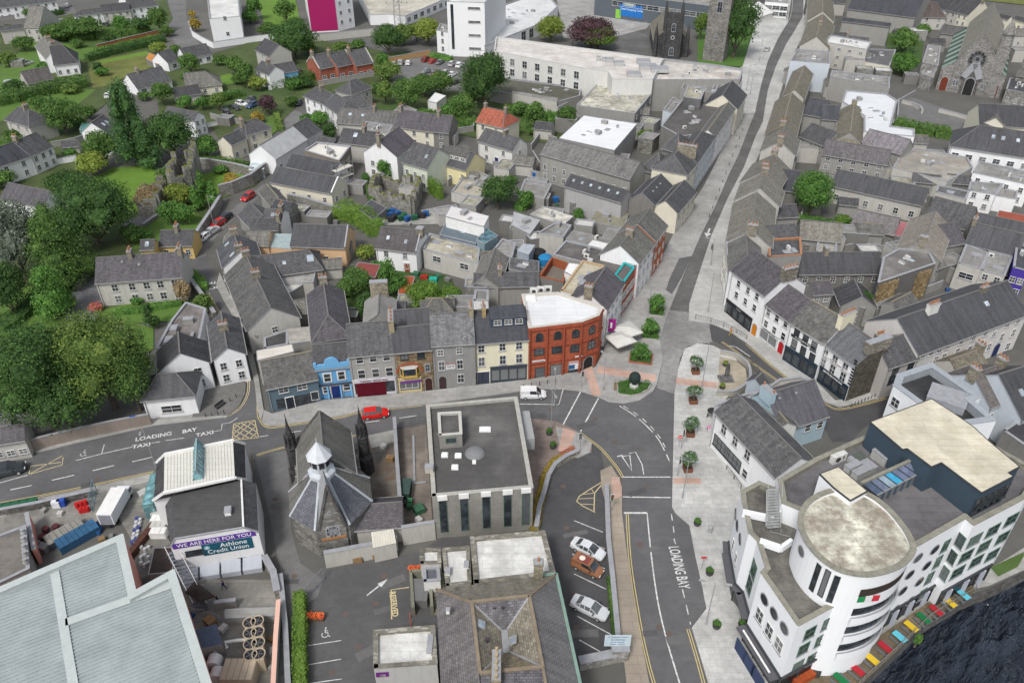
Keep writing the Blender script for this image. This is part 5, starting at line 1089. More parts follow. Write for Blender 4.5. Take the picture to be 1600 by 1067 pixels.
hedge('strip of dry brown and green plants along the curved drive wall',[(900,706),(884,713),(864,725),(852,745),(845,775),(838,808),(834,830)],1.3,.7,'o',name='planting_strip',cat='planting',leaf=.2,lump=.5)
hedge('reddish heather clump at the corner of the curved wall',[(878,716),(898,706)],1.5,.8,'r',name='planting_strip',cat='planting',leaf=.18)
hedge('thin green strip of ivy along the car park wall',[(951,905),(956,960),(961,1015)],.5,.9,'m',name='ivy_strip',cat='planting',leaf=.18)
hedge('clipped bright green hedge between the lane and parking bays',[(470,935),(471,985),(470,1030),(472,1090)],1.5,1.8,'v',leaf=.2)
wallrun('thin stone lane wall left of the bright hedge',[(440,905),(448,985),(452,1067),(455,1120)],1.1,.5,M('stone',(.26,.24,.2)))
railing('tall grey steel gate standing open at the yard entrance',[(480,935),(507,905)],2.1,'steel_gate','gate',m=M('metal',(.28,.31,.36)),step=1.6)
FLW=M('leaf',(.45,.08,.03),c2=(.6,.2,.05))
for p,t in(((492,967),'flower trough of orange blooms beside the parking bays'),((653,893),'flower trough of red blooms by the ramp')):
    root=empty('flower_trough',G(*p),t,'planter'); mb=MB(); mb.box((0,0,.25),(2.2,.7,.5),M('plain',(.14,.09,.06))); mb.build
    put('trough',mb.mesh('trough'),root,(0,0,0)); me=crown_mesh('ball',.5,.3,260,.13,3,'r',5,core=False); me.materials.clear(); me.materials.append(FLW)
    for i in range(4): put('flower',me,root,(-.8+.53*i,0,.4),i)
p=G(488,962); mb=MB(); mb.lathe((p.x,p.y,0),[(.3,0),(.12,.1),(.05,1.0),(.01,1.0)],M('plain',(.6,.12,.04)),10); tag(mb.build('traffic_cone',None,p),'orange traffic cone at the end of the steel gate','cone')
b=flat('tall concrete terrace wall block below the credit union',[(352,965),(436,960),(434,948),(352,952)],1.6,M('wall',(.30,.29,.27),dirt=.5),CON,par=0,name='terrace_block',cat='wall')
wallrun('grey retaining wall along the terrace\'s lower edge',[(338,952),(372,948)],1.4,.4,M('wall',(.28,.27,.25))); wallrun('stone wall between the terrace and the lane',[(416,880),(430,905),(436,935)],1.5,.7,M('stone',(.28,.26,.23)))
wallrun('long pink topped wall beside the plant deck',[(440,955),(436,1010),(432,1090)],2.2,.4,CON,cap=PINKL)
person('person in a dark blue suit walking beside the white wall buttresses',351,921,160,top=(.015,.025,.09),leg=(.012,.02,.07))
person('person in dark clothes with fair hair walking on the terrace',341,942,200,top=(.02,.02,.025),hair=(.25,.17,.08))
p=[G(*q,0) for q in((296,944),(311,926),(342,950),(318,958))]; root=empty('sunshade',sum(p,Vector())/4,'dark brown square parasol canopy on the terrace','parasol'); mb=MB(); c=sum(p,Vector())/4; ap_=c+Z*3.0; pc=[q+Z*2.3 for q in p]; CN=M('plain',(.045,.033,.03))
for i in range(4): mb.poly([pc[i],pc[(i+1)%4],ap_],CN); mb.poly([pc[(i+1)%4],pc[i],pc[i]-Z*.15,pc[(i+1)%4]-Z*.15],CN)
mb.build('canopy',root); mb=MB(); mb.tube([c,ap_],.05,DK); mb.build('pole',root)
st=empty('metal_stair',G(300,940),'grey steel outside staircase beside the warehouse wall','stair'); mb=MB(); SG=M('metal',(.16,.17,.2))
for i in range(16): t=i/15; p=G(281,892,0).lerp(G(317,955,0),t); mb.box((p.x,p.y,3.4-2.9*t),(1.5,.42,.06),SG,.3)
mb.build('tread',st); mb=MB()
for o in(-.8,.8): a=G(281,892,0)+Vector((o,0,3.5)); c=G(317,955,0)+Vector((o,0,.6)); mb.bar(a,c,.08,.25,SG); mb.bar(a+Z,c+Z,.06,.06,TRW)
mb.build('handrail',st)
railing('white handrail of the lower ramp below the steel stair',[(299,957),(345,970),(347,977)],1.1,m=TRG,bars=False)
root=empty('cooling_unit',G(398,1008),'large cream rooftop chiller with eight round fans in two rows','cooling unit'); mb=MB(); CR_=M('plain',(.50,.42,.31),w=.8); q=[G(*p,2.2) for p in((384,1032),(412,1030),(409,960),(382,966))]; mb.prism([(p.x,p.y) for p in q],-.1,2.2,CR_); mb.build('casing',root)
mb=MB(); mf=MB()
for i in range(4):
    for j in range(2):
        t=(i+.5)/4; a=q[3].lerp(q[0],t); c=q[2].lerp(q[1],t); p=a.lerp(c,.27+.46*j); mb.lathe((p.x,p.y,2.2),[(.75,0),(.75,.12),(.66,.12),(.64,.02),(.01,.02)],CR_,16); mf.lathe((p.x,p.y,2.23),[(.62,0),(.62,.01)],BLK,14)
        for k_ in range(5): e=k_*1.2566; mf.box((p.x+.3*math.cos(e),p.y+.3*math.sin(e),2.27),(.5,.1,.02),M('plain',(.12,.12,.12)),e)
mb.build('fan_ring',root); mf.build('fan',root)
for i,p in enumerate(((334,1022),(338,1042),(343,1062))):
    root=empty('air_duct',G(*p),'curved white ventilation cowl, %s of three beside the warehouse'%('upper','middle','lower')[i],'duct','ventilation cowls'); mb=MB(); mb.tube([(0,-.6,1.0),(0,.6,1.0)],.8,TRW,14); mb.box((0,0,.4),(1.3,1.1,.9),TRG); put('cowl',mb.mesh('cowl'),root)
lean('dark blue corrugated shed roof between the stair and cooling units',(312,1015),(348,1006),(305,985),(338,975),2.3,2.8,WG,M('metal',(.09,.12,.18)),name='shed',cat='shed')
crate('boxy cream plant unit cut by the bottom edge',378,1062,3.4,2.4,2.0,CR_,'plant_unit','plant unit')
mb=MB(); mb.tube([G(355,1012,1),G(352,1003,1.4),G(370,1000,1.4),G(384,999,1.4)],.2,TRW,8); g=G(360,1008); tag(mb.build('duct_pipe',None,Vector((g.x,g.y,0))),'bent white pipe leading to the chiller','pipe')
root=truck('white box lorry parked with its rear to the warehouse',186,797,(206,760)); root.scale=(.78,.8,.74); 
b=flat('brown felt roofed store between the yard and credit union',[(232,897),(270,893),(269,855),(241,856)],2.6,WG,M('felt',(.055,.042,.037)),par=0,name='store_building',cat='shed')
b=flat('stained flat roof with pipework behind the pink wall',[(-40,930),(46,888),(40,820),(-40,850)],3.2,WG,M('felt',(.20,.185,.165),v=.35),par=.3,name='store_building',cat='building')
for i,(x,y) in enumerate(((43,836),(44,848),(45,860),(46,871),(47,882))): 
    mb=MB(); mb.lathe((0,0,0),[(.35,0),(.4,.5),(.25,.9),(.3,1.1)],GALV,8); o=put('roof_cowl',mb.mesh('roof_cowl'),b['roof'],G(x-4,y,2.9)-WL(b['roof']))
for i in range(5): crate('dark green skip of a row, number %s from the left along the yard wall'%('one','two','three','four','five')[i],2+i*12.5,803-i*2.2,1.5,1.3,1.3,M('plain',(.02,.09,.045)),'waste_container','skip',rz=.2,lid=M('plain',(.03,.13,.06)),group='dark green skips in a row') if i<0 else wbin('large dark green bin %s'%('at the left end of the green row','second in the green row','in the middle of the green row','fourth in the green row','at the right end of the green row')[i],3+i*12.5,801-i*2.4,12,(.02,.10,.05),True,group='green bins along the yard wall')
k=0
for r in range(2):
    for c in range(6):
        if r==0 or c>2: keg('red plastic barrel stacked in the yard by the road wall',(107+c*6+r*22) if r==0 else 122+(c-3)*6.5,783-c*1.5 if r==0 else 793-(c-3)*2,(.50,.02,.02),.3,.9,'red barrels in the yard')
for c in range(3): keg('red plastic barrel stacked in the yard by the road wall',128+c*5,801-c,(.50,.02,.02),.3,.9,'red barrels in the yard')
for p,c,t in(((91,790),(.7,.72,.75),'white crate beside the blue one'),((99,788),(.03,.08,.40),'blue crate beside the red barrels')): crate(t+' in the service yard',*p,.9,1.2,1.1,M('plain',c),'storage_crate','crate',rz=.2)
crate('long blue skip filled with scrap, lying across the yard',124,843,1.9,5.0,1.1,M('plain',(.03,.10,.20)),'skip','skip',rz=-.75,lid=M('patchy',(.04,.13,.25),v=.8,s2=2)); crate('open skip full of grey bottles beside the blue skip',104,838,1.9,4.6,1.0,M('plain',(.07,.09,.11)),'skip','skip',rz=-.75,lid=M('patchy',(.30,.29,.26),s2=3,v=.6))
for x,y in((139,820),(145,824),(152,822),(158,828),(149,831),(155,834)): keg('blue keg near the rear of the box lorry',x,y,(.03,.10,.30),.27,.6,'blue kegs behind the lorry')
for x,y,t in((73,831,'nearest the pink wall'),(89,827,'right of the pair'),(68,843,'lowest of the three')): keg('dark maroon tub, '+t,x,y,(.10,.03,.035),.45,.8,'maroon tubs in the yard',name='tub',cat='tub')
for i in range(14): keg('white and steel beer keg standing beside the brown store',208+(i%2)*5+(i//2)*1.2,850-(i//2)*6.2+(i%2)*2,(.50,.51,.53) if i%3 else(.06,.08,.25),.24,.6,'kegs beside the brown store')
for i in range(10): keg('loose steel keg outside the warehouse notch',222+(i%3)*5.5,882-(i//3)*12+(i%2)*3,(.45,.46,.47),.24,.6,'kegs by the warehouse notch')
for i in range(4): crate('pale grey wheeled crate in a row against the credit union\'s left wall',252-i*.6,808+i*10,2.0,1.0,1.1,TRW if i%2 else M('plain',(.5,.5,.47)),'storage_crate','crate',group='pale crates against the credit union')
crate('long dark brown trough beside the kegs',226,845,.7,7.0,.9,M('plain',(.09,.04,.03)),'trough','trough',rz=-.25)
railing('tall teal mesh gate panel beside the lorry',[(146,800),(152,767)],2.4,'mesh_panel','gate',m=M('metal',(.16,.27,.31)),step=1.5)
wallrun('rough stone wall along the main road\'s service yard',[(0,806),(60,795),(148,775)],1.2,.4,STD)
for t,pts in (('rust brown wooden fence along the lane beside the hall',[(392,712),(395,735),(402,765),(412,800)]),): railing(t,pts,1.2,'wooden_fence','fence',m=M('plain',(.25,.2,.14)),bars=True)
# ================================================================ WHITE RIVERSIDE APARTMENTS
def wins(b,pts,w,h,style='s',dz=0):
    for p in pts:
        best=None
        for W in (b['W'] if isinstance(b['W'],list) else b['W'].values()):
            toc=Vector((0,0,H))-W.a
            if W.n.dot(Vector((-W.a.x,-W.a.y,0)))<=0: continue
            q=onplane(p,W.a,W.b); u=(q-W.a).dot(W.d)/max(W.L,.01)
            if -.02<u<1.02 and -.5<q.z<b['h']+4:
                dd_=(q-Vector((0,0,H))).length
                if best is None or dd_<best[0]: best=(dd_,q,W)
        if best: q=best[1].copy(); q.z-=(w if style[0]=='o' else h)/2-dz; add_win(b['root'],q+best[2].n*.01,best[2].n,w,h,style)
APW=M('wall',(.80,.82,.84),dirt=.10); RB_=M('felt',(.13,.125,.115),v=.5,s2=.35,c2=(.24,.225,.19)); CPG=M('plain',(.28,.27,.22),w=.6)
ap_r=empty('apartment_building',G(1400,860),'large curved white riverside apartment building with a round cream roofed drum','building')
wb=flat('',[(1186,752),(1158,767),(1160,785),(1170,832),(1183,845),(1196,886),(1189,894),(1247,978),(1307,945),(1318,900),(1290,800),(1230,770)],12,APW,RB_,par=.55,pt=.45,cop=CPG,root=ap_r,part='wall')
rv=flat('',[(1395,875),(1509,810),(1521,821),(1603,778),(1628,738),(1560,700),(1480,668),(1362,676),(1273,716),(1216,749),(1222,786),(1249,797),(1300,830)],14.3,APW,M('felt',(.14,.135,.14),v=.4,s2=.3,c2=(.19,.185,.19)),par=.6,pt=.5,cop=CPG,root=ap_r,part='wall')
dp=smooth([(1251,812),(1254,798),(1266,782),(1290,769),(1325,763),(1358,773),(1386,793),(1409,819),(1422,840),(1427,858),(1418,873),(1400,886),(1372,895),(1345,897),(1312,890),(1284,872),(1263,848),(1252,824),(1251,812)],3)[:-1]
DRR=M('patchy',(.66,.61,.50),v=1.1,s1=.22,s2=.36,c2=(.22,.18,.14))
dr=flat('',dp,17.4,APW,DRR,par=.3,pt=.3,cop=None,root=ap_r,part='drum_wall')
mb=MB(); 
for i in range(len(dr['P'])): a=dr['P'][i]; c=dr['P'][(i+1)%len(dr['P'])]; mb.bar(a+Z*.02,c+Z*.02,.62,.12,CPG)
mb.build('coping',dr['roof'])
wins(wb,[(1150,803),(1152.5,821),(1157,842),(1195,936),(1210,958),(1226,981)],1.5,1.5,'os'); wins(wb,[(1187,961),(1202,985),(1217,1007)],1.25,1.9,'sx'); wins(wb,[(1178,890),(1171.5,913)],1.5,2.4,'gx')
wins(wb,[(1146,850),(1150,872)],.9,1.6,'s')
wins(wb,[(1265,988),(1293,972.5),(1255,1013),(1282,999),(1246,1040),(1268,1028)],1.5,1.75,'grx')
wins(dr,[(1274,902),(1288,911),(1302,920)],.6,4.0,'dn'); wins(dr,[(1252.6,861)],1.3,1.3,'os')
wins(rv,[(1460,858),(1434,871),(1447.5,883),(1421,897),(1436,908),(1410,922.5),(1421,938),(1399,951)],1.5,1.5,'os')
wins(rv,[(1477,852),(1465,877),(1452,902),(1440,928),(1500,844),(1487,869),(1475,894)],1.15,1.9,'gx'); wins(rv,[(1522.5,843),(1509,868),(1496,893),(1551,828),(1537,853),(1525,876),(1580,811),(1566,839),(1550,866)],2.1,1.7,'grx')
wins(wb,[(1311,1000)],.8,.9,'d')
for k,z_ in enumerate((14.0,11.0,8.0,5.0)):
    n_=len(dr['P']); idx=[i for i in range(n_) if dr['P'][i].x>dr['cen'].x-1.5 and dr['P'][i].y<dr['cen'].y+.5 and (dr['P'][i]-dr['cen']).x-(dr['P'][i]-dr['cen']).y>4.2]
    idx.sort(key=lambda i:dr['P'][i].x); bl=MB(); sl=MB()
    for i,j in zip(idx,idx[1:]):
        a,c=[Vector((dr['P'][q].x,dr['P'][q].y,0)) for q in(i,j)]; o_=Vector((dr['cen'].x,dr['cen'].y,0)); na=(a-o_).normalized(); nc=(c-o_).normalized()
        bl.poly([a+na*.03+Z*z_,c+nc*.03+Z*z_,c+nc*.03+Z*(z_+1.15),a+na*.03+Z*(z_+1.15)],M('plain',(.045,.035,.03)) if k==0 else GL)
        if k: 
            for z0,z1 in((z_-1.2,z_-.1),): sl.poly([a+na*.3+Z*z0,c+nc*.3+Z*z0,c+nc*.3+Z*z1,a+na*.3+Z*z1],APW); sl.poly([a+na*.3+Z*z1,c+nc*.3+Z*z1,c+nc*.16+Z*z1,a+na*.16+Z*z1],LEAD); sl.poly([a+na*.16+Z*z1,c+nc*.16+Z*z1,c+nc*.16+Z*z0,a+na*.16+Z*z0],APW); sl.poly([a+Z*z0,c+Z*z0,c+nc*.3+Z*z0,a+na*.3+Z*z0][::-1],APW)
    o=bl.build('balcony_opening',ap_r)
    if k: sl.build('balcony_parapet',o)
mb=MB(); fl=dr['P']; best=min(range(len(fl)),key=lambda i:(fl[i]-G(1372,893,17.4)).length); a=Vector((fl[best].x,fl[best].y,13.6)); na=Vector((a.x-dr['cen'].x,a.y-dr['cen'].y,0)).normalized(); sd_=Vector((-na.y,na.x,0))
for i,c_ in enumerate(((.02,.25,.08),(.7,.7,.7),(.55,.03,.05))): mb.box(a+na*.1+sd_*(i-1)*.75,(.08,.72,.8),M('plain',c_),math.atan2(na.y,na.x))
mb.build('flag_bunting',ap_r)
GDK=M('plain',(.05,.055,.06))
def groundfloor(W,z1,canopy=0,cols=0,u0=0,u1=1):
    mb=MB(); a=W.p(u0,0,.02); c=W.p(u1,0,.02); mb.poly([a+Z*.2,c+Z*.2,c+Z*z1,a+Z*z1],GL); mb.poly([a+Z*z1,c+Z*z1,c+Z*.2,a+Z*.2],GL); o=mb.build('shop_glazing',ap_r)
    mb=MB(); mb.bar(W.p(u0,z1+.15,.1),W.p(u1,z1+.15,.1),.25,.3,GDK)
    n=int(W.L*(u1-u0)/2.2)
    for i in range(n+1): q=W.p(u0+(u1-u0)*i/max(1,n),0,.06); mb.bar(q,q+Z*z1,.12,.12,GDK)
    mb.build('mullion',o)
    if canopy: mb=MB(); f=[W.p(u0,z1+.1,0),W.p(u1,z1+.1,0),W.p(u1,z1-.1,canopy),W.p(u0,z1-.1,canopy)]; mb.prism([(p.x,p.y) for p in f],z1-.1,z1+.12,M('plain',(.10,.10,.11))); mb.build('canopy',ap_r)
    for i in range(cols): q=W.p(u0+(u1-u0)*(i+.5)/cols,0,.2); mb=MB(); mb.box((q.x,q.y,z1/2),(.35,.35,z1),M('plain',(.45,.48,.55)),math.atan2(W.d.y,W.d.x)); mb.build('column',ap_r)
for i,cn in((1,.8),(2,1.0),(3,.8),(4,1.0),(6,1.3)): groundfloor(wb['W'][i],3.1,cn)
groundfloor(wb['W'][7],3.0); groundfloor(rv['W'][0],3.0,0,4,.1,1); groundfloor(rv['W'][2],3.0,0,3)
q=MB(); a=wb['W'][6].p(.12,3.6,1.0); c=wb['W'][6].p(.9,3.6,1.0); q.tube([a,c],.12,TRW,8)
q.build('banner_rail',ap_r); W=wb['W'][6]; mb=MB()
for i in range(3): p=W.p(.25+.25*i,0,1.35); mb.box((p.x,p.y,1.2),(2.2,.08,2.0),M('plain',(.04,.06,.13)),math.atan2(W.d.y,W.d.x))
mb.build('window_screen',ap_r)
for pts in([(1160,801),(1208,811)],[(1187,846),(1220,857),(1236,846)]): 
    mb=MB(); P_=[G(*p,12.1) for p in pts]; [mb.bar(P_[i],P_[i+1],.4,.9,APW) for i in range(len(P_)-1)]; mb.build('roof_upstand',wb['roof'])
mb=MB(); a=G(1209,765,14.2); c=G(1208,823,12.0)
for i in range(14): p=a.lerp(c,i/13); mb.box(p,(1.5,.3,.07),GALV,.1)
for s in(-.8,.8): mb.bar(a+Vector((s,0,.9)),c+Vector((s,0,.9)),.06,.06,GALV); mb.bar(a+Vector((s,0,0)),c+Vector((s,0,0)),.08,.22,GALV)
for pp in((1204,830),(1218,838),(1234,838)): p=G(*pp,11.5); mb.bar(p,p+Z*1.1,.06,.06,GALV)
mb.bar(G(1204,830,12.6),G(1234,838,12.6),.06,.06,GALV); mb.build('roof_stair',wb['roof'])
CRM=M('felt',(.62,.58,.46),v=.25,s1=.25,s2=.4,c2=(.42,.35,.21)); BLU=M('plain',(.045,.072,.10),w=.85)
pe=flat('',[(1360,659),(1410.5,702),(1417.5,700.5),(1455.5,729),(1471,722.5),(1534,769.5),(1583,744),(1575,738.5),(1593,729),(1544,688),(1521.5,667),(1488,644),(1455.5,623)],17.6,BLU,CRM,par=0,root=ap_r,part='penthouse_wall',base=13.9,cop=GDK)
W=pe['W'][5]; 
for i in range(5): add_win(ap_r,W.p(.1+.2*i,14.4),W.n,1.6,2.2,'dx')
cs=flat('',[(1281,740),(1303.5,762),(1329,781.5),(1355,767),(1310,729)],17.9,APW,CRM,par=0,root=ap_r,part='stair_tower_wall',base=12,cop=GDK)
g0=[G(1346,755,16.3),G(1430,716,16.3),G(1453,731,15.2),G(1370,774,15.2)]; mb=MB(); mf=MB(); cols_=[(.05,.07,.11),(.09,.11,.16),(.16,.21,.25),(.03,.22,.36),(.09,.11,.17),(.10,.12,.18),(.09,.11,.16),(.05,.06,.09)]
for i in range(8):
    t0,t1=i/8,(i+1)/8; f=[g0[3].lerp(g0[2],t0),g0[3].lerp(g0[2],t1),g0[0].lerp(g0[1],t1),g0[0].lerp(g0[1],t0)]; mb.poly(f,M('glass',cols_[i])); mf.bar(f[0]+Z*.05,f[3]+Z*.05,.1,.08,GDK)
f=[G(1370,774,15.2),G(1453,731,15.2)]; mb.poly([f[0]-Z*1.5,f[1]-Z*1.5,f[1],f[0]],GL); mb.build('glazed_strip',ap_r)
mf.bar(g0[0],g0[1],.35,.35,CPG); mf.bar(g0[3],g0[2],.12,.12,TRG)
for i in range(9): p=f[0].lerp(f[1],i/8)-Z*.75+Vector((0,-.03,0)); mf.box(p,(.25,.1,1.5),BLU)
mf.build('glazing_frame',ap_r)
for p in((1367,692),(1378,697)): onroof(rv,ac_mesh(1.3),*p,name='air_unit',rz=-.6)
for p in((1305,722),(1311,719)): onroof(rv,ac_mesh(1.3),*p,name='air_unit',rz=.4)
for p,s in(((1330,735),(2.0,.8,1.0)),((1345,742),(2.6,.9,.9)),((1355,733),(1.2,1.6,.8)),((1390,712),(4.5,2.0,1.2)),((1338,728),(.6,2.4,.5))): onroof(rv,fbox(M('plain',(.42,.42,.40)),*s),*p,name='plant_box',rz=.5)
mb=MB(); mb.poly([G(1320,715,13.76),G(1345,703,13.76),G(1362,720,13.76),G(1335,733,13.76)][::-1],M('felt',(.11,.13,.11))); mb.build('roof_mat',rv['roof'])
nb=flat('white flat roofed block with a deep grey framed parapet behind the penthouse',[(1396,602),(1434,630),(1480,668),(1557,657),(1521,626),(1533,620.5),(1455.5,567),(1402,585)],8.5,APW,M('felt',(.045,.047,.05),v=.4,s2=.3,c2=(.09,.09,.09)),par=1.3,pt=.9,cop=M('plain',(.34,.37,.40)),name='building')
wins(nb,[(1399,629)],1.4,1.6,'sx'); onroof(nb,fbox(M('plain',(.32,.34,.37)),5,4,1.2),1478,628,name='roof_box',rz=-.6)
DKM=M('paving',(.19,.15,.095),slab=.5,bk=.7,v=.5); sheet('deck',[(1225,1068),(1247,1062),(1290,1036),(1330,1018),(1380,990),(1430,955),(1490,912),(1520,898),(1522,925),(1485,946),(1450,968),(1398,1018),(1347,1065),(1320,1095),(1220,1110)],DKM,h=.25)
for p,c,t in(((1337,1052),(.38,.02,.03),'red topped picnic table nearest the bottom edge'),((1360,1035),(.65,.45,.03),'yellow topped picnic table by the railing, beyond the lowest red one'),((1325,1025),(.65,.45,.03),'yellow topped picnic table nearest the drum\'s foot'),((1344,1015),(.12,.50,.62),'light blue picnic table tucked under the drum'),((1380,1016),(.38,.02,.03),'red topped picnic table between two by the railing, third from the bottom'),((1403,1000),(.12,.50,.62),'light blue picnic table by the railing'),((1421,984),(.65,.45,.03),'yellow topped picnic table beside the blue one at the railing bend'),((1440,971),(.01,.16,.05),'green topped picnic table at the middle of the deck'),((1460,959),(.38,.02,.03),'red topped picnic table furthest from the drum'),((1481,946),(.65,.45,.03),'yellow topped picnic table furthest upstream'),((1502,934),(.12,.50,.62),'light blue picnic table at the far deck end'),((1311,1066),(.01,.16,.05),'green topped picnic table cut by the bottom edge')): picnic(t,*p,(p[0]+20,p[1]+17),c,.27)
bench('plain wooden bench at the deck\'s far end by the arch',1491,922,25,2.2,WOOD,z=.27)
railing('long grey mesh railing between the deck and the river',[(1322,1093),(1347,1066),(1398,1019),(1450,969),(1485,947),(1522,926),(1516,912)],1.2,m=M('metal',(.27,.26,.23)),step=1.8,z0=.25)
for p,t in(((1288,1030),'upper'),((1292,1040),'lower')): root=empty('bistro_table',G(*p,.27),'%s round silver cafe table with chairs by the drum'%t,'table'); mb=MB(); mb.lathe((0,0,0),[(.3,0),(.04,.05),(.04,.7),(.45,.72),(.45,.75)],GALV,12); put('table',mb.mesh('table'),root); [put('chair_back',fbox(GALV,.4,.06,.8),root,(.7*math.cos(a),.7*math.sin(a),0),a+1.57) for a in(0,2,4)]
keg('dark barrel standing on the deck beside the white wall',1274,1055,(.05,.05,.05),.45,1.1,z=.27); crate('orange red wooden bar counter at the foot of the white building',1254,1064,2.6,.8,1.0,M('plain',(.35,.07,.02)),'bar_counter','counter',rz=.5,z=.27)
# ================================================================ TERRACES ROUND THE SQUARE
def hw(b,pts,w,h,style='s'): wins(b,pts,w,h,style)
RG=M('wall',(.34,.335,.32),dirt=.4)
t=house('low slate blue corner shop at the lane mouth, left end of the terrace',(415.5,607),(496,591),(404,564),(489,551),(425,644),M('wall',(.10,.15,.19),dirt=.2),SLM,ch=[],pitch=36,name='shop_building',cat='building')
hw(t,[(443,609),(472,604)],1.5,1.1,'sx'); hw(t,[(439,630)],1.2,1.8,'dn'); W=t['W']['f']; W=W if W.L>1 else W
u_,_z=onw(W,(455,636)); add_door(t['root'],W.p(u_,0),W.n,1.2,2.2,(.02,.025,.04)); hw(t,[(474,624)],3.6,1.9,'drn'); hw(t,[(492,618)],1.2,1.7,'sn')
t=house('bright blue pub front with a half-round crest on its parapet',(492,577),(546,571),(489,541),(541,534),(504.6,624),M('wall',(.13,.33,.57),dirt=.12),SLD,pitch=36,name='pub_building',cat='building')
W=t['W']['f']; mb=MB(); BP=M('wall',(.15,.37,.61),dirt=.1); mb.bar(W.p(0,t['h']+.35,.05),W.p(1,t['h']+.35,.05),.35,.9,BP)
c=W.p(.5,t['h']+.8,.05); mb.poly([c+W.d*(1.15*math.cos(a))+Z*(1.15*math.sin(a))+W.n*.15 for a in[math.pi*i/12 for i in range(13)]][::-1],BP); mb.poly([c+W.d*(1.15*math.cos(a))+Z*(1.15*math.sin(a))-W.n*.15 for a in[math.pi*i/12 for i in range(13)]],BP)
for i in range(12): a,b2=[math.pi*q/12 for q in(i,i+1)]; f=lambda x,s:c+W.d*(1.15*math.cos(x))+Z*(1.15*math.sin(x))+W.n*s; mb.poly([f(a,.15),f(a,-.15),f(b2,-.15),f(b2,.15)],BP)
for u_ in(.02,.98): mb.bar(W.p(u_,t['h']+.5,.05),W.p(u_,t['h']+1.2,.05),.4,.4,BP)
mb.build('parapet',t['root']); hw(t,[(511.5,590),(533.5,586.5)],1.1,1.6,'srh'); hw(t,[(510.5,609),(542,604.5)],1.1,1.3,'sh')
u_,_z=onw(W,(527,612)); add_door(t['root'],W.p(u_,0),W.n,1.7,2.4,(.01,.03,.16))
for u_ in(.03,.28,.66,.97): mb=MB(); mb.bar(W.p(u_,0,.12),W.p(u_,2.6,.12),.5,.25,M('wall',(.17,.40,.64),dirt=.1)); mb.build('pilaster',t['root'])
mb=MB(); mb.bar(W.p(0,2.75,.12),W.p(1,2.75,.12),.3,.25,M('plain',(.06,.07,.09))); mb.build('fascia',t['root'])
t=house('grey three storey house over a shuttered maroon shopfront',(544,556.5),(615.5,550.5),(545,508),(609,502),(552,620),RG,SL,pitch=35,ch=[(.99,0,.8,3.6,1.2,M('stone',(.36,.31,.2),s=1.4),4)],name='terraced_house',cat='building')
hw(t,[(562,562.5),(583,560),(604,558)],1.15,1.35); hw(t,[(565,584.5),(587,582.5),(608.5,580.5)],1.15,1.7); W=t['W']['f']; shopfront(t['root'],W,.02,.97,3.3,(.62,.60,.64),'Custume   Barber Shop',(.12,.05,.08),1,ts=.45)
a=onw(W,(553,612))[0]; mb=MB(); mb.poly([W.p(.08,.05,.14),W.p(.74,.05,.14),W.p(.74,2.65,.14),W.p(.08,2.65,.14)],M('plain',(.20,.012,.03))); mb.poly([W.p(.08,.05,.14),W.p(.74,.05,.14),W.p(.74,2.65,.14),W.p(.08,2.65,.14)][::-1],M('plain',(.20,.012,.03)))
for i in range(1,7): mb.bar(W.p(.08,.4*i,.16),W.p(.74,.4*i,.16),.03,.04,M('plain',(.16,.01,.025)))
mb.build('roller_shutter',t['root'])
BRS=M('stone',(.27,.20,.12),s=.9)
t=house('brown rubble stone house with a gold oriel window in a red arch',(615.5,550.5),(674.5,545),(615,513),(669,508),(621.5,614.5),BRS,SLN,pitch=35,name='terraced_house',cat='building')
hw(t,[(631.5,556),(657.7,554)],1.2,1.4,'dx'); W=t['W']['f']; hw(t,[(668,574)],.9,1.8,'as'); u_,_=onw(W,(670,600)); add_door(t['root'],W.p(u_,0),W.n,1.1,2.5,(.05,.02,.015),arch=True)
u_,z_=onw(W,(640,579)); c=W.p(u_,z_,0); GO=M('plain',(.55,.36,.09)); mb=MB()
pr=[(-1.5,0),(-1.05,.7),(1.05,.7),(1.5,0)]; f=lambda q,z:c+W.d*q[0]+W.n*q[1]+Z*z
for i in range(3): mb.poly([f(pr[i],-.95),f(pr[i+1],-.95),f(pr[i+1],-.5),f(pr[i],-.5)],GO); mb.poly([f(pr[i],.75),f(pr[i+1],.75),f(pr[i+1],.95),f(pr[i],.95)],TRW)
mb.poly([f(q,.95) for q in pr],M('plain',(.5,.5,.48))); mb.poly([f(q,-.95) for q in pr][::-1],GO)
for q in pr: mb.bar(f(q,-.95),f(q,.95),.16,.16,GO)
og=MB(); [og.poly([f(pr[i],-.5),f(pr[i+1],-.5),f(pr[i+1],.75),f(pr[i],.75)],GL) for i in range(3)]; o=mb.build('oriel_window',t['root']); og.build('pane',o)
mb=MB(); 
for i in range(14): a,b2=[math.pi*q/14 for q in(i,i+1)]; mb.bar(c+W.d*2.0*math.cos(a)+Z*(-.3+1.75*math.sin(a))+W.n*.06,c+W.d*2.0*math.cos(b2)+Z*(-.3+1.75*math.sin(b2))+W.n*.06,.16,.35,M('plain',(.33,.10,.05)))
mb.build('brick_arch',t['root']); shopfront(t['root'],W,.04,.66,2.9,(.60,.50,.28),None,n=1); sign(t['root'],W,.38,2.25,3.4,.45,(.16,.05,.25),'',(1,1,1),.3,.2); hw(t,[(639,601)],3.0,1.4,'srn')
mb=MB(); P=t['P']; z=t['z']; L=t['L']; hd=t['hd']; mb.build
house('dark slate rear roof standing behind the brown stone house',(616,509),(670,505),(615,487),(669,481),7.6,WD,SLN,pitch=35,name='rear_range',cat='building')
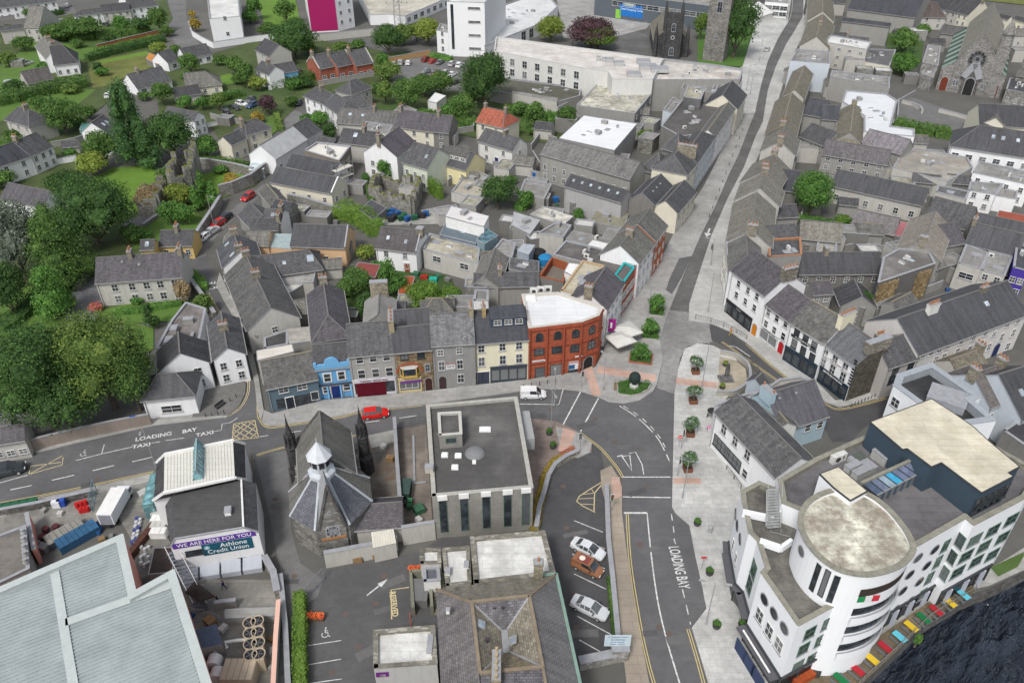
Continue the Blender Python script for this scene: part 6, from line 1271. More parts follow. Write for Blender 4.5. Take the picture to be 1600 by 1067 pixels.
t=house('plain grey rendered house with a small red, white and green board',(674.5,539.5),(741.5,535.5),(669.5,493),(738,487),(679,608),M('wall',(.27,.27,.265),dirt=.5),M('slate',(.15,.15,.155),var=.5,lichen=.1),pitch=36,ch=[(.97,0,.7,1.5,1.3,M('stone',(.34,.30,.2),s=1.4),3)],name='terraced_house',cat='building')
hw(t,[(688,551),(717.7,548)],1.0,1.2,'sx'); hw(t,[(690,571.5),(718.7,569)],1.0,1.8,'sx'); hw(t,[(720,591)],1.1,1.7,'sx'); W=t['W']['f']; u_,_=onw(W,(692,600)); add_door(t['root'],W.p(u_,0),W.n,1.15,2.5,(.05,.03,.03),arch=True)
psign(t['root'],W,(704,572.5),1.5,1.3,(.72,.72,.72),[('HAYS',.5,0,0)],(.02,.02,.03)); psign(t['root'],W,(703.8,568.5),1.5,.3,(.5,.05,.06),[('',1,0,0)],(1,1,1)); psign(t['root'],W,(704.4,576.5),1.5,.3,(.03,.3,.10),[('',1,0,0)],(1,1,1))
t=house('cream three storey house over a dark pub front, with a slate dormer storey',(741.5,536),(826,529.5),(739,487),(818,480),(745,600),WC,SLB,pitch=38,ch=[(.22,-.1,.6,1.3,1.5,M('stone',(.45,.33,.16),s=1.6),2)],name='terraced_house',cat='building')
hw(t,[(752,545),(785,542),(811,540)],1.05,1.4,'sx'); hw(t,[(752.5,565),(785.5,562),(811,559.5)],1.05,1.8,'sx'); W=t['W']['f']; shopfront(t['root'],W,.28,.97,3.2,(.05,.06,.08),None,n=4); add_door(t['root'],W.p(.13,0),W.n,2.2,2.4,(.05,.06,.09),name='garage_door')
P=t['P']; z=t['z']; L=t['L']; hd=t['hd']; h=t['h']; sl=(z-h)/hd; A_=[P(L*.32,hd*.42,h+sl*hd*.42),P(L*.98,hd*.42,h+sl*hd*.42),P(L*.98,hd*1.05,z-.1),P(L*.32,hd*1.05,z-.1)]; DBL=M('plain',(.05,.07,.10)); mb=MB(); tp=z+.55
mb.poly([A_[0],A_[1],A_[1]+Z*1.7,A_[0]+Z*1.7],DBL); mb.poly([A_[1],A_[2],Vector((A_[2].x,A_[2].y,tp)),A_[1]+Z*1.7],DBL); mb.poly([A_[3],A_[0],A_[0]+Z*1.7,Vector((A_[3].x,A_[3].y,tp))],DBL); mb.poly([A_[0]+Z*1.75-t['n']*.25,A_[1]+Z*1.75-t['n']*.25,Vector((A_[2].x,A_[2].y,tp)),Vector((A_[3].x,A_[3].y,tp))],SLB); o=mb.build('dormer',t['root'])
for u_ in(.2,.5,.8): q=A_[0].lerp(A_[1],u_)+Z*.55-t['n']*.02; a_,b_=win_meshes(1.2,.9,'sx'); w_=put('dormer_window',a_,o,q-WL(o),math.atan2(-t['n'].y,-t['n'].x)-math.pi/2); put('pane',b_,w_)
RBK=M('brick',(.33,.085,.042)); WHF=M('felt',(.70,.71,.72),v=.12,s2=.3,c2=(.5,.5,.5))
b=flat('red brick corner building with a smooth white roof and arched windows',[(826,513),(910,503),(936,493),(943,480),(872,457),(815,460)],(827,592),RBK,WHF,par=.3,pt=.4,cop=M('plain',(.55,.52,.47)),name='corner_building')
wins(b,[(843,527),(871.6,524),(899.6,521),(925,515)],1.25,1.7,'adm'); wins(b,[(842.5,548),(870,545),(898.6,543),(924,538)],1.7,1.8,'arx'); W=b['W'][0]; BRD=M('brick',(.27,.065,.035))
for u_ in(.015,.34,.66,.985): mb=MB(); mb.bar(W.p(u_,0,.12),W.p(u_,b['h']-.2,.12),.62,.28,BRD); mb.build('pilaster',b['root'])
for z_ in(3.1,6.1,b['h']-.5): mb=MB(); [mb.bar(w_.p(0,z_,.09),w_.p(1,z_,.09),.22,.25,BRD) for w_ in b['W'][:3]]; mb.build('string_course',b['root'])
wins(b,[(845,582)],2.0,2.2,'dn'); wins(b,[(870,577)],2.3,2.2,'dn'); add_door(b['root'],b['W'][1].p(.5,0),b['W'][1].n,1.8,2.5,(.02,.02,.02),arch=True); wins(b,[(898,573)],2.2,2.2,'dn')
psign(b['root'],W,(842,565),2.2,.6,(.72,.74,.75),[('HARVEYS',.45,0,0)],(.02,.06,.09)); o=psign(b['root'],W,(897.5,570.5),2.1,1.6,(.70,.72,.73),[('FOR SALE',.42,0,.52)],(.5,.03,.04)); mb=MB(); mb.box((.45,.075,-.25),(1.0,.02,.85),M('plain',(.03,.10,.24))); put('poster',mb.mesh('poster'),o)
psign(b['root'],W,(904,556.5),1.2,.22,(.75,.75,.75),[('',1,0,0)],(1,1,1))
for p in((834,459),(845,457),(856,456)): onroof(b,ac_mesh(1.2),*p,name='air_unit')
onroof(b,rooflight_mesh(1.8,1.8,True),829,467)
LS=M('stone',(.25,.23,.19),s=.9)
t=house('white three storey house over a black shop fascia, left end of the side street terrace',(1144,423),(1196,462),(1186.5,401),(1240,428),(1132,488),WH,SLP,pitch=36,ch=[(.98,0,.9,2.8,1.3,LS,5)],name='terraced_house',cat='building')
hw(t,[(1154.4,443.7),(1169,454),(1183,463.5),(1151,461),(1165,471),(1179,481)],1.0,1.35); W=t['W']['f']; shopfront(t['root'],W,.0,.8,3.0,(.02,.02,.025),'LORD',(.25,.25,.25),4,ts=.5); add_door(t['root'],W.p(.9,0),W.n,1.1,2.4,(.55,.19,.01),arch=True)
t=house('white three storey house with red arched door and pale shopfront',(1196,474.6),(1235.5,503.5),(1229,445),(1262,466),(1183,527),WH,SLP,pitch=36,name='terraced_house',cat='building')
hw(t,[(1201,488),(1214.4,497),(1228,506),(1197,506),(1210,516),(1224,525.5)],1.0,1.45); W=t['W']['f']; shopfront(t['root'],W,.02,.72,2.8,(.55,.56,.55),'ANNE BARR HOME',(.1,.1,.1),2,ts=.36); add_door(t['root'],W.p(.87,0),W.n,1.1,2.4,(.45,.01,.015),arch=True)
t=house('black and white shuttered pub with dark blue shop panels',(1235.5,503.5),(1289,536),(1262,466),(1311,495),(1225,562),WH,SLM,pitch=36,ch=[(.99,0,.9,3.2,1.4,WC,6)],name='pub_building',cat='building')
hw(t,[(1245,521),(1258.5,531),(1272,541)],1.1,1.7,'dr'); hw(t,[(1241,537),(1255,548),(1269,558.5)],1.1,1.6,'dr'); W=t['W']['f']; shopfront(t['root'],W,.02,.98,3.1,(.025,.04,.06),'',(.7,.7,.7),4); sign(t['root'],W,.45,5.6,5.0,.5,(.03,.03,.035),'FLANNERY\'S BAR',(.7,.7,.68),.42); 
t=house('black and white corner pub with striped quoins and a rough stone side wall',(1289,536),(1337,571),(1322,502),(1362,532),(1271.5,592),WH,M('slate',(.13,.135,.145),var=.2,lichen=.25),pitch=36,ch=[(.97,0,1.0,4.6,.9,LS,0)],name='pub_building',cat='building')
hw(t,[(1290,552),(1305,562),(1321,574)],1.15,1.6,'srx'); hw(t,[(1286,567),(1301,577),(1317,589)],1.15,1.7,'srx'); W=t['W']['f']; shopfront(t['root'],W,.0,.99,3.0,(.015,.03,.05),'GERTIE BROWNE BAR',(.75,.75,.72),4,ts=.42); sign(t['root'],W,.5,5.25,5.6,.34,(.70,.70,.68),'Gertie Browne\'s Bar',(.15,.02,.02),.36)
mb=MB()
for i in range(9):
    for u_ in(.02,.98): p=W.p(u_,3.6+i*.55,.05); mb.box(p,(.55,.12,.26),BLK,math.atan2(W.d.y,W.d.x))
mb.build('quoin',t['root']); P=t['P']; mb=MB(); L=t['L']; hd=t['hd']; h=t['h']; z=t['z']; f=[P(L+.06,0,-.2),P(L+.06,2*hd,-.2),P(L+.06,2*hd,h),P(L+.06,hd,z+.3),P(L+.06,0,h)]; mb.poly(f,LS); mb.poly(f[::-1],LS); mb.build('stone_gable',t['root'])
for i in range(9): p_=(1330+i*5.2,635-i*2.1); post('dark keg-shaped bollard in the row under the stone gable',*p_,.7,group='dark bollards along the pub side wall')
t=house('pale corner house with black framed windows beyond the stone gable',(1388,574),(1434.6,559),(1388,528),(1415,524),6.4,M('wall',(.45,.43,.41),dirt=.3),SL,pitch=36,ch=[(.05,0,1.4,.9,1.6,LS,4)],name='corner_house',cat='building')
hw(t,[(1399,579),(1423,571),(1393,593),(1416,587)],1.3,1.6,'dx')
t=house('very long three storey white terrace with a dark slate roof towards the right edge',(1434.6,554),(1606,490),(1404,499),(1569,440),7.2,M('wall',(.60,.58,.56),dirt=.3),SLN,pitch=34,ch=[(.27,-.12,2.2,.8,1.7,WW,5),(.76,-.05,1.6,.7,1.0,LS,3)],sky=[(.72,.6,.9,.9)],name='terraced_house',cat='building')
hw(t,[(1442,555),(1455,551),(1468,546.5),(1481,541),(1502,534),(1521,528),(1540,520.5),(1553,521.5),(1574,507),(1591,501)],1.0,1.1,'sx'); hw(t,[(1462,562),(1474,558),(1495,550),(1514,546.5),(1533,538.5),(1545,542),(1565,526.5),(1583,520)],1.0,1.6,'sx'); hw(t,[(1504,565),(1574,541)],1.2,1.5,'sx')
for p in((1523,562),(1554,551)): W=t['W']['f']; u_,_=onw(W,p); add_door(t['root'],W.p(u_,0),W.n,1.4,2.6,(.02,.03,.10),arch=True)
t=house('long white riverside-plaza house with patchy grey slate roof',(1118,643),(1213.5,745),(1161,630),(1262,722),(1108,697),WH,M('slate',(.115,.115,.118),lichen=.5),pitch=33,name='plaza_house',cat='building',hip=(0,0))
hw(t,[(1131.5,671),(1149,689),(1168,710.5)],1.2,1.8,'sx'); hw(t,[(1164,740)],1.1,1.5,'s'); hw(t,[(1136,707)],6.6,2.0,'drx')
t=house('light blue rendered house with a steep grey slate roof and blue chimney',(1220,672.5),(1294,648),(1203.5,615),(1268.6,595),4.6,M('wall',(.38,.50,.56),dirt=.2),M('slate',(.12,.118,.135),var=.12,lichen=.08),pitch=40,ch=[(.02,0,.9,2.4,1.0,M('wall',(.38,.50,.56),dirt=.2),2)],sky=[(.2,.8,.3,.3),(.55,.8,.3,.3)],name='blue_house',cat='building')
hw(t,[(1231,690),(1262,668.5),(1281,663.5)],1.1,1.3,'s')
house('small slate link roof between the white and blue plaza houses',(1185,640),(1212,672),(1193,620),(1215,640),5.2,WW,SLM,pitch=30,name='link_range',cat='building')
flat('tan flat parapet roof at the plaza house\'s street end',[(1118,641),(1160,629),(1188,610),(1155,618),(1117,632)],5.6,WH,M('felt',(.36,.34,.30)),par=.25,name='flat_annexe')
flat('long tan flat roof along the side street behind the blue house',[(1188,612),(1205,615),(1268,594),(1250,588),(1218,592)],5.0,WW,M('felt',(.33,.315,.28)),par=.25,name='flat_annexe')
t=house('tiny pale blue gabled dormer block above the side street',(1190,606),(1200,597),(1202,595),(1206,590),6.0,M('wall',(.36,.42,.46),dirt=.2),SLN,pitch=40,name='roof_turret',cat='building')
# ================================================================ THE REST OF THE TOWN
def rows(h): return [z for z in((.9,3.2) if h<7.2 else(.9,3.6,6.2)) if z+1.35<h] or[.8]
CHM=M('stone',(.30,.27,.21),s=1.5)
def b(L,e,h,w,r,*W,c=(),n='house',pots=3,cs=(.75,1.4,1.3),**k):
    e=[e[i:i+2] for i in(0,2,4,6)]
    if isinstance(h,tuple): h=max(2.2,min(11,hof(e[0],h)))
    win=[(q[0],rows(h) if len(q)<5 else q[4],q[1],q[2] if len(q)>2 else 1.0,q[3] if len(q)>3 else 1.25,'sx') if q[1]!='d' else(q[0],'door',q[2],1.1,2.2,q[3]) for q in W]
    return house(L,*e,h,w,r,win=win,ch=[(t,0,)+cs+(CHM,pots) for t in c],name=n,**k)
def f(L,pts,h,w,r,*W,n='flat_roofed_building',**k):
    p=[tuple(pts[i:i+2]) for i in range(0,len(pts),2)]
    if isinstance(h,tuple): h=hof(p[0],h)
    win=[(q[0],rows(h) if len(q)<5 else q[4],q[1],q[2] if len(q)>2 else 1.0,q[3] if len(q)>3 else 1.25,'sx') for q in W]
    o=flat(L,p,h,w,r,win=win,name=n,**k); rq=random.Random(int(p[0][0]*7+p[0][1])); P=o['P']; A=abs(sum(P[i].x*P[(i+1)%len(P)].y-P[(i+1)%len(P)].x*P[i].y for i in range(len(P))))/2
    if n=='flat_roofed_building' and A>25:
        d=(P[1]-P[0]).normalized(); rz=math.atan2(d.y,d.x)
        for i in range(min(9,int(A/22)+1)):
            a,c=rq.sample(range(len(P)),2); q=o['cen'].lerp(P[a].lerp(P[c],rq.random()),rq.uniform(.1,.68)); q=Vector((q.x,q.y,o['top'])); m_,nm=((fbox(LEAD,.5,.5,.7),'roof_vent'),(rooflight_mesh(1.1,.9),'rooflight'),(ac_mesh(.9),'air_unit'),(fbox(WG,1.6,1.0,.8),'plant_box'),(fbox(TRD,1.8,1.2,.02),'roof_patch'),(fbox(TRW,.4,1.2,.4),'roof_vent'))[rq.randrange(6)]
            put(nm,m_,o['roof'],q-WL(o['roof']),rz+1.5708*rq.randrange(4))
    return o
CR=M('wall',(.66,.63,.52),dirt=.3); YE=M('wall',(.62,.45,.18),dirt=.2); PE=M('wall',(.62,.42,.25),dirt=.25); LB=M('wall',(.50,.55,.60),dirt=.2); BGR=M('metal',(.15,.19,.23)); PMT=M('metal',(.42,.43,.43),m=.1,s=.5); RDR=M('slate',(.33,.10,.06),lichen=.1); RUS=M('metal',(.30,.07,.035),m=0,s=.6)
FLG=M('felt',(.30,.295,.28),v=.4,s2=.5,c2=(.12,.115,.1)); DKG=M('felt',(.14,.14,.145),v=.4)
b('long weathered hipped slate roof behind the blue pub',(489,534,481,461,511,494,507,440),6,WD,SLP,hip=(1,0),c=(.98,),n='rear_range')
b('narrow grey rendered return with a big flat-topped chimney',(570,506,573,470,592,503,591,463),6.4,WG,M('felt',(.27,.265,.25)),c=(.97,),pots=0,cs=(1.0,3.0,2.2),n='rear_range')
b('low conical slate roof half buried in ivy behind the grey house',(660,492,707,488,676,468,690,467),5,ST,SLM,hip=(1,1),n='rear_range')
f('tall white flat box behind the cream house\'s dormer',(763,472,808.6,468,800,446,765,446),(764,480),M('wall',(.62,.59,.52)),M('felt',(.72,.72,.71),v=.08),par=0,base=4)
f('small white rear extension with two dark windows',(740,470,763,470,763,453,742,453),6,WH,FLG,(0,2,1,.8),par=.2)
b('slate roofed house along the lane, street end with rooflights',(349,418,341,389,386,412,365,379),4.6,WH,M('slate',(.085,.088,.098),lichen=.15),('f',4),c=(.05,.98),sky=[(.8,.5,.8,1.2),(.15,.6,.8,1.2)],n='lane_house')
b('long slate lane house with a tan rear slope, above the cream gable',(387,516,352,430,424,474,386,412),5,WL_,M('slate',(.12,.118,.115),lichen=.4),('f',6),('l',1),c=(.55,.97),n='lane_house')
b('small hip roofed rear block below the lane house\'s gable',(398,524,450,492,400,500,440,478),3.6,WG,SL,n='outbuilding')
b('low grey slate annexe between the lane house and long hipped roof',(450,492,483,487,442,472,470,470),3.4,WG,SLL,n='outbuilding')
f('white ribbed flat roof beside the lane, above the slate blue shop',(402,563,459,549,456,538,401,548),5,WL_,M('patchy',(.66,.62,.55),v=.15,s2=.5,c2=(.4,.37,.3)),par=0)
f('dark stained flat roof with tanks beside the lane house',(413,545,450,538,450,515,412,528),3.6,WG,M('felt',(.10,.10,.10),v=.6,s2=.6),par=.2)
f('slatted white roof strip beside the long hipped slate roof',(452,537,489,532,487,510,449,514),4.2,WG,M('patchy',(.50,.48,.43),v=.5,s2=.5,c2=(.15,.14,.12)),par=0)
b('dark slate house with several rooflights behind the lane houses',(400,434,503,420,386,396,492,397),3.6,WG,SL,('f',2,1,1),hip=(0,1),sky=[(.45,.5,.7,.8),(.85,.55,1.3,1.5),(.25,.2,.8,.8)],n='outbuilding')
b('peach and yellow house with a black slate roof and pale gable',(454,384,539,387,460,351.5,547,353),(457,413),PE,SLN,('f',4),hip=(0,0),coping=(0,1))
lean('pale teal lean-to roof joining the peach houses',(419,387),(455,390),(428,366),(457,366),3.2,4.2,PE,M('metal',(.36,.44,.45)),name='lean_to')
b('small peach cottage with grey roof left of the teal roof',(384,383,419,383,388,362,430,361),4,PE,SLL,('f',2,1,1))
b('dark slate house with white gable at the lane bend',(410,345,439,347,404,326,443,329),5,WH,SL,sky=[(.5,.5,.8,.9)],c=(.9,))
b('dark slate cottage in front of the white gable at the bend',(392,358,434,359,395,342,434,342),4,WG,SLD,c=(.98,))
b('grey roofed cottage facing the parked cars at the bend',(393,357,373,336,404,343,397,312),4,WG,SL,n='cottage')
b('pale lichen covered roof beside the lane\'s north end',(384,390,386,364,364,381,368,353),4,CR,SLL,n='cottage')
b('tan slate gabled cottage under the castle wall',(424,322,406,300,436,309,416,290),4,WG,SLM,n='cottage'); b('small dark blue slate roof beside the stone yard wall',(425,326,450,331,421,311,453,316),4,ST,SLB,n='cottage')
b('cream two storey block with black roof and stained render',(422,284,518,302,432,259,532,281),(430,306),CR,SLN,('f',4),('r',2),coping=(0,TRW),n='house')
b('parallel black roof directly behind the stained cream block',(448,260,521,275,456,241,529,255),5,WH,SLN,('r',1))
f('square block with a white flat roof and brown stained parapet',(475,235,530,251.5,548,228,495,222),6.3,M('wall',(.22,.19,.16),dirt=.6),M('felt',(.70,.68,.62),v=.1),(1,2),par=.4)
b('long white cottage with weathered pale sheet roof',(430,248,480,217,407,228,458,197),4.3,WH,PMT,('f',4),('l',1)); b('grey slate end of the long white cottage',(480,217,502,204,458,197,480,184),4.4,WH,SL,('f',2))
f('small domed greenhouse beside the pale roofed cottage',(389,266,412,264,414,248,393,247),2.4,M('glass',(.16,.20,.21)),M('glass',(.3,.35,.36)),par=0,n='greenhouse',cat='greenhouse',cop=TRW)
b('cream hipped house beside the small parking area',(386,211,423,200,372,194,402,187),5,CR,SL,('f',2),('l',2),hip=(1,1),c=(.1,)); b('low gabled wing of the cream hipped house',(361,227,385,216,351,213,372,205),4.5,CR,SL,('f',2))
b('long white hipped house at the top of the driveway',(475,150,507,163,492,137,512,143),5,WH,SL,('f',3),hip=(1,0),c=(.5,)); b('white house with blue windows continuing the driveway row',(508,164,531,180,522,148,545,158),5,WH,SL,('f',3),hip=(0,1))
b('grey hip roofed house behind the white driveway row',(549,148,580,137,543,127,560,125),5.4,WL_,SL,('f',2),hip=(1,1)); b('lower grey slate roof in front of the hip roofed house',(530,173,580,167,528,152,572,150),4.6,WH,SL,hip=(1,1))
b('long grey slate terrace with two rooflights',(526,192,617,198,537,172,626,174),(530,213),WL_,M('slate',(.125,.122,.118),lichen=.4),('f',2),c=(.6,),sky=[(.2,.6,.9,.9),(.42,.6,.9,.9)]); b('purple slate house in the long back terrace',(617,198,677,206,627,173,687,180),5,CR,SLP,('f',3),c=(0,)); b('end house of the long back terrace with a stained gable',(677,206,701,208,687,180,715,183),5,WD,SLP,('f',1),c=(.1,),n='house')
b('black slate roof with rooflight between the long terrace and white flat roof',(529,222,585,229,538,203,590,206),5,WL_,SLD,sky=[(.4,.6,1.1,1.3)],c=(.6,)); f('brown flat terrace roof behind the white gabled house',(565,203,606,210,614,196,572,190),6,CR,FLG,par=.3)
b('tall white gabled house with purple grey roof',(620,246,650,223,598,216,628,197),(624,284),WH,SLP,('l',2),c=(0,),cs=(.9,.9,1.8)); b('pale green gabled house beside the yellow one',(629,253,667,264,645,226,669,225),(640,290),M('wall',(.56,.60,.50)),SL,('f',3),sky=[(.75,.5,.7,1.0)])
t=b('pale yellow house with slate dormer band and quoined gable',(679,253,728,266,688,226,741,240),(684,280),M('wall',(.70,.63,.38),dirt=.2),SLN,('f',3),('r',1)); P=t['P'];L=t['L'];hd=t['hd'];sl=(t['z']-t['h'])/hd; mb=MB(); q=[P(L*.1,hd*.35,t['h']+sl*hd*.35),P(L*.9,hd*.35,t['h']+sl*hd*.35),P(L*.9,hd,t['z']),P(L*.1,hd,t['z'])]; mb.poly([q[0],q[1],q[1]+Z*1.2,q[0]+Z*1.2],WL_); mb.poly([q[0]+Z*1.25,q[1]+Z*1.25,q[2]+Z*.5,q[3]+Z*.5],SLM); mb.poly([q[1],q[2]+Z*.5,q[1]+Z*1.2],WL_); mb.poly([q[0],q[0]+Z*1.2,q[3]+Z*.5],WL_); o=mb.build('dormer',t['root'])
for u_ in(.15,.4,.65,.88): a_,b_=win_meshes(1.3,.8,'sx'); w_=put('dormer_window',a_,o,q[0].lerp(q[1],u_)+Z*.3-WL(o),math.atan2(-t['n'].y,-t['n'].x)-math.pi/2); put('pane',b_,w_)
b('cream two storey house with slate roof and blue door',(747,220,800,236,760,203,817,217),(752,250),WW,SL,('f',2),('f','d',.55,(.02,.03,.15)),('r',1),c=(.6,),pots=1); b('cream house with a bright terracotta red hipped roof',(744,190,786,200,760,168,793,176),5,CR,RDR,('f',2),hip=(0,1),c=(.05,.8),cs=(.8,.8,1.2),pots=1)
f('dark flat shed roof leaning near the ruin',(562,328,583,343,604,325,580,312),2.6,WD,M('felt',(.075,.075,.08)),par=0,n='shed')
b('white house with brown grey roof and two brown windows',(587,387,650,394,597.5,354.5,662,363),(592,421),WH,M('slate',(.085,.078,.08),lichen=.1),('f',[.25,.72]),('f','d',.75,(.25,.07,.02)),sky=[(.25,.5,.7,.9),(.7,.4,.6,.9)],coping=(0,1),c=(.98,),cs=(1.4,1.4,.8),pots=0)
f('patchy cream flat roof with an aerial mast',(661,389.5,747,412,750,387,671,364.5),(665,419),WL_,M('felt',(.50,.47,.38),v=.6,s2=.3,c2=(.22,.19,.14)),(0,2,2,1.3,[2.2]),par=.3); f('blue grey roofed block under the white box',(687,366,744,380,752,356,700,342),5,BGR,M('metal',(.13,.17,.20)),par=0); f('white upper box above the blue grey block',(696,338,756,354,764,338,705,322),7.5,TRW,M('felt',(.66,.64,.63),v=.1),par=0,base=4)
f('teal glass roofed box with a curved end by the blue grey block',(745,374,757,381,778,368,760,357),6,M('metal',(.22,.31,.35)),M('glass',(.05,.10,.12)),par=0,base=3)
b('small gabled slate roof beside the cream patchy flat roof',(738,446,755,400,752,440,776,394),5,WG,SLL); b('grey slate roof above the white rear box',(741,448,842,446,746,424,841,430),5,WG,SL,c=(.4,)); f('dirty pale flat roofs behind the small gabled roof',(769,392,800,403,806,380,785,373),5,WG,FLG,par=.2)
f('light blue grey metal box beside the water tanks',(808,392,826,398,836,383,817,381),6.5,M('metal',(.33,.37,.42)),M('metal',(.45,.48,.52)),par=0); f('curved edged slate roof below the brick courtyard',(795,420,842,430,842,408,797,403),5,WG,M('slate',(.12,.12,.12),lichen=.3),par=0)
for p,c_,L_ in(((852.5,402),(.02,.20,.42),'bright blue round water tank'),((842,393),(.02,.02,.02),'black round water tank beside the blue one')): g=G(*p,5); root=empty('water_tank',(g.x,g.y,3.5),L_+' on the roofs','tank'); mb=MB(); mb.lathe((0,0,0),[(1.25,0),(1.3,1.4),(1.4,1.5),(1.1,1.75),(.4,1.95),(.01,2.0)],M('plain',c_),20); put('tank',mb.mesh('tank',smooth=True),root); mb=MB(); mb.box((0,0,-1.7),(2.4,2.4,3.4),WG); put('stand',mb.mesh('stand'),root)
f('open courtyard with red brick parapet walls',(842,432,880,441,889,412,862,402),6,WD,M('felt',(.2,.18,.15)),par=1.6,pt=.25,cop=M('plain',(.30,.09,.04)),n='brick_courtyard'); f('small white roof cabin at the brick courtyard\'s corner',(882,424,895,431,905,413,889,411),7.2,TRW,TRW,par=0,base=5)
f('cream moss stained flat roof with a clay edge beside the brick corner building',(876,454,908,462,944,415,910,407),7.6,TRW,M('felt',(.52,.48,.37),v=.35,s2=.35,c2=(.32,.27,.17)),par=.2,cop=M('plain',(.45,.33,.2)))
f('long dark felt roof with a line of white rooflights',(864,398,905,409,975,441,998,407,930,386,884,376),6.6,WG,M('felt',(.15,.14,.135),v=.5,s2=.4),par=.2)
f('pale grey sheet roof behind the blue and black tanks',(800,352,828,366,844,344,803,331),4.5,WG,PMT,par=0); f('bright broken patchy roof beside green shrubs',(828,335,880,352,896,338,848,323),4,WG,M('patchy',(.55,.53,.47),v=.9,s2=.5,c2=(.10,.09,.07)),par=0); f('light grey stepped roof in the middle of the back yards',(838,365,880,371,893,352,870,347),5,WL_,FLG,par=.2); f('low grey roofs behind the row of rooflights',(884,373,940,391,956,375,896,360),4.5,WG,FLG,par=0); f('white rectangular roof behind the row of rooflights',(916,385,941,391,951,381,926,375),5,WL_,M('felt',(.72,.72,.71),v=.08),par=0)
f('mossy concrete flat roof below the grey barn',(921,345,974,357,982,334,934,325),(923,362),WG,M('felt',(.25,.24,.18),v=.4),par=0); f('ribbed grey flat roof with a parapet left of the street houses',(940,372,960,380,976,358,950,356),4.4,WD,FLG,par=0)
b('pale rendered barn with six small rooflights',(882.5,290,971,316,891,273,986,299.5),(883,331),M('wall',(.38,.38,.38),dirt=.4),SLN,sky=[(.1+.155*i,.55,.6,.7) for i in range(6)],n='barn')
b('long grey stone building with ribbed asbestos roof',(845,240,985,280,859,216,1000,254),(848,282),M('wall',(.30,.30,.28),dirt=.5),M('slate',(.15,.148,.145),lichen=.3),('f',9),n='stone_building'); f('smooth white canopy roof with two fan units',(874,216,960,235,995,194,912.5,181),7,WG,M('felt',(.74,.75,.76),v=.06),par=0)
f('large patchy moss covered flat roof with stone walls',(900,165,992,178,1032,130,941,124),(903,195),M('wall',(.27,.27,.26),dirt=.5),M('patchy',(.52,.50,.43),v=.8,s2=.7,c2=(.12,.12,.06)),(1,6),par=.15)
HW=f('very long white flat roofed hall building with rust stained roof',(772,80,912,107,950,112,957,124,1020,124,1036,92,991,86,800,61,775,58),10,M('wall',(.60,.60,.58),dirt=.35),M('patchy',(.62,.60,.57),v=.35,s2=.25,c2=(.30,.17,.11)),(0,7,1.8,2.2,[3.3,6.5]),(2,0),par=.7,n='hall_building',cop=M('plain',(.55,.55,.53)))
for x,y,s in((952,98,2.5),(967,103,3),(1005,100,4),(1012,108,5),(1030,112,5),(990,120,4),(935,95,1.2),(944,97,1.2),(1085,108,1.0)): onroof(HW,fbox(M('plain',(.42,.43,.43)),s,s*.6,1.3),x,y,name='plant_box')
f('dull olive single storey wing below the long white hall',(765,141,870,160,906,150,908,137,775,120),3.6,WG,M('felt',(.12,.12,.095),v=.4),par=.4); f('low concrete yard block beside the olive wing',(812,150,872,168,905,152,910,147,868,158),2.6,WL_,FLG,par=.2); f('grey walled eastern end of the long white hall',(1021,125,1156,125,1161,108,1115,101,1037,92),9.3,WG,M('patchy',(.56,.54,.50),v=.5,s2=.3,c2=(.26,.17,.12)),par=.6); f('pale blue lean block between the hall and the dark felt roof',(1036,172,1052,178,1066,160,1052,152),6.5,LB,FLG,par=.2); f('grey parapeted roof terrace behind the plant tower',(1064,140,1118,146,1124,128,1070,126),8,WG,FLG,par=.5); lean('white and grey stepped wall block at the car park trees',(800,146),(870,160),(800,143),(872,154),4,4.2,WL_,FLG,name='wall_block')
f('wide dark felt roof behind the street\'s upper houses',(1033,197,1064,214,1112,206,1142,162,1067,155),7.4,WD,M('felt',(.115,.11,.105),v=.35,s2=.4),par=.2); f('tall dark plant tower with a mossy top',(1068,152,1095,156,1102,140,1075,134),10,DKG,M('patchy',(.4,.38,.3),v=.6,s2=.8,c2=(.15,.14,.1)),par=.2)
f('pale blue fronted block at the top of the street',(1112,140,1150,146,1160,128,1120,121),8,LB,FLG,par=.4)
b('steep dark gable at the street bend with rooflights',(1152,171,1166,148,1129,152,1142,128),7.4,CR,SLD,('f',3),n='street_house'); b('white street house with a dark flat parapet, next to the bend',(1117,214,1148,170,1104,206,1136,164),8,WH,SLM,('f',6),n='street_house')
b('blue and white street house with twin hipped slate roofs',(1088,256,1117,214,1068,246,1096,206),8,LB,SL,('f',6),hip=(1,1),c=(.05,),cs=(.9,4.5,1.8),pots=6,n='street_house'); b('cream street house below the blue and white one',(1073,273,1088,256,1040,258,1058,236),8,CR,SL,('f',2),hip=(1,1),n='street_house')
b('small hipped slate roof behind the upper street houses',(1035,232,1058,238,1040,208,1062,206),7.4,WD,SL,hip=(1,1),n='street_house'); b('second hipped slate roof behind the cream street house',(1000,265,1030,272,1010,240,1040,238),6.6,WD,SL,hip=(1,1),n='street_house')
b('cream rendered street house with arched doorway',(1058,333,1087,300,1041,312,1071,282),(1055,366),CR,SL,('f',4),n='street_house'); b('grey gabled slate roof with six tiny rooflights beside the cream street house',(1022,320,1050,290,993,309,1033,276),6,WD,SLN,sky=[(.3,.6,.4,.4),(.5,.6,.4,.4),(.7,.6,.4,.4)],n='street_house')
b('orange brick fronted street house with steep grey roof',(1024,377,1042,352,1000,346,1017,326),8,M('wall',(.45,.13,.05)),M('slate',(.15,.148,.135),lichen=.5),('f',3),n='street_house'); b('white fronted street house with mossy grey roof',(998,412,1024,378,967,392,993,352),7.6,WH,M('slate',(.14,.138,.125),lichen=.5),('f',4),c=(.5,),n='street_house')
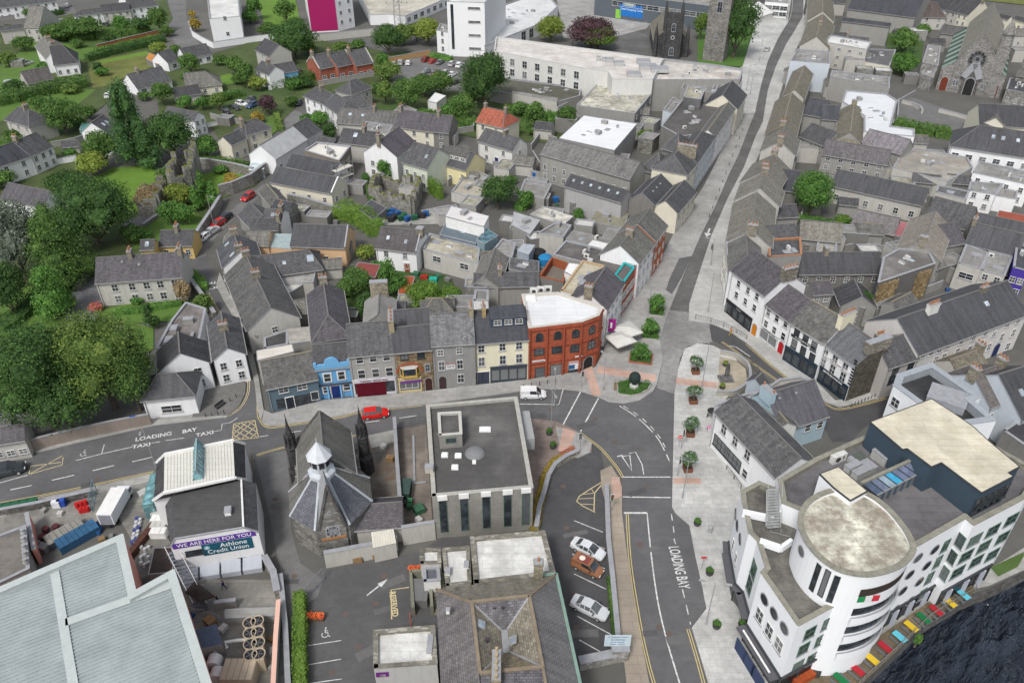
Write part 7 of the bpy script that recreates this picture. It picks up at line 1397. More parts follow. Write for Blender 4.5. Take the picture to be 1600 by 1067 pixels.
f('brick shop with a turquoise sign band along the street',(974,443,992,418,975,410,960,430),7.2,BR,M('felt',(.15,.14,.135)),(0,3,1.6,1.4),par=.2,cop=M('plain',(.02,.36,.36))); f('coral pink narrow street front between brick and white shops',(992,418,1001,406,985,400,978,410),7.2,M('wall',(.6,.16,.13)),DKG,(0,2),par=.2)
b('white fronted shop with a purple slate roof by the brick corner',(948,484,974,443,917,460,948,417),7.6,WH,SLP,('f',4),c=(.02,),n='street_house')
SE=M('slate',(.19,.18,.155),lichen=.55,lc=(.32,.30,.23))
for i,(L,e,h,r,k) in enumerate((('tan roofed house at the top of the street\'s right side',(1262,32,1263,0,1286,28,1285,-4),7,SLT,{}),('tan gabled house beside the tiny rooftop chimneys',(1250,72,1262,36,1272,62,1286,30),7,SLT,{'c':(.5,)}),
 ('tall gabled tan roof near the pale blue wall',(1224,150,1240,112,1243,138,1256,106),6.5,SLT,{}),('big tan roof with two parts opposite the street bend',(1196,212,1213,158,1222,196,1237,150),7.4,SLT,{'c':(.03,)}),('grey gabled end house with a lichened roof below the big tan one',(1189,236,1198,212,1219,220,1228,196),7.4,SE,{'c':(.02,)}),
 ('grey roof with plants growing on its chimney',(1157,285,1178,256,1189,276,1201,252),7,SE,{'c':(.2,.95)}),('speckled grey roof below the planted chimney',(1149,312,1158,288,1184,308,1190,284),7,SE,{'c':(.98,)}),('long grey roof with an orange tiled ridge above the white curved front',(1136,378,1147,318,1175,374,1178,320),7.4,SE,{'c':(.02,),'cs':(.9,1.9,1.2)}),('curved front house with pale sloping roofs at the corner',(1140,424,1137,382,1168,402,1166,376),7.4,M('slate',(.14,.138,.13),lichen=.4),{}))):
    b(L,e,h,WL_ if i!=8 else WH,r,('f',4),('l',2) if i in(2,4) else('l',1),n='street_house',**k)
f('curved cream shop front below the corner roofs',(1147,423,1136,396,1135,378,1152,374,1168,400,1163,425),7.4,CR,SE,(0,3),(1,2),par=.1); f('stone coloured flat roof with clay edging beside the corner house',(1202,402,1253,398,1251,371,1199,374),7.2,WG,SL,par=.3,cop=CLAY); b('small grey slate roof with a clay ridge above the clay edged roof',(1192,373,1246,370,1190,352,1245,352),7.0,WG,SL,n='rear_range')
f('grey square block with dark stairhead beside the clay edged roof',(1275,394,1307,398,1308,373,1278,372),5,WG,M('patchy',(.35,.34,.3),v=.6,s2=.6),par=.3); b('speckled grey slate roof with a hedge at its right',(1250,372,1315,378,1244,347,1315,347),5.4,WG,SE,n='rear_range')
b('slate blue roof of a long low range left of the round tree',(1180,290,1245,300,1196,262,1255,268),5,WD,SLB,n='rear_range'); b('grey shed roof below the round tree',(1214,340,1248,338,1217,322,1249,319),4,WG,SL,n='outbuilding')
b('blue slate flat faced range behind the tan roofs',(1256,178,1284,183,1240,151,1287,154),6,WG,SLB,n='rear_range'); b('second blue slate range joined to the first one',(1284,186,1310,188,1286,164,1327,168),6,WG,SLB,n='rear_range'); b('tan gabled roof with steep ridge in front of the white walls',(1305,218,1313,172,1330,200,1336,148),6,WG,SLT,c=(.95,),n='rear_range',pots=0)
b('tan lower gabled roof below the steep ridged one',(1304,226,1310,200,1330,212,1334,188),5,WG,SLT,hip=(1,0),n='rear_range'); b('brown grey slate roof with a small yard in front',(1250,213,1288,228,1252,192,1296,198),5,WG,SL,('f',3),n='rear_range')
b('mottled purple grey roof of the long stone back range',(1285,241,1386,258,1297,219,1392,236),(1288,268),WG,M('slate',(.12,.112,.118),lichen=.5,lc=(.25,.24,.23)),('f',5,1.1,1.3),n='back_range'); f('stepped white walled block with grey flat roofs behind the tan roofs',(1316,159,1350,181,1350,206,1429,214,1429,202,1392,197,1402,157,1386,147,1322,141),7,WH,M('felt',(.66,.68,.70),v=.06),par=.3); b('faded purple sheet roof below the white walled block',(1345,224,1408,241,1350,206,1429,215),5.5,WG,M('slate',(.20,.185,.20),lichen=.3),n='back_range')
f('slate grey flat roof with planters beside the white block',(1297,120,1390,138,1390,121,1300,110),7,WG,FLG,par=.3); f('light blue walled block with a dirty flat roof by the street',(1235,95,1297,100,1297,81,1246,77),9,LB,FLG,(0,0),par=.4); f('cream block with a dark flat roof and three windows',(1340,95,1390,104,1400,78,1330,76),(1345,115),CR,DKG,(0,3,1.6,1.3,[1.5]),par=.3); f('row of white rooftop plant rooms and skylights',(1288,66,1355,78,1362,66,1298,55),8,WL_,M('felt',(.66,.66,.64),v=.15),(0,4,1.2,.8),par=.3)
b('grey roof behind the white rooftop plant rooms',(1292,57,1357,64,1306,35,1364,40),7,WG,SL,c=(.5,),n='back_range'); b('dark blue roof at the top beside the street trees',(1316,33,1390,42,1322,16,1400,22),7,WG,SLB,n='back_range'); b('big dark roof cut by the top edge right of the street',(1325,14,1430,28,1345,-4,1440,2),7,WG,SLB,n='back_range')
b('brown hipped bungalow roof below the top right terrace',(1440,27,1478,28,1433,13,1462,17),4.6,WL_,M('slate',(.10,.08,.075)),('f',2),hip=(1,1)); b('flat brown roof range behind the copper aisled church',(1470,52,1512,56,1480,33,1520,36),5,WG,M('slate',(.105,.10,.10)),n='back_range')
b('long white hall with dark slate roof and white framed windows',(1299,290,1441,321,1306,267,1451,293),(1302,316),WL_,SLN,('f',6,1.1,1.5),n='long_house'); b('stone shed with stained purple sheet roof',(1330,352,1397,367,1340,328,1411,343),3.6,ST,M('slate',(.17,.158,.16),lichen=.45),n='shed'); f('small faded red metal roof beside the tan barn',(1397,367,1411,371,1422,349,1407,346),3.4,WD,M('metal',(.42,.16,.17),m=0),par=0,n='shed')
b('barn with tan left slope and streaked purple right slope',(1401,392,1424,343,1440,378,1458,343),6,WG,M('slate',(.24,.215,.185),lichen=.6,lc=(.34,.30,.23)),n='barn',c=(.02,),pots=0); t=f('dark yard building with orange creeper on its long wall',(1372,442,1462,412,1452,393,1405,388,1380,402),7,M('wall',(.16,.155,.15),dirt=.6),M('felt',(.20,.19,.18),v=.5,s2=.3),par=.2)
for u0,u1,zt_ in((.03,.35,6.5),(.7,.93,6.2)):
    W=t['W'][0]; mb=MB(); rr=random.Random(4); [mb.box(W.p(rr.uniform(u0,u1),rr.uniform(.2,zt_),rr.uniform(.02,.3)),(.3,.2,.3),leafmat('b'),rr.random()*3) for _ in range(900)]; mb.build('creeper',t['root'])
b('long dark slate house with four small gable windows in the middle right',(1249,428,1380,427,1254,396,1374,394),(1252,448),WD,SLN,('f',6),c=(.35,),pots=0,n='long_house'); b('small dark gabled house in the sunken yard',(1315,478,1304,452,1350,468,1335,441),4,WG,SLD,('l',1),n='outbuilding'); b('low slate roof beside the tall chimney yard',(1270,460,1301,458,1272,441,1298,440),5,WG,SLP,('f',2),n='outbuilding')
SB=[('slate roof nearest the tan barn in the right-hand cluster',(1478,384,1508,379,1462,346,1512,352)),('purple grey roof behind the white hall, right-hand cluster',(1444,340,1508,358,1460,309,1511,320)),('broad dark slate roof at the right edge with a lichened chimney',(1508,380,1590,400,1522,349,1602,367)),('dark slate roof above the broad one at the right edge',(1522,350,1605,368,1530,335,1610,350))]
for i,(L,e) in enumerate(SB): b(L,e,5.2,WG,(SLP,SL,SLN,SLN)[i],c=(.02,) if i==2 else(),n='back_range')
f('grey rendered return with one wide white window',(1497,411,1533,421,1545,395,1509,382),5.4,WL_,M('felt',(.28,.27,.26)),(0,1,2.6,1.3,[2.6]),par=.2); f('lower grey return beside the wide windowed one',(1533,422,1570,432,1582,402,1545,393),5,WL_,FLG,(0,2),par=.2); f('violet blue painted house at the right edge',(1583,418,1607,424,1607,385,1588,381),6.2,M('wall',(.06,.035,.28),dirt=.1),SLN,(0,2),par=.1)
f('long rust red container roof near the right edge',(1556,342,1606,353,1606,337,1561,329),2.8,RUS,RUS,par=0,n='container'); f('white house with red door and dark stained flat roof',(1513,298,1555,305,1568,287,1516,284),4.6,WH,M('patchy',(.3,.3,.29),v=.8,s2=.8),(0,2),par=.2); f('white garage block beside the red door house',(1555,306,1588,312,1592,292,1566,289),3.6,WH,M('patchy',(.34,.33,.31),v=.7,s2=.8),par=.2); f('black and white stained flat roof left of the red door house',(1462,300,1509,312,1515,299,1466,289),4.6,WL_,M('patchy',(.22,.22,.22),v=1.2,s2=.5),par=.2)
f('mottled concrete roofscape with clay tiled patch',(1395,262,1480,284,1520,262,1512,246,1432,232,1405,246),4.4,WL_,M('patchy',(.36,.35,.31),v=.5,s2=.3,c2=(.24,.16,.12)),par=.2)
b('very large hipped slate roof of the white building at the right edge',(1486,228,1640,252,1490,197,1640,206),6,WH,SLN,('f',7,1.6,1.3),hip=(1,0),hipd=.9,sky=[(.4,.6),(.5,.6),(.65,.6),(.85,.6)],n='large_house'); b('dark roof with a cream front gable under the grey church',(1531,195,1620,200,1535,163,1620,168),4.6,CR,SLN,n='house')
b('small pale gabled wing with twin windows in front of the dark roof',(1568,197,1571,178,1556,186,1559,168),5,CR,SLL,('l',2),n='house'); f('white walled house cut by the right edge with a flat roof',(1520,270,1610,290,1612,270,1530,252),5.4,WH,FLG,(0,4),par=.2)
for i in range(5): b(('white','cream','white rendered','pale','plastered')[i]+' terraced house '+('at the left end','second from the left','in the middle','fourth from the left','nearest the church gable')[i]+' of the top right row',(1424+i*18,4+i*4,1441+i*18,8+i*4,1426+i*18,-10+i*4,1444+i*18,-6+i*4),5,(WH,CR,WH,WL_,CR)[i],SLD,('f',2),c=(.98,),pots=2,n='terraced_house',group='terrace along the top right')
for i in range(3): b(('cream','pale yellow','white')[i]+' terraced house right of the grey church, '+('nearest its tower','middle one of three','cut by the right edge')[i],(1566+i*17,26+i*4,1582+i*17,30+i*4,1570+i*17,8+i*4,1587+i*17,12+i*4),(1568+i*17,52+i*4),(CR,WC,WH)[i],SLD,('f',2),n='terraced_house',group='terrace right of the church')
CG=M('stone',(.27,.262,.25),s=1.3); GRC=M('metal',(.26,.36,.31),m=0,s=.3); t=b('grey stone church with rose window, tan steep roof and green copper aisles',(1499,88,1517,34,1533,66,1554,14),(1496,148),CG,M('slate',(.26,.245,.20),lichen=.3,lc=(.36,.34,.27)),pitch=52,n='church',cat='church',coping=(CG,0)); cr=t['root']; W=t['W']['l']; P=t['P']; hd=t['hd']; h=t['h']
c=W.p(.5,h*.98,.1); mb=MB(); mb.poly([c+W.d*2.6*math.cos(a)+Z*2.6*math.sin(a) for a in[i*.3927 for i in range(16)]],M('plain',(.30,.29,.28))); mb.poly([c+W.d*2.6*math.cos(a)+Z*2.6*math.sin(a) for a in[-i*.3927 for i in range(16)]],M('plain',(.30,.29,.28)))
for i in range(12): a=i*.5236; q=c+W.n*.08+W.d*1.85*math.cos(a)+Z*1.85*math.sin(a); mb.box(q,(.7,.12,.7),GL,math.atan2(W.d.y,W.d.x))
mb.build('rose_window',cr); add_win(cr,W.p(.5,h*.98-.8,.12),W.n,1.6,1.6,'os'); add_door(cr,W.p(.5,0,1.0),W.n,2.6,5.2,(.02,.02,.02),arch=True); mb=MB(); q=[W.p(.28,0,.9),W.p(.72,0,.9)]; mb.poly([q[0],q[1],q[1]+Z*5.2,W.p(.5,9.6,.9),q[0]+Z*5.2],CG); mb.poly([q[1],q[0],q[0]+Z*5.2,W.p(.5,9.6,.9),q[1]+Z*5.2],CG); mb.bar(q[0]+Z*5.2,W.p(.5,9.7,.9),.3,1.9,LEAD); mb.bar(q[1]+Z*5.2,W.p(.5,9.7,.9),.3,1.9,LEAD); mb.build('porch',cr)
for u_ in(.08,.16,.84,.92): add_win(cr,W.p(u_,1.8),W.n,.7,2.4,'as')
for s in(-1,1):
    y0=-hd*.75 if s<0 else 2*hd+hd*.75; y1=0 if s<0 else 2*hd; L=t['L']; mb=MB(); q=[P(.5,y0,0),P(L,y0,0),P(L,y1,0),P(.5,y1,0)]; hh=(6.5,6.5,9.5,9.5)
    for i in range(4): j=(i+1)%4; fc=[q[i],q[j],q[j]+Z*hh[j],q[i]+Z*hh[i]]; mb.poly(fc,CG)
    o=mb.build('aisle_wall',cr); mb=MB(); mb.poly([q[i]+Z*(hh[i]+.1) for i in range(4)],GRC); ro=mb.build('aisle_roof',o); mb=MB()
    for i in range(7): x=.5+(L-1)*(i+.5)/7; mb.bar(P(x,y0,6.9),P(x,y1,9.9),.5,.7,M('plain',(.09,.11,.10)))
    mb.build('roof_rib',ro); add_door(cr,P(.42,(y0+y1)/2,0),W.n,2.0,4.2,(.16,.035,.02),arch=True)
q=P(1.6,2*hd+.9,0); mb=MB(); mb.box((q.x,q.y,(h+4)/2),(3.4,3.4,h+4),CG,math.atan2(W.d.y,W.d.x)); mb.lathe((q.x,q.y,0),[(1.9,h+4),(1.7,h+7.5),(2.0,h+7.6),(.05,h+12)],CG,8); mb.build('tower',cr)
f('dark stone side chapel left of the copper aisled church',(1441,98,1466,103,1470,72,1450,70),6.5,CG,M('felt',(.3,.29,.27)),(0,2,.8,1.8,[2.5]),par=.3); f('low stone vestry with an arched door beside the chapel',(1440,116,1458,122,1462,108,1446,106),4.5,CG,FLG,(0,1),par=.2); f('stone side block at the church\'s right with paired lancets',(1572,140,1625,150,1625,128,1578,122),4.5,CG,SLN,(0,4,.7,1.5),par=.1); b('dark stone range at the right edge behind the church tower',(1588,118,1630,125,1590,80,1630,85),6,CG,SLM,n='back_range')
wallrun('curved white capped forecourt wall in front of the grey church',[(1402,160),(1425,166),(1437,172),(1440,178)],1.1,.5,WL_); wallrun('pale ramp wall below the grey church\'s steps',[(1466,176),(1495,183),(1525,192)],1.1,.5,WL_)
DC_=M('stone',(.075,.075,.077),s=1.1); t=b('dark stone church with tan roof slopes and a battlemented front tower',(1022,63,1017,36,1053,48,1048,18),(1026,88),DC_,SLT,pitch=42,n='church',cat='church',coping=(0,0)); cr=t['root']; W=t['W']['l']; c=W.p(.5,0,.6); mb=MB(); ht=hof((1055,24),(1058,92)); mb.box((c.x,c.y,ht/2),(5.6,4.6,ht),DC_,math.atan2(W.d.y,W.d.x))
for i in(-2,-1,0,1,2): mb.box(c+W.d*i*1.25+W.n*2.1+Z*(ht+.4),(.7,.5,.9),DC_,math.atan2(W.d.y,W.d.x))
for sx_ in(-2.8,2.8):
    for sy_ in(-2.2,2.2): q=c+W.d*sx_+W.n*sy_; mb.lathe((q.x,q.y,0),[(.5,0),(.45,ht+1),(.05,ht+4.5)],DC_,6)
tw=mb.build('tower',cr); add_win(cr,W.p(.5,ht*.45,3.0),W.n,1.3,1.3,'ow'); add_win(cr,W.p(.5,ht*.62,3.0),W.n,1.5,3,'as'); add_win(cr,W.p(.5,1,3.0),W.n,1.8,3,'as')
for u_ in(.05,.95): mb=MB(); q=W.p(u_,0,.2); mb.lathe((q.x,q.y,0),[(.8,0),(.7,t['h']+2),(.05,t['h']+6)],DC_,6); mb.build('pinnacle',cr)
a=G(1097,95);c=G(1129,99); d_=(c-a).normalized(); n_=Vector((-d_.y,d_.x,0)); ot=flat('tall old grey rubble stone tower right of the dark church',[a,c,c+n_*6.5,a+n_*6.5],25,M('stone',(.23,.22,.205),s=1.3),FLG,world=True,par=.8,pt=.5,name='stone_tower',cat='tower'); W=ot['W'][0]; add_win(ot['root'],W.p(.5,16),W.n,1.8,4.2,'as'); add_win(ot['root'],W.p(.55,7.5),W.n,1.1,1.3,'as')
APT=M('wall',(.74,.75,.76),dirt=.15)
f('white apartment tower with dark stacked balconies, top left',(327,30,375,26,371,-22,322,-18),(334,71),APT,M('felt',(.66,.66,.64)),(0,1,1.2,1.3,[3,8.5]),(1,0),par=.4,n='apartment_tower')
mt=f('apartment tower with one magenta wall, cut by the top edge',(478,-14,521,-16,548,-22,535,-50,470,-45),(496,52),APT,FLG,(1,2,1.3,1.3,[2.5,6,9.5]),par=.4,n='apartment_tower'); W=mt['W'][0]; mb=MB(); mb.poly([W.p(.0,.5,.05),W.p(1,.5,.05),W.p(1,mt['h'],.05),W.p(0,mt['h'],.05)],M('wall',(.62,.035,.22),dirt=.12)); mb.poly([W.p(.0,.5,.05),W.p(1,.5,.05),W.p(1,mt['h'],.05),W.p(0,mt['h'],.05)][::-1],M('wall',(.62,.035,.22),dirt=.12)); mb.build('painted_wall',mt['root'])
f('white low block with stained flat roof beside the lattice mast',(578,24,607,23,633,26,702,-4,640,-26,560,-10),(580,40),APT,M('patchy',(.55,.52,.44),v=.5,s2=.25),(2,7,3,1.8,[1.2]),par=.4)
t=f('tall white council block with four slit windows',(698,3,757,5,790,-22,715,-26),(702,88),APT,M('felt',(.66,.66,.64)),(0,[.72],4.4,.9,[2.5,7,11.5,16]),par=.4,n='council_building'); add_win(t['root'],t['W'][0].p(.13,2.5),t['W'][0].n,1.0,15,'dn'); f('low white wing left of the tall council block',(682,48,700,52,703,40,688,37),(685,82),APT,FLG,(0,1,1.2,1.6),par=.3); f('white wing with glass front right of the council block',(757,72,842,38,872,10,850,-14,775,12),(770,92),APT,M('felt',(.66,.67,.67)),(0,[.7,.85],3.2,3.5,[.5]),par=.4)
t=f('dark fronted shopping centre with a big blue poster, cut by the top edge',(930,-14,957,-10,1110,10,1118,-30,940,-45),(932,24),M('wall',(.10,.12,.14),dirt=.2),FLG,(1,8,5,1.8,[5]),par=.4,n='shopping_centre'); psign(t['root'],t['W'][1],(986,18),10.5,4.6,(.02,.16,.50),[('Retail Shopping Outlet',1.1,.4,.5)],(.6,.75,.8),name='poster'); o=psign(t['root'],t['W'][1],(966,22),2.4,3.4,(.25,.55,.08),[('',1,0,0)],(1,1,1),name='poster'); psign(t['root'],t['W'][1],(983,8.5),4.2,1.0,(.6,.66,.62),[('Golden Island',.7,0,0)],(.1,.25,.15))
f('white shop with green signs at the top of the street',(1196,3,1232,6,1233,-16,1196,-18),(1199,27),WH,FLG,(0,3,3,1.6),par=.3); b('small yellow fronted house above the square\'s white tent',(1160,2,1195,5,1160,-10,1195,-8),4.5,WC,SLD,('f',2)); b('white peaked event tent on the square',(1162,24,1184,28,1164,12,1180,14),2.4,TRW,TRW,hip=(1,1),n='event_tent',cat='tent')
for i,(x,y) in enumerate(((622,44),)):
    mb=MB(); g=G(x,y); [mb.bar((g.x+a*1.2,g.y+c*1.2,0),(g.x+a*.7,g.y+c*.7,28),.2,.2,GALV) for a in(-1,1) for c in(-1,1)]; k=0
    while k<27: [mb.bar((g.x-a*1.1,g.y+c,k),(g.x+a*1.1,g.y+c,k+2),.1,.1,GALV) for a,c in((1,-1),(-1,1))]; k+=2
    tag(mb.build('lattice_mast',None,Vector((g.x,g.y,0))),'grey lattice steel mast in front of the low white block','mast')
U=[('white semi-detached pair at the top left hedge',(117,25,160,20,125,9,157,8),5,WH,SL,('f',3),{'hip':(1,0)}),('grey rendered pair in the middle of the upper left row',(160,20,203,16,158,8,192,3),5,WL_,SLD,('f',4),{}),('white house with porch, right end of the upper left row',(203,14,247,8,191,1,236,-4),5,WH,SL,('f',4),{'hip':(0,1)}),('long white terrace cut by the top left corner',(-20,15,88,2,-20,4,82,-9),5,WH,SL,('f',9),{}),
 ('grey gabled house at the left edge near the hedge',(0,46,36,42,0,31,34,27),5,WL_,SL,('f',3),{}),('grey house with a projecting gable beside the hedge',(38,43,61,43,33,28,55,26),5.4,WL_,SLL,('f',2),{}),('white house with pale hipped roof above the left garden',(57,36,81,33,50,22,72,20),5,WH,SLL,('f',2),{}),('white hipped house facing the meadow',(84,102,121,98,78,88,106,84),(88,121),WH,SLD,('f',3),{'hip':(0,1)}),
 ('pale roofed rear wing of the white meadow house',(72,92,55,72,98,86,74,62),5,WH,SLL,('f',2),{'c':(.2,.6)}),('brown flat slated garage beside the meadow house',(43,131,84,123,37,113,76,105),3,WL_,M('slate',(.11,.10,.095)),('f',1),{}),('white bungalow with a projecting front wing',(262,99,281,93,250,83,271,76),3,WH,SL,('f',1,1.6),{}),('long bungalow roof behind the projecting wing',(290,92,331,84,283,77,322,69),3,WH,SL,('f',3,1.6),{}),
 ('white bungalow with wide grey roof above the tall tree',(215,140,268,127,201,117,258,103),(217,148),WH,SL,('f',3,1.6),{'c':(.3,)}),('pale hipped bungalow beside the bright lawn',(291,138,346,132,283,110,322,118),3,CR,SLL,('f',3),{'hip':(0,1)}),('flat brown garage roof beside the pale bungalow',(275,152,314,146,278,137,308,133),2.6,WL_,SLD,('f',1),{}),('white house with grey roof beside the village parking',(256,179,303,188,266,168,313,177),5,WH,SL,('r',2),{}),
 ('square grey rendered house with red door',(8,187,46,198,28,168,45,172),5,WL_,SL,('f',3),{'hip':(1,1),'c':(.5,)}),('white semi-detached house with bay at the left edge',(48,244,82,229,32,216,66,206),5,WH,SL,('f',3),{'hip':(0,0),'c':(.1,)}),('blue grey roofed semi beside the white one at the left edge',(-6,262,47,244,-10,236,32,217),5,WH,SLB,('f',2),{}),('low purple slate roof by the park trees',(0,310,66,324,18,286,82,302),3.6,WH,SLP,('f',1),{}),
 ('white gabled house with two rooflights beside the tall conifers',(167,208,184,196,149,185,173,176),6,WH,SLN,('l',2),{'sky':[(.4,.5),(.7,.5)]}),('light blue house with red door near the car park',(421,118,465,110,418,103,457,98),(431,137),M('wall',(.22,.50,.78),dirt=.15),SL,('f',3),{}),('white wing of the light blue house',(399,108,420,117,403,95,425,101),5,WH,SL,('f',2),{'c':(.5,)}),('grey gabled building left of the blue house, under the big tree',(399,78,420,88,403,58,430,66),5,WL_,SLD,('f',1),{}),
 ('brick fronted terraced house, left of the stepped three',(499,108,524,103,489,87,512,82),(505,130),BR,SL,('f',2,1.6),{'coping':(WL_,WL_),'c':(.03,),'group':'brick stepped terrace'}),('brick fronted terraced house in the middle of the stepped three',(527,105,553,99,515,84,540,79),(533,127),BR,SL,('f',2,1.6),{'coping':(0,WL_),'c':(.03,),'group':'brick stepped terrace'}),('brick fronted terraced house at the stepped row\'s right end',(556,103,583,98,545,81,571,76),(562,124),BR,SL,('f',2,1.6),{'coping':(0,WL_),'c':(.03,),'group':'brick stepped terrace'}),
 ('old grey Georgian house with purple slate roof and ivy',(149,442,284,432,157,404,284,394),5.2,WL_,SLP,('f',[.2,.4,.57,.73,.9],1.2,1.5,(.7,3.1)),{'hip':(0,0),'c':(.4,.98),'sky':[(.5,.6,.4,.4),(.3,.75,.3,.3)]}),('golden yellow house behind the Georgian house',(249,384,300,383,250,361,305,360),(252,405),YE,SLD,('f',3),{'c':(.5,)}),('small yellow wing with one rooflight',(219,390,240,389,222,376,241,375),4,YE,SLD,('f',1),{'sky':[(.5,.5)]}),
 ('white pub range with cottage gable facing the forecourt',(334,563,326,506,360,548,344,504),5.4,WH,SL,('l',2,1.0,1.4),{'c':(.5,)}),('dark slate hip roofed shop at the road with black window frames',(222,625,303,617,245,590,276,580),(235,655),WH,SLN,('f',1,3,1.4),{'hip':(1,1)})]
for L,e,h,w,r,W,k in U: b(L,e,h,w,r,W,**k)
t=f('old brown felt topped slate house between the garden and lane',(243,545,310,540,322,482,290,472,268,500),5.6,WH,M('felt',(.15,.135,.125),v=.6,s2=.4,c2=(.27,.26,.25)),par=.2); b('white gable with black barge boards facing the road',(326,566,322,534,279,541,279,512),(318,607),WH,SLD,('l',2,1.2,1.5)); 
wallrun('tall grey fence wall under the big roadside trees',[(52,705),(120,688),(180,675),(238,664)],2.2,.3,M('wall',(.26,.22,.19),dirt=.5)); b('pale grey gabled house at the left edge by the road',(-20,695,38,686,-14,672,31,664),3.5,WL_,SLP,('f',3,1.1,1.0)); b('slate roofed building cut by the left edge above the road house',(-30,668,16,660,-30,650,8,644),4,WL_,SLP)
RU=M('stone',(.27,.26,.235),s=1.3); MOS=M('grass',(.14,.15,.05)); 
def ruin(L,p,h,t=1.1):
    P=[G(*q) for q in p]; c=sum(P,Vector())/len(P); root=empty('castle_ruin',c,L,'ruin'); mb=MB(); rr=random.Random(int(c.x))
    for i in range(len(P)):
        a,b_=P[i],P[(i+1)%len(P)]; n=max(2,int((b_-a).length/1.1)); d=(b_-a)/n; rz=math.atan2(d.y,d.x)
        for k in range(n): z=h*rr.uniform(.62,1)*(.6 if i==2 and k>n/3 else 1); q=a+d*(k+.5); mb.box((q.x,q.y,z/2),(d.length*1.02+.002*k,t,z),RU,rz); mb.box((q.x,q.y,z+.06),(d.length*.8,t*.7,.2),MOS,rz)
    mb.build('stone_wall',root); W=Wall(P[0],P[1],c)
    if h>6: [mb2.build('window_hole',root) for mb2 in[MB()] if not mb2.box(W.p(.4,h*.3,t/2),(1.1,.12,1.6),TRD,rz) and not mb2.box(W.p(.6,h*.58,t/2),(1.1,.12,1.6),TRD,rz)]
ruin('tall ruined castle keep wall with window holes',[(276,322),(306,312),(314,272),(282,282)],9); ruin('second lower castle ruin standing on the lawn',[(222,338),(252,338),(262,306),(232,312)],5.5); ruin('roofless square stone ruin with mossy wall tops',[(580,316),(645,336),(658,306),(594,290)],4.6)
for L_,pts,h_ in(('old stone castle curtain wall above the lane',[(305,262),(330,264),(365,270),(398,278)],2.6),('stone retaining wall along the lane\'s bend',[(345,308),(365,303),(395,290),(418,272)],3),('long stone boundary wall climbing beside the lane',[(300,398),(315,372),(335,342),(348,320)],2.6),('stone yard wall beside the stained cream block',[(452,318),(480,324),(535,341)],2.4),('low stone wall round the castle lawn path',[(262,332),(240,345),(225,356)],.9),('stone wall between the Georgian garden and the lane',[(296,440),(318,470),(338,500)],1.6),('rusty brown wall behind the big conifer',[(120,455),(140,430)],1.4)): wallrun(L_,pts,h_,.6,RU)
wallrun('curving white boundary wall round the apartment tower',[(296,42),(302,58),(318,68),(334,76),(400,66),(470,58)],2.2,.3,APT); wallrun('weathered white wall below the magenta tower',[(492,66),(545,60),(585,56)],2.6,.3,WL_); wallrun('short white gate wall above the village parking',[(325,200),(345,195)],1.2,.3,TRW); wallrun('white and grey garden wall by the semi-detached house',[(75,262),(100,256),(122,252)],1.6,.3,WH)
f('rust red tin shed roof behind the white rear garden',(554,420,586,434,594,414,560,410),2.6,RUS,M('metal',(.24,.06,.05),m=0,s=.5),par=0,n='shed'); f('bright rust orange shed roof half under ivy',(622,459,640,461,648,432,626,431),2.6,RUS,M('metal',(.36,.09,.035),m=0,s=.5),par=0,n='shed'); f('small white flat roofed garage in the shrubs',(668,158,682,161,697,150,680,145),2.8,TRW,TRW,(1,0),par=0,n='garage'); f('grey gabled shed roof by the back lawn',(610,178,640,182,652,172,628,162),3,WL_,FLG,par=0,n='shed')
f('small green corrugated shed beside the white gabled house',(124,203,144,204,145,193,128,193),2.6,M('metal',(.10,.28,.24)),M('metal',(.10,.28,.24)),par=0,n='shed'); f('round topped orange garden shed in the meadow',(228,92,247,101,246,88,233,83),2.2,WD,M('metal',(.55,.22,.03),m=0),par=0,n='shed')
f('pale walled yard building with timber fence beside the round tree',(705,300,745,312,775,280,735,262),2.4,WL_,M('felt',(.42,.39,.32),v=.3),par=.2); f('concrete yard sheds right of the round tree',(812,300,850,312,862,288,820,280),3,WG,FLG,par=.2,n='shed')
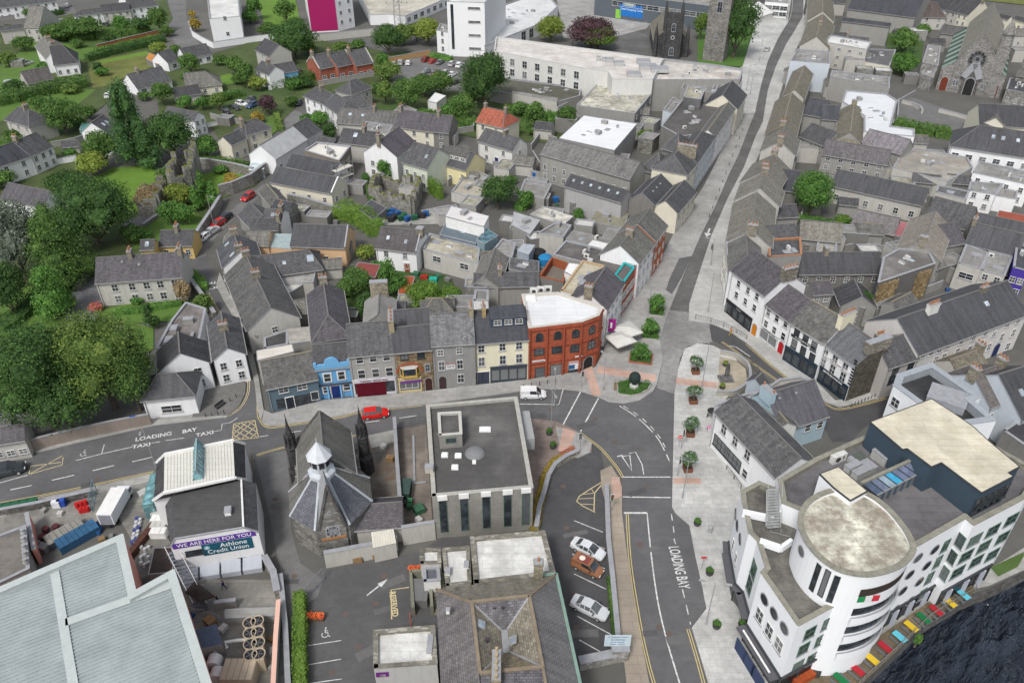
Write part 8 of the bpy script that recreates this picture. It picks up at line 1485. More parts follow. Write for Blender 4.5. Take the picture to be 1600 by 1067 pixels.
# ================================================================ TREES, HEDGES
def T(L,cx,yt,yb,w,lm='m',kind='ball',n='tree',dens=1.0,q=1.0,th=None):
    a=PT+math.atan((yb-533.5)/FP); s=FP*math.sin(a)/(H*math.cos(a-PT)); r=w/2/s; fy=yb-.7*r*s*math.sin(a); ym=(yt+yb)/2; fx=cx+(800-cx)/(2310-ym)*(fy-ym); h=max(hof((cx,yt),(fx,fy))*1.02,r*.8)
    cat='shrub' if n in('shrub','bush') else'tree'
    return tree(L,fx,fy,r*1.07,h,lm,kind,th=(h*.04 if n in('shrub','bush') else h*.09 if kind!='ball' or w>40 else h*.13),cat=cat,name=n,dens=dens,q=q)
CN='conifer_tree'
for r in [('huge round leafy tree at the left end of the roadside trees',62,520,700,140,'d'),('huge yellow green crowned tree, tallest of the roadside trees',160,497,672,150,'g'),('dark tree at the foot of the roadside trees by the fence wall',105,585,700,110,'d'),('bright edged tree nearest the road junction pub',205,540,660,80,'m'),
 ('silvery grey leaved tree at the left edge',22,315,455,95,'s'),('big dark conifer with drooping branches behind the small conifer',88,322,462,100,'m','cone',CN),('narrow leaning conifer on the lawn',78,411,508,60,'h','col',CN),('very broad dark green tree above the Georgian house',145,285,405,135,'d'),('dark tree behind the very broad one',108,270,320,70,'d'),('dark tree in the shade at the left edge below the silvery one',12,415,505,65,'d'),('low round bush between the broad tree and yellow house',205,352,388,36,'m','ball','bush'),
 ('tall dark twin-topped conifer beside the castle lawn',200,130,268,58,'c','col',CN),('broad leafy tree right of the tall conifer',266,176,262,78,'d'),('dense dark green conifer in front of the broad leafy tree',228,188,266,48,'c','cone',CN),('grey green willowy tree left of the tall conifer',160,205,268,55,'m'),('yellow green bush at the lawn\'s upper edge',142,240,282,50,'y'),('round garden tree beside the square grey house',97,155,218,62,'m'),('small blue green spruce in the overgrown garden',82,146,180,14,'c','cone',CN),('small loose tree between the gardens',137,166,190,30,'m'),('round tree by the wide roofed bungalow',253,130,170,36,'m'),('small bright tree in front of the left semi',33,240,276,28,'h'),
 ('small round tree left of the village parking',290,150,176,26,'h'),('round tree touching the village parking hedge',316,152,176,24,'h'),('pale bush tree above the village parking',342,146,176,26,'g'),('small leafy tree right of the castle keep',322,212,254,40,'h'),('conical green shrub tree, rearmost by the castle',316,268,320,24,'h','cone',CN),('conical green shrub tree nearest the lane wall',332,284,328,22,'h','cone',CN),('conical shrub tree in the middle of the castle group',305,290,332,24,'h','cone',CN),('golden green spreading shrub of the castle group',282,286,332,44,'y'),('rounded green shrub at the castle group\'s lower left',266,316,358,38,'h'),('rounded green shrub behind the yellow house',288,320,358,36,'h'),('rusty golden bush on the castle lawn',363,270,300,26,'o','ball','bush'),('bare twiggy tree by the lower ruin',233,292,338,46,'b'),('ivy shrub hugging the castle keep\'s foot',258,262,300,30,'m','ball','bush'),
 ('dense rounded tree at the top left hedgerow',128,28,68,62,'m'),('lower hedgerow tree beside the dense rounded one',88,38,70,48,'m'),('small tree before the upper left houses',190,24,54,28,'h'),('dark round tree before the upper left houses',222,28,56,32,'d'),('leafy tree beside the curved residential road',247,12,54,32,'m'),('bushy tree at the left edge below the grey houses',36,58,84,34,'m'),('pale weeping shrub at the left edge',12,82,108,30,'g'),('dark round bush in the meadow\'s corner',153,98,116,18,'d','ball','bush'),('yellow green shrub at the end of the clipped hedge',248,66,86,26,'y','ball','bush'),('small tree in front of the bungalow wing',276,70,100,20,'m'),('round tree between the two bungalows',296,84,120,34,'m'),('round tree on the bright lawn\'s right',366,88,120,28,'m'),
 ('orange autumn shrub by the apartment tower wall, upper',300,17,30,12,'o','ball','bush'),('larger orange autumn shrub by the apartment tower wall',305,28,52,18,'o','ball','bush'),('tree behind the village parking cars',384,98,142,32,'m'),('yellowing shrub near the village parking',403,120,146,28,'y'),('very large dark round tree above the blue house',458,30,98,74,'d'),('tree at the park lawn\'s top',446,0,40,34,'m'),('tree beside the stacked balconies',396,-5,34,26,'h'),('purple leaved round tree on the driveway corner',418,150,184,30,'p'),('golden shrub left of the driveway',402,174,196,20,'o','ball','bush'),
 ('dark tall tree left of the public car park',606,38,92,48,'d'),('narrow green shrub tree at the car park\'s left corner',598,84,112,22,'h'),('bright spreading shrub below the parked white cars',606,98,132,44,'g'),('bright upright shrub by the hip roofed house',602,126,168,28,'g'),('leafy tree in the back gardens',636,122,182,50,'m'),('loose tree at the car park\'s lower edge',662,118,156,46,'m'),('round tree right of the back gardens',688,112,158,46,'m'),('huge dark round tree beside the long white hall',756,82,182,82,'d'),('bush below the huge dark round tree',722,148,196,44,'m'),('pale tree behind the dark car park tree',632,38,74,36,'g'),('yellow green tree by the council block',668,28,76,46,'y'),('small shrub tree beside the council block\'s low wing',650,36,66,26,'g'),
 ('green bush by the white driveway row',500,174,206,30,'h','ball','bush'),('dark bush at the white cottage\'s end',515,192,226,24,'d','ball','bush'),('round bush right of the driveway',478,178,200,22,'h','ball','bush'),('pale shrub by the upper car park, left',482,66,86,26,'g','ball','bush'),('pale shrub by the upper car park, right',534,66,84,30,'g','ball','bush'),('shrub in the yard beside the white gabled house',602,248,284,28,'h','ball','bush'),('small clipped bush beside the ruin',571,270,292,14,'h','ball','bush'),
 ('pale yellow green tree on the square\'s edge',860,26,70,46,'y'),('dark copper beech behind the long white hall',924,28,84,78,'p'),('bright green round tree in front of the copper beech',934,40,84,62,'v'),('tall ivy green tree right of the old stone tower',1152,-5,98,74,'d'),('light tree between church and stone tower',1096,20,66,26,'g'),('tree beside the low concrete yard block',835,160,210,38,'m'),('round shrub below the olive wing',862,176,206,24,'h'),('dark leafy tree by the white canopy roof',886,166,208,34,'m'),('small tree next to the red roofed house',812,160,186,32,'m'),
 ('round dark tree in the middle of the back yards',778,275,334,56,'d'),('bright shrub right of the yard tree',822,298,330,26,'h','ball','bush'),('shrub below the pale barn',904,326,350,18,'h','ball','bush'),('yellow shrub in the yard behind the hipped roofs',1010,204,226,30,'v','ball','bush'),('large star-leaved tree among the right-hand roofs',1268,270,348,68,'h'),('low bright creeper tree beside the speckled roof',1316,336,366,28,'v','ball','bush'),('tree left of the grey church, upper',1412,44,90,44,'m'),('small dark tree behind the cream block',1442,38,62,24,'m'),('tree left of the grey church, lower',1412,82,122,42,'h'),('dark fig-like tree in the sunken yard',1348,456,502,26,'d'),('shrub at the right edge under the church',1592,188,206,26,'h','ball','bush'),
 ('round leafy tree behind the blue pub\'s roofs',558,422,478,54,'m'),('ivy column tree beside the red tin shed',606,407,468,34,'h','col'),('dark tree in the shade behind the terrace',573,458,514,36,'d'),('green ivy tree above the orange shed',622,428,468,34,'h'),('yellow green willow behind the grey terraced house',664,444,494,62,'v'),('yellow green willow beside the white rear box',704,450,492,40,'v'),('yellowish bush behind the peach houses',572,384,412,34,'y','ball','bush'),('small green shrub low behind the terrace',584,488,514,26,'m','ball','bush'),
 ('round yellow shrub beside the gravel drive',111,468,484,17,'y','ball','bush'),('pink flowering shrub by the Georgian house',150,474,492,22,'r','ball','bush'),('small dark upright yew in the Georgian garden',234,474,518,24,'d','col'),('dry brown climber on the Georgian house corner',286,440,480,28,'b','ball','bush'),('pale flowering shrub at the lane\'s garden corner',318,462,496,34,'g','ball','bush'),('green shrub growing from the quay wall',1433,990,1012,13,'h','ball','bush'),
 ('young tree in the square\'s top bed',1026,460,496,26,'h'),('young tree in the square\'s second bed',1016,500,532,26,'h'),('young tree in the square\'s brick edged bed',1001,537,570,28,'h')]: T(*r)
for L,p,w,h,lm in [('long thick dark hedge across the left gardens',[(-5,165),(30,158),(70,148),(110,140),(135,134)],5.5,3.2,'m'),('clipped dark green hedge above the meadow',[(137,97),(175,86),(215,77),(258,66)],3.0,2.6,'d'),('second clipped hedge behind the first one',[(150,84),(200,74),(250,62)],2.0,2,'h'),('overgrown hedgerow below the upper left houses',[(70,60),(110,62),(150,60),(190,56),(235,50)],6,2.4,'m'),('hedge by the top left houses',[(80,26),(100,22)],2,2,'d'),('long row of shrubs below the blue house',[(420,140),(445,134),(480,126),(498,122)],4,2.4,'m'),('dark shrubs along the village parking\'s upper side',[(330,165),(350,156),(380,150)],3,2,'m'),('clipped hedge behind the red parked cars',[(673,90),(690,93),(706,96)],2.5,1.6,'h'),
 ('shrub belt between the back gardens and car park',[(620,185),(650,190),(700,185),(745,200)],4,2.4,'m'),('long dark hedge on the grey church\'s car park',[(1396,198),(1430,206),(1460,212),(1484,215)],5,2.4,'m'),('driveway hedge beside the purple tree',[(432,180),(436,195),(440,206)],1.8,1.2,'g'),('low front hedge of the Georgian house',[(178,492),(220,488),(285,476)],1.5,1,'h'),('ivy covered wall behind the Georgian house',[(150,428),(200,424),(250,420)],1.6,1.4,'d'),('bright ivy mound behind the peach houses',[(528,338),(560,345),(592,368)],4.5,3.2,'v'),('ivy curtain hanging on the ruin\'s side wall',[(672,300),(690,312)],1.5,4,'v'),
 ('dark undergrowth below the left edge trees',[(0,520),(30,500),(60,470),(100,440)],4,1.6,'d'),('garden shrubs beside the clay hedge of the lane wall',[(300,430),(320,455)],2,1.4,'h'),('green strip of shrubs under the castle curtain wall',[(310,250),(345,255),(390,262)],2,1.5,'m'),('yard shrubs below the large star-leaved tree',[(1245,345),(1275,352),(1300,354)],3,1.5,'h'),('shrubs between the yard sheds and tree',[(815,305),(825,318),(810,330)],3,1.8,'h'),('hedge behind the semi-detached houses at the left edge',[(0,232),(40,225)],2,2,'m'),('low shrubs behind the long back terrace',[(640,178),(690,184),(735,188)],3,1.6,'h'),('climbing plants round the square stone shed',[(575,300),(582,322)],1.2,2.2,'m'),('shrubs lining the stepped wall below the olive wing',[(790,170),(830,180),(880,186)],3,1.6,'m')]: hedge(L,p,w,h,lm,leaf=.42 if p[0][1]<300 else .3)
# ================================================================ CARS, STREET FURNITURE, PEOPLE
WHT=(.72,.73,.74); SIL=(.42,.43,.44); BLKC=(.02,.02,.025); REDC=(.45,.015,.015); GRY=(.12,.13,.14); BLU2=(.03,.06,.14)
car('white saloon with dark glass, upper of the cars in the angled bays',918.5,862,0,(.62,.64,.66),'saloon',to=(945,875),s=1.0)
o=car('orange and brown mural painted van in the angled bays',918,890,0,(.27,.12,.06),'van',to=(942,902),s=.92); mb=MB(); mb.lathe((-.9,0,1.85),[(.42,0),(.42,.02),(.01,.02)],M('plain',(.75,.72,.6)),16); put('roof_emblem',mb.mesh('roof_emblem'),o); mb=MB()
for i in range(7): mb.box((-1.6+i*.33,.925,.9+.12*(i%3)),(.22,.02,.26),M('plain',((.45,.38,.2),(.5,.12,.05),(.12,.14,.08))[i%3]),.2)
put('mural',mb.mesh('mural'),o,(0,0,0)); mb=MB(); mb.box((-.6,0,1.845),(1.6,1.2,.02),M('plain',(.22,.06,.05))); put('mural',mb.mesh('mural'),o)
car('silver saloon, lowest of the cars in the angled bays',921,954,0,(.55,.57,.59),'saloon',to=(950,968),s=1.02)
car('bright red hatchback driving along the main road',587,650,0,(.60,.012,.01),'hatch',to=(612,647),s=1.02); car('white panel van parked by the square',833,620,0,WHT,'van',to=(860,619.5),name='panel_van',s=.95); car('dark grey estate car at the left edge of the main road',14,739,0,(.035,.045,.05),'suv',to=(40,733),s=1.05)
for x,y,to,c,k,L in ((317,376,(303,386),WHT,'hatch','white car, lowest of the four parked at the lane wall'),(330,366,(316,374),SIL,'saloon','silver car between the white and red ones at the lane wall'),(341,353,(328,361),REDC,'hatch','red car parked at the lane wall'),(352,344,(340,352),BLKC,'hatch','black car at the top of the four parked at the lane wall'),(388,311,(378,318),REDC,'hatch','small dark red car round the lane\'s bend'),
 (354,177,(368,184),BLKC,'hatch','black car at the left end of the village parking'),(368,171,(382,178),(.03,.03,.03),'saloon','dark saloon second from the left in the village parking'),(378,165,(392,168),WHT,'hatch','white car in the middle of the village parking'),(392,159,(380,166),GRY,'hatch','dark grey car furthest up the village parking'),(395,168,(382,174),BLU2,'suv','dark blue car at the right end of the village parking'),
 (616,103,(619,97),WHT,'hatch','white car, left of three by the timber fence'),(626,101,(629,95),SIL,'suv','silver car in the middle of three by the timber fence'),(638,101,(641,95),WHT,'hatch','white car, right of three by the timber fence'),(666,96,(676,91),(.22,.01,.01),'suv','dark red car by the clipped hedge'),(677,98,(686,94),REDC,'hatch','brighter red car by the clipped hedge'),(688,100,(697,95),GRY,'saloon','dark grey car right of the red ones'),(707,103,(714,98),SIL,'suv','silver car at the car park\'s upper right'),(718,105,(725,99),WHT,'suv','white car at the car park\'s upper right corner'),
 (667,114,(675,111),(.2,.24,.25),'saloon','grey green car driving through the public car park'),(683,116,(692,113),(.1,.06,.05),'suv','dark brown car in the public car park\'s lower row'),(697,116,(704,112),SIL,'hatch','silver car in the public car park\'s lower row'),(707,119,(715,115),WHT,'saloon','white saloon in the public car park\'s lower row'),(706,126,(714,122),SIL,'hatch','silver hatchback nearest the huge dark tree'),(712,131,(720,127),BLKC,'hatch','black car lowest in the public car park'),
 (1198,80,(1203,70),SIL,'suv','silver car parked on the street near the square'),(43,102,(54,99),SIL,'suv','silver car in the drive of the hipped meadow house'),(20,134,(30,133),SIL,'van','grey van at the left edge'),(166,41,(156,38),BLKC,'saloon','black car beside the white semi-detached pair'),(90,34,(98,32),WHT,'van','white van behind the red garden wall'),(107,11,(112,8),SIL,'hatch','silver car in the top left driveway'),(467,163,(470,158),BLU2,'hatch','dark blue car on the gravel driveway'),(172,152,(178,147),WHT,'suv','white car in the shade of the tall conifer'),(1592,54,(1603,56),(.05,.12,.2),'saloon','blue car at the right edge beside the church')): car(L,x,y,0,c,k,to=to,name='parked_car')
for L,x,y,h,dr,d in (('double headed lamp in front of the red brick corner',942,610,6.5,(.3,-1),True),('lamp on the corner landing with two round heads',861,672,7.5,(.3,-1),True),('tall lamp beside the planters and round enclosure',1096,607,9,(-1,.2),False),('lamp at the lower end of the steel planters',1066,779,7,(1,-.3),True),('double headed lamp beside the loading bay',1103,976,7.5,(1,-.2),True),('slim pole lamp at the top of the hall block',244,730,7.5,(.2,-1),False),('lamp on the east pavement near the white corner',1106,488,8.5,(-1,.3),False),('lamp by the bay on the street\'s left side',1013,490,6,(1,.2),False),('lamp halfway up the street\'s right side',1110,415,6,(-1,.2),False),('lamp at the street bend, left side',1166,142,8,(1,0),False),('lamp beside the upper square paving',1186,96,8,(-1,0),False),('pole lamp by the castle lane wall',334,352,7,(1,-.5),False),('lamp near the long white hall\'s street corner',1172,148,6,(1,.4),False),('lamp beside the square\'s van bay',866,634,6,(0,1),False)): lamp(L,x,y,h,dr,d)
for L,x,y,a in (('traffic light on the corner landing',906,707,200),('traffic light by the red brick crossing',908,606,20),('traffic light on the plaza opposite the give way triangle',1058,744,90),('traffic light at the top of the tan pavement',954,800,0),('traffic light between the two lowest planters',1064,701,90)): signal(L,x,y,a)
roundsign('red no entry sign on a pole between the planters',1060,699,0,noentry=True); roundsign('small red and white street sign near the lower round planters',1096,889,0,rect=(.7,.3)); roundsign('blue and white sign on the roadside fence wall',213,668,20,rect=(.8,.8),face=(.05,.12,.35)); roundsign('round white sign by the left edge house',48,712,0,face=(.7,.7,.7))
rb=roundsign('white direction board with a yellow tag at the car park corner',962,1024,0,rect=(2.9,2.0),face=(.55,.66,.72),h=3.9,cat='sign board',txt=[('P  Athlone Town',.3,.65),('Custume',.42,.2),('Civic Centre',.28,-.25),('Castle  Library',.28,-.62)],tc=(.05,.10,.2))
for i,(x,y,L) in enumerate(((1086,583,'tree in a rusty steel box furthest up the plaza'),(1082.5,629,'tree in a rusty steel box, second down the plaza'),(1078,680,'tree in a rusty steel box, third down the plaza'),(1074,735,'tree in a pair of rusty boxes, lowest on the plaza'))): planter(L,x,y)
for x,y,L in ((1089,820,'round dark planter beside the loading bay kerb'),(1108,897,'round dark planter halfway down the loading bay'),(1119,980,'round dark planter below the double lamp'),(1159,978,'small planter next to the dark canopy'),(1197,1050,'planter near the dark screens at the bottom edge'),(858,679,'planted tub on the corner landing'),(864,700,'second planted tub on the corner landing'),(1133,573,'yellow planted pot above the monument'),(1128,608,'yellow planted pot below the monument')): pot(L,x,y,lm='y' if 'yellow' in L else'h')
mb=MB(); g=G(1109,832); mb.lathe((g.x,g.y,0),[(.28,0),(.3,1.1),(.32,1.15),(.2,1.3),(.01,1.32)],GALV,10); tag(mb.build('litter_bin',None,Vector((g.x,g.y,0))),'grey steel litter bin on the plaza near the white building','bin')
BED=M('grass',(.05,.11,.025)); 
for L,p,st_ in (('curved planted bed holding the dark head sculpture',[(962,600),(980,597),(1018,602),(1014,611),(1000,619),(985,622),(964,619)],1),('brick edged planting bed with a young tree',[(984,554),(1020,556),(1018,572),(982,568)],0),('planting bed in the middle of the square',[(1002,520),(1030,520),(1028,534),(1002,532)],0),('topmost planting bed of the square',[(1014,484),(1040,486),(1036,497),(1014,495)],0)):
    P=[G(*q) for q in p]; c=sum(P,Vector())/len(P); root=empty('planting_bed',c,L,'planting bed'); mb=MB(); mb.prism([(q.x,q.y) for q in P],.1,.5,M('plain',(.38,.37,.35)) if st_ or'middle'in L or'top'in L else BR); mb.build('bed_wall',root); mb=MB(); mb.prism([(q.x*.9+c.x*.1,q.y*.9+c.y*.1) for q in P],.1,.56,BED); mb.build('soil',root)
    me=crown_mesh('ball',.7,.35,330,.14,11,'h',5,core=False)
    for i in range(9): q=P[i%len(P)].lerp(c,.25+.45*rnd.random()); put('shrub',me,root,(q.x-c.x,q.y-c.y,.45),i)
g=G(990,608); root=empty('sculpture',(g.x,g.y,.5),'dark bronze head sculpture on a pale plinth in the square','sculpture'); mb=MB(); mb.lathe((0,0,0),[(.75,0),(.7,.5),(.55,.6)],M('plain',(.5,.5,.48)),12); put('plinth',mb.mesh('plinth'),root); mb=MB(); BZ=M('plain',(.02,.035,.03))
mb.lathe((0,0,0),[(.35,.6),(.42,.9),(.85,1.3),(.95,1.8),(.9,2.2),(.7,2.55),(.3,2.7),(.01,2.72)],BZ,14); mb.box((0,-.85,1.75),(.16,.3,.4),BZ); mb.box((0,-.75,1.35),(.4,.16,.1),BZ); [mb.box((s*.33,-.78,1.98),(.25,.16,.12),BZ) for s in(-1,1)]; put('head',mb.mesh('head',smooth=False),root)
def parasol(L,x,y,s,col,h=2.8,lm=(.6,.59,.55)):
    root=empty('parasol',G(x,y,.12),L,'parasol',rz=.5); mb=MB(); c=M('plain',lm); P=[Vector((a*s,b_*s,h-.5)) for a,b_ in((-1,-1),(1,-1),(1,1),(-1,1))]
    for i in range(4): mb.poly([P[i],P[(i+1)%4],Vector((0,0,h+.25))],c); mb.poly([P[(i+1)%4],P[i],P[i]-Z*.22,P[(i+1)%4]-Z*.22],c)
    put('canopy',mb.mesh('canopy'),root); mb=MB(); mb.tube([(0,0,0),(0,0,h)],.05,TRG,6); put('pole',mb.mesh('pole'),root)
parasol('cream square parasol beside the magenta banner, upper of two',978,532,2.0,0); parasol('cream square parasol nearest the red brick corner, lower of two',968,546,2.0,0)
root=empty('banner',G(953,532,.12),'magenta hanging banner on the white fronted shop','banner'); mb=MB(); mb.box((0,0,3.2),(1.5,.06,2.6),M('plain',(.30,.015,.20))); put('banner_cloth',mb.mesh('banner_cloth'),root); mb=MB(); mb.box((0,-.04,3.2),(.35,.02,1.1),TRW); put('banner_mark',mb.mesh('banner_mark'),root); mb=MB(); mb.tube([(-.8,0,0),(-.8,0,4.6)],.04,GALV,6); put('pole',mb.mesh('pole'),root)
wallrun('curved low pale wall and rail round the monument garden',smooth([(1119,619),(1135,619),(1150,616),(1166,604),(1171,592),(1168,576),(1157,565),(1142,558),(1125,555)],3),1.0,.3,M('plain',(.40,.38,.33)))
sheet('monument_garden',[(1121,617),(1150,614),(1168,596),(1165,576),(1150,563),(1125,557)],M('felt',(.42,.37,.28),v=.35),h=.13)
root=empty('monument',G(1134,594,.13),'grey stone stepped monument inside the curved wall','monument'); mb=MB(); [mb.box((0,0,.15+.3*i),(2.4-.7*i,2.0-.55*i,.3-.002*i),M('stone',(.2,.2,.2),s=1)) for i in range(3)]; mb.box((0,0,1.8),(.6,.5,1.8),M('stone',(.16,.16,.16),s=1)); mb.lathe((0,0,0),[(.25,2.7),(.3,3.0),(.15,3.4),(.01,3.5)],STD,8); put('stone_block',mb.mesh('stone_block'),root)
railing('curved black railing at the side street corner',[(1086,500),(1110,505),(1130,512),(1150,522),(1166,532)],1.1,bars=True); railing('black barrier beside the plaza house',[(1134,735),(1146,750),(1157,766)],1.1); railing('black railing along the side street ramp by the monument',[(1160,560),(1185,585),(1198,603)],1.1); railing('grey railing by the old stone church square',[(965,52),(990,46),(1010,40)],1.3,m=M('plain',(.45,.45,.43)))
for i in range(11): post('black bollard at the street\'s left paving edge',1108+i*5.2,340-i*13.5,.95,'black bollards up the street',z=.12)
for i in range(6): post('black bollard on the pub forecourt edge',322+i*9.5,652-i*(1.5 if i<4 else 6),.95,'bollards of the pub forecourt')
for i in range(5): post('slim black bollard on the terrace pavement',868+i*1.5-i*14,598+i*2.2,.95,'bollards near the corner building')
bench('bench in the pub forecourt with a picnic top',345,636,60,1.8,DK); bench('bench beside the statue bed',962,606,80,1.8,WOOD)
person('person in a white top beside the black umbrella on the plaza',1105,652,-30,top=(.6,.6,.62),z=.14,pose='stand'); person('person in orange high-vis by the side street railing',1141,524,0,top=(.6,.2,.02),leg=(.5,.35,.03),z=.14); person('person in black walking beside the market table',1115,668,120,top=(.03,.03,.03),z=.14); person('person walking on the east pavement near the planted chimneys',1112,392,80,top=(.1,.1,.14),z=.14); person('person walking up the right side of the street by the bend',1208,172,90,top=(.05,.05,.06),z=.14)
root=empty('umbrella',G(1110,657,.14),'open black umbrella held up on the plaza','umbrella'); mb=MB(); mb.lathe((0,0,0),[(.75,1.95),(.6,2.12),(.3,2.24),(.01,2.28)],M('plain',(.03,.03,.03)),10); put('canopy',mb.mesh('canopy'),root); mb=MB(); mb.tube([(0,0,.9),(0,0,2.3)],.02,DK,6); put('pole',mb.mesh('pole'),root)
root=empty('market_table',G(1113,674,.14),'small table with pink and green covers against the white house','table'); mb=MB(); mb.box((0,0,.8),(1.7,.8,.06),M('plain',(.6,.25,.4))); mb.box((0,-.42,.5),(1.7,.05,.6),M('plain',(.55,.56,.6))); put('table_top',mb.mesh('table_top'),root); mb=MB(); [mb.box((x,y,.4),(.06,.06,.8),DK) for x in(-.75,.75) for y in(-.3,.3)]; put('leg_frame',mb.mesh('leg_frame'),root)
k=0
for x,y,c in ((604,336,0),(609,340,1),(614,334,1),(617,343,2),(622,338,1),(627,345,0),(632,341,0),(637,346,1),(611,347,2),(654,339,2),(660,341,2),(666,338,1),(648,344,0)): wbin(('green','blue','black')[c]+' wheelie bin jumbled below the square ruin',x,y,rnd.randint(-30,60),((.02,.10,.05),(.02,.09,.26),(.03,.03,.035))[c],True,group='wheelie bins below the ruin')
wbin('blue bin standing by the yard gate behind the pale barn',868,316,10,(.02,.12,.35),True); wbin('blue recycling bin by the long stone building',836,277,10,(.02,.12,.35),True); crate('heap of turquoise plastic bags in the rear yard',677,441,1.5,1.2,.8,M('plain',(.02,.40,.32)),'bag_pile','bags'); crate('red wheelbarrow-like cart beside the turquoise bags',663,437,1.3,.8,.8,M('plain',(.4,.02,.02)),'cart','cart'); crate('bright red garden seat in the sunken yard',1372,482,1.5,.7,.8,M('plain',(.55,.02,.02)),'seat','seat')
YW=M('wall',(.30,.295,.28),dirt=.6)
for i,(L,p) in enumerate((('grey yard wall behind the long back terrace',[(530,232),(560,240),(590,262)]),('yard wall between the long white hall and barn',[(770,262),(800,268),(845,280)]),('yard wall right of the cream slate house',[(832,245),(842,262),(868,285)]),('yard wall beside the patchy flat roof',[(1035,225),(1000,222),(975,245)]),('yard wall left of the stone building',[(700,292),(735,262),(760,258)]),('wall along the middle yard\'s parking strip',[(762,300),(790,312),(840,322)]),('garden wall of the back terrace houses',[(705,212),(740,206),(742,190)]),('timber fence behind the white parked cars',[(598,100),(640,92),(672,86)]),('rust red fence above the clipped hedge',[(152,78),(200,66),(258,52)]),('garden wall beside the semi-detached pair',[(82,232),(120,225),(150,215)]),
 ('wall beside the village parking entrance',[(330,186),(350,192),(380,196)]),('yard wall among the right-hand roofs',[(1246,300),(1256,318),(1250,345)]),('long yard wall below the long stone range',[(1285,282),(1330,292),(1388,300)]),('yard wall beside the tan barn',[(1318,395),(1345,388),(1380,396)]),('wall between the sunken yard and long terrace',[(1345,500),(1400,478),(1470,450)]),('white garden wall of the blue house',[(420,142),(432,140),(444,138)]),('yard wall behind the shopping street',[(905,230),(940,245),(975,250)]),('grey wall beside the church car park ramp',[(1400,190),(1402,165),(1428,150)]),('concrete wall left of the orange creeper building',[(1340,470),(1345,500)]),('low garden wall by the upper left terrace',[(0,34),(40,28),(80,24)]),('garden wall below the brick stepped terrace',[(498,136),(540,128),(585,120)]),('yard wall beside the white canopy building',[(870,225),(845,215),(830,235)]))):
    wallrun(L,p,1.7,.25,M('plain',(.33,.13,.06)) if'rust'in L else M('plain',(.42,.26,.12)) if'timber'in L else TRW if'white garden'in L else YW)
root=empty('scaffold',G(540,300),'pale scaffold tower against the stained cream block\'s gable','scaffold'); mb=MB(); pl=MB()
for a in(-2.5,0,2.5):
    for c in(-.8,.8): mb.bar((a,c,0),(a,c,7.5),.08,.08,TRG)
for z_ in(2,4,6): [mb.bar((-2.5,c,z_+1),(2.5,c,z_+1),.06,.06,TRG) for c in(-.8,.8)]; pl.box((0,0,z_),(5.2,1.6,.08),M('plain',(.55,.53,.47)))
put('scaffold_frame',mb.mesh('scaffold_frame'),root); put('platform',pl.mesh('platform'),root); root.rotation_euler=(0,0,.9)
# ================================================================ SMALL YARD BUILDINGS, SHRUBS AND CLUTTER
def proj(v): z=v.z-H; f_=v.y*math.cos(PT)-z*math.sin(PT); u=v.y*math.sin(PT)+z*math.cos(PT); return (800+FP*v.x/f_,533.5-FP*u/f_)
bpy.context.view_layer.update()
KN=[(proj(o.location),o['label']) for o in COL.objects if o.parent is None and 'label' in o and o.get('category') in('building','house','church','tower','ruin','wall') and len(o['label'].split())<13]
USED={}
def auto(pre,x,y):
    c=sorted(KN,key=lambda k:(k[0][0]-x)**2+(k[0][1]-y)**2)
    for (p,L) in c[:16]:
        dx,dy=x-p[0],y-p[1]; w_='left of the' if dx<-abs(dy) else'right of the' if dx>abs(dy) else'in front of the' if dy>0 else'behind the'
        s=pre+' '+w_+' '+L
        if len(s.split())<=16 and s not in USED: USED[s]=1; return s
    return pre+' in the back yards'
COLS=('grey','dark','pale','mossy','white')
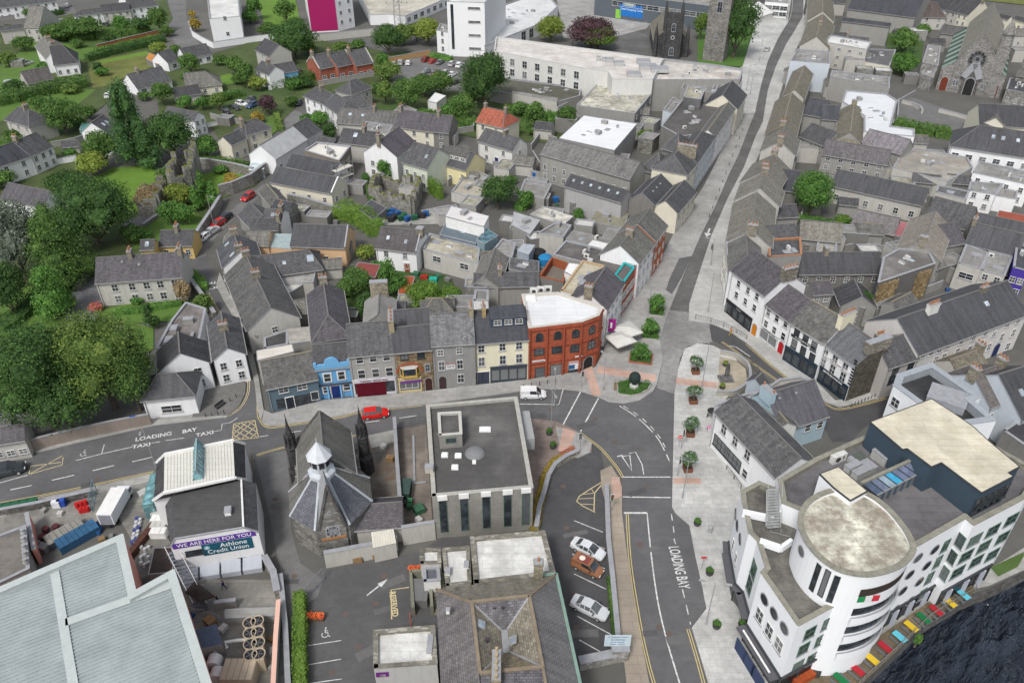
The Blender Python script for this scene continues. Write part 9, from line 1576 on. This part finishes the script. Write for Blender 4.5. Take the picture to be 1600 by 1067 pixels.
for x,y,w,d,h,r,t in [(1547,668,0,0,0,0,9),
 (700,345,5,4,2.6,20,0),(738,330,5,4,2.6,70,4),(800,362,5,3,3,-15,2),(812,378,4,3,3.5,-10,0),(845,322,4,3,2.6,-12,4),(862,350,5,3,3.2,-15,0),(905,330,5,4,3,10,4),(912,372,4,3,3.6,-15,2),(955,400,4,3,4,-20,0),(770,425,5,4,3.4,10,3),(800,410,5,4,4,5,0),(818,425,4,3,3.5,5,4),(850,455,6,3,3.6,0,0),(835,395,3,3,4,20,2),
 (1000,190,5,4,3,-15,3),(985,215,6,4,3.5,-20,0),(1015,205,5,4,3,60,4),(1012,235,5,4,4,60,0),(965,268,5,4,4,-15,0),(1000,290,4,3,3.6,-20,1),(970,335,5,4,3.4,-15,0),(820,270,5,4,3,-15,3),(838,300,5,4,2.8,-15,0),(790,275,6,4,3,70,4),(760,300,5,4,2.6,65,0),(735,290,4,3,2.4,0,3),
 (560,300,4,3,2.4,-15,0),(470,340,4,3,2.4,-15,4),(500,350,5,3,2.4,-10,0),(440,345,4,3,3,-10,2),(540,400,3,3,2.4,0,3),(470,455,6,4,3,5,0),(455,465,5,4,2.6,60,1),(520,430,4,3,2.6,10,3),(745,478,4,3,5,0,4),(720,500,5,4,4,0,0),(690,505,5,4,4,0,3),(640,485,4,3,2.6,0,4),(545,510,4,3,3,0,0),(620,508,4,3,4,0,3),
 (1215,300,5,4,3.5,75,0),(1230,322,4,3,3,70,3),(1262,330,5,3,2.8,-12,4),(1255,250,6,4,4,-12,0),(1225,270,5,4,4,75,3),(1270,205,5,4,4,-10,1),(1300,240,5,4,4,-10,0),(1320,255,5,4,3.6,-12,4),(1345,262,6,4,3.5,-12,2),(1370,275,5,4,3,-12,0),(1320,335,4,3,3,-14,3),(1325,385,6,4,4,-8,0),(1350,385,5,4,4,-8,3),(1290,395,5,4,4.2,0,4),(1262,405,4,3,4,0,0),(1350,412,4,3,3.6,0,1),(1395,410,4,3,4,20,0),(1440,438,6,4,3.6,30,3),(1472,430,7,4,3.4,20,0),(1500,440,5,4,3,25,4),(1530,445,6,4,3.4,20,0),(1420,455,5,4,3,35,2),(1370,490,5,3,3,35,0),(1395,505,6,3,4.5,35,3),(1330,500,4,3,4,-40,4),(1560,440,5,4,3,20,3),(1420,330,5,4,3.4,-15,0),(1440,300,6,4,3.2,-15,3),(1405,300,5,4,3,-15,4),(1450,262,6,4,4,-12,0),(1490,300,5,4,3,-12,3),(1420,245,6,4,4.6,-12,3),
 (1280,110,5,4,4,-10,0),(1300,150,6,4,4,-10,3),(1345,130,5,4,5,-12,4),(1330,115,6,4,5,-12,0),(1375,128,5,4,4,-12,1),(1420,130,4,3,3,-12,0),(1300,75,6,4,5,-8,3),(1400,60,5,4,3,-8,3),(1430,62,6,5,3.6,-8,2),(1455,75,5,4,3,-8,3),(1490,70,6,4,4,-8,0),(1585,70,7,5,4,-8,3),(1590,95,6,5,4,-8,0),(1540,215,6,4,3,-8,0),(1265,20,6,5,5,-10,3),(1300,20,7,6,5,-10,3),(1230,130,4,3,4,70,3),
 (515,240,5,4,3,-20,3),(555,225,4,3,3,-20,0),(600,225,4,3,3.4,-10,2),(655,215,5,3,3,-8,3),(700,225,5,4,3,-10,0),(720,250,4,3,3,60,3),(640,305,4,3,2.4,-15,0),(500,270,0,0,0,0,8),(885,205,6,4,4,-12,0),(850,215,5,4,3,-15,3),(965,115,0,0,0,0,8),(1085,235,0,0,0,0,8),(20,250,4,3,2.4,20,3),(115,240,4,3,2.4,15,3),(30,105,4,3,2.4,10,0),(300,60,0,0,0,0,8),(150,225,4,3,2.2,20,3),(355,195,4,3,2.4,-15,0),(470,120,4,3,2.4,-15,3)]:
    if t==8: continue
    if t==9:
        b('mottled purple slate roofed house right of the grey framed block',(1547,636,1592,619,1510,588,1568,570),6,LB,M('slate',(.13,.12,.115),lichen=.7,lc=(.25,.22,.21)),('f',3),c=(.02,.95)); b('dark blue slate roof with a rooflight at the right edge, behind the riverside block',(1596,655,1640,640,1575,582,1625,565),6,LB,SLN,('f',3),sky=[(.4,.5)]); f('long dark felt roofed shed behind the penthouse at the right edge',(1567,672,1625,712,1650,690,1600,650),5,WD,M('felt',(.06,.06,.065)),par=.1,n='shed'); f('stained concrete yard block beside the dark felt shed',(1560,690,1612,735,1630,722,1572,678),2.4,WD,M('patchy',(.3,.29,.27),v=.8,s2=.5),par=.4,n='yard_block'); b('slate terrace between the purple roof and the long white terrace',(1500,590,1545,573,1482,563,1530,548),4,WL_,SLT,n='back_range',c=(.98,)); continue
    c_=G(x,y); R_=R(r); u=Vector((math.cos(R_),math.sin(R_),0)); v=Vector((-u.y,u.x,0)); P_=[c_+u*w/2*a+v*d/2*e+Z*h for a,e in((-1,-1),(1,-1),(1,1),(-1,1))]
    if t==3: e=[proj(P_[0]),proj(P_[1])]; q=[proj((P_[0]+P_[3])/2+Z*d/2*.6),proj((P_[1]+P_[2])/2+Z*d/2*.6)]; house(auto('small gabled slate outbuilding',x,y),*e,*q,h,(WG,WL_,WD)[int(x)%3],(SL,SLM,SLL,SLD)[int(y)%4],name='outbuilding',cat='outbuilding',pitch=31,win=[('f',.8,1,.9,.9,'sx')] if h>3 else())
    else: flat(auto(('grey','dark felt roofed','pale','','moss roofed')[t]+' lean shed' if t else'low grey flat roofed shed',x,y).replace('dark felt roofed lean','dark'),P_,h,(WG,WL_,WD,ST)[int(x+y)%4],(FLG,DKG,M('felt',(.6,.59,.56),v=.2),FLG,M('patchy',(.40,.39,.31),v=.8,s2=.8,c2=(.1,.1,.07)))[t] if t!=1 else FELTW,world=True,name='yard_shed',cat='shed',par=.15,pt=.2)
for i,(x,y,w_,lm) in enumerate([(10,60,26,'m'),(70,115,22,'h'),(120,78,20,'m'),(20,150,30,'d'),(60,175,30,'m'),(110,150,24,'g'),(160,122,20,'h'),(195,160,18,'m'),(120,205,26,'h'),(60,225,18,'g'),(20,225,26,'m'),(110,250,20,'h'),(225,160,20,'m'),(240,120,18,'g'),(290,125,16,'h'),(345,105,22,'m'),(350,160,20,'h'),(375,135,24,'m'),(395,215,20,'m'),(440,235,18,'h'),(455,170,22,'m'),(460,145,26,'h'),(480,140,20,'d'),(590,150,24,'m'),(610,200,20,'h'),(650,200,24,'m'),(700,185,26,'h'),(740,160,28,'m'),(770,215,22,'h'),(835,215,22,'m'),(800,205,20,'g'),(560,80,22,'m'),(620,75,26,'m'),(700,75,18,'g'),(350,240,18,'m'),(345,275,20,'h'),(300,255,22,'m'),(225,380,22,'h'),(215,480,20,'h'),(0,300,40,'m'),(440,125,20,'m'),(320,130,18,'h'),(260,60,22,'m'),(170,70,20,'d'),(50,30,24,'m'),(420,60,30,'m'),(390,40,26,'h'),(1470,215,20,'m'),(1240,360,16,'h'),(800,290,18,'m'),(590,430,26,'h'),(640,470,22,'v'),(540,470,24,'m'),(500,195,20,'m')]): T(auto(('dark bush','garden shrub','leafy bush')[i%3] if lm in'dm' else('bright bush','bright green shrub')[i%2],x,y),x,y-w_*.8,y,w_*1.15,lm,'ball','shrub')
rc=random.Random(5)
for i,(x,y) in enumerate([(250,760),(225,775),(70,800),(95,805),(160,845),(175,840),(60,850),(70,860),(240,830),(300,965),(330,975),(350,985),(330,1000),(425,1000),(428,1020),(424,1045),(415,970),(515,345),(525,350),(480,345),(600,352),(640,352),(720,345),(745,360),(870,322),(850,290),(1345,480),(1360,505),(1480,455),(1510,455),(1255,310),(655,800),(655,815),(600,700),(610,720),(560,875),(590,870),(685,435),(700,440),(650,432)]):
    s=rc.uniform(.5,1.3); c_=rc.choice([(.3,.3,.28),(.05,.06,.07),(.25,.16,.08),(.03,.08,.2),(.5,.5,.48),(.05,.14,.08),(.2,.2,.2)]); crate(auto(rc.choice(('small box','storage box','stacked pallet','plastic crate')),x,y),x,y,s,s*rc.uniform(.6,1),s*.7,M('plain',c_),'crate','crate',rz=rc.random()*3,group='clutter in the yards')
for nm,pts in(('road',[(520,668),(700,640),(300,700),(150,750),(60,770),(930,655),(1000,700),(1010,760),(1000,850),(1030,980),(960,690),(860,640),(1045,990)]),('car_park_road',[(885,825),(880,760),(900,980)]),('yard_road',[(587,943),(540,960),(600,900),(520,1050),(560,1010)]),('lane_road',[(430,780),(460,900)])):
    o=bpy.data.objects.get(nm)
    for i,p in enumerate(pts):
        g=G(*p); mb=MB(); mb.lathe((g.x,g.y,.03),[(.38,0),(.38,.012),(.001,.012)],M('plain',(.13,.10,.085)),14); mb.build('manhole_cover',o); mb=MB(); g=G(p[0]+(-1)**i*14,p[1]+9); mb.box((g.x,g.y,.024),(rc.uniform(1.2,3.5),rc.uniform(.7,1.6),.01),M('asphalt',(.10,.10,.102) if i%2 else(.14,.138,.136)),rc.random()*.6); mb.build('repair_patch',o)
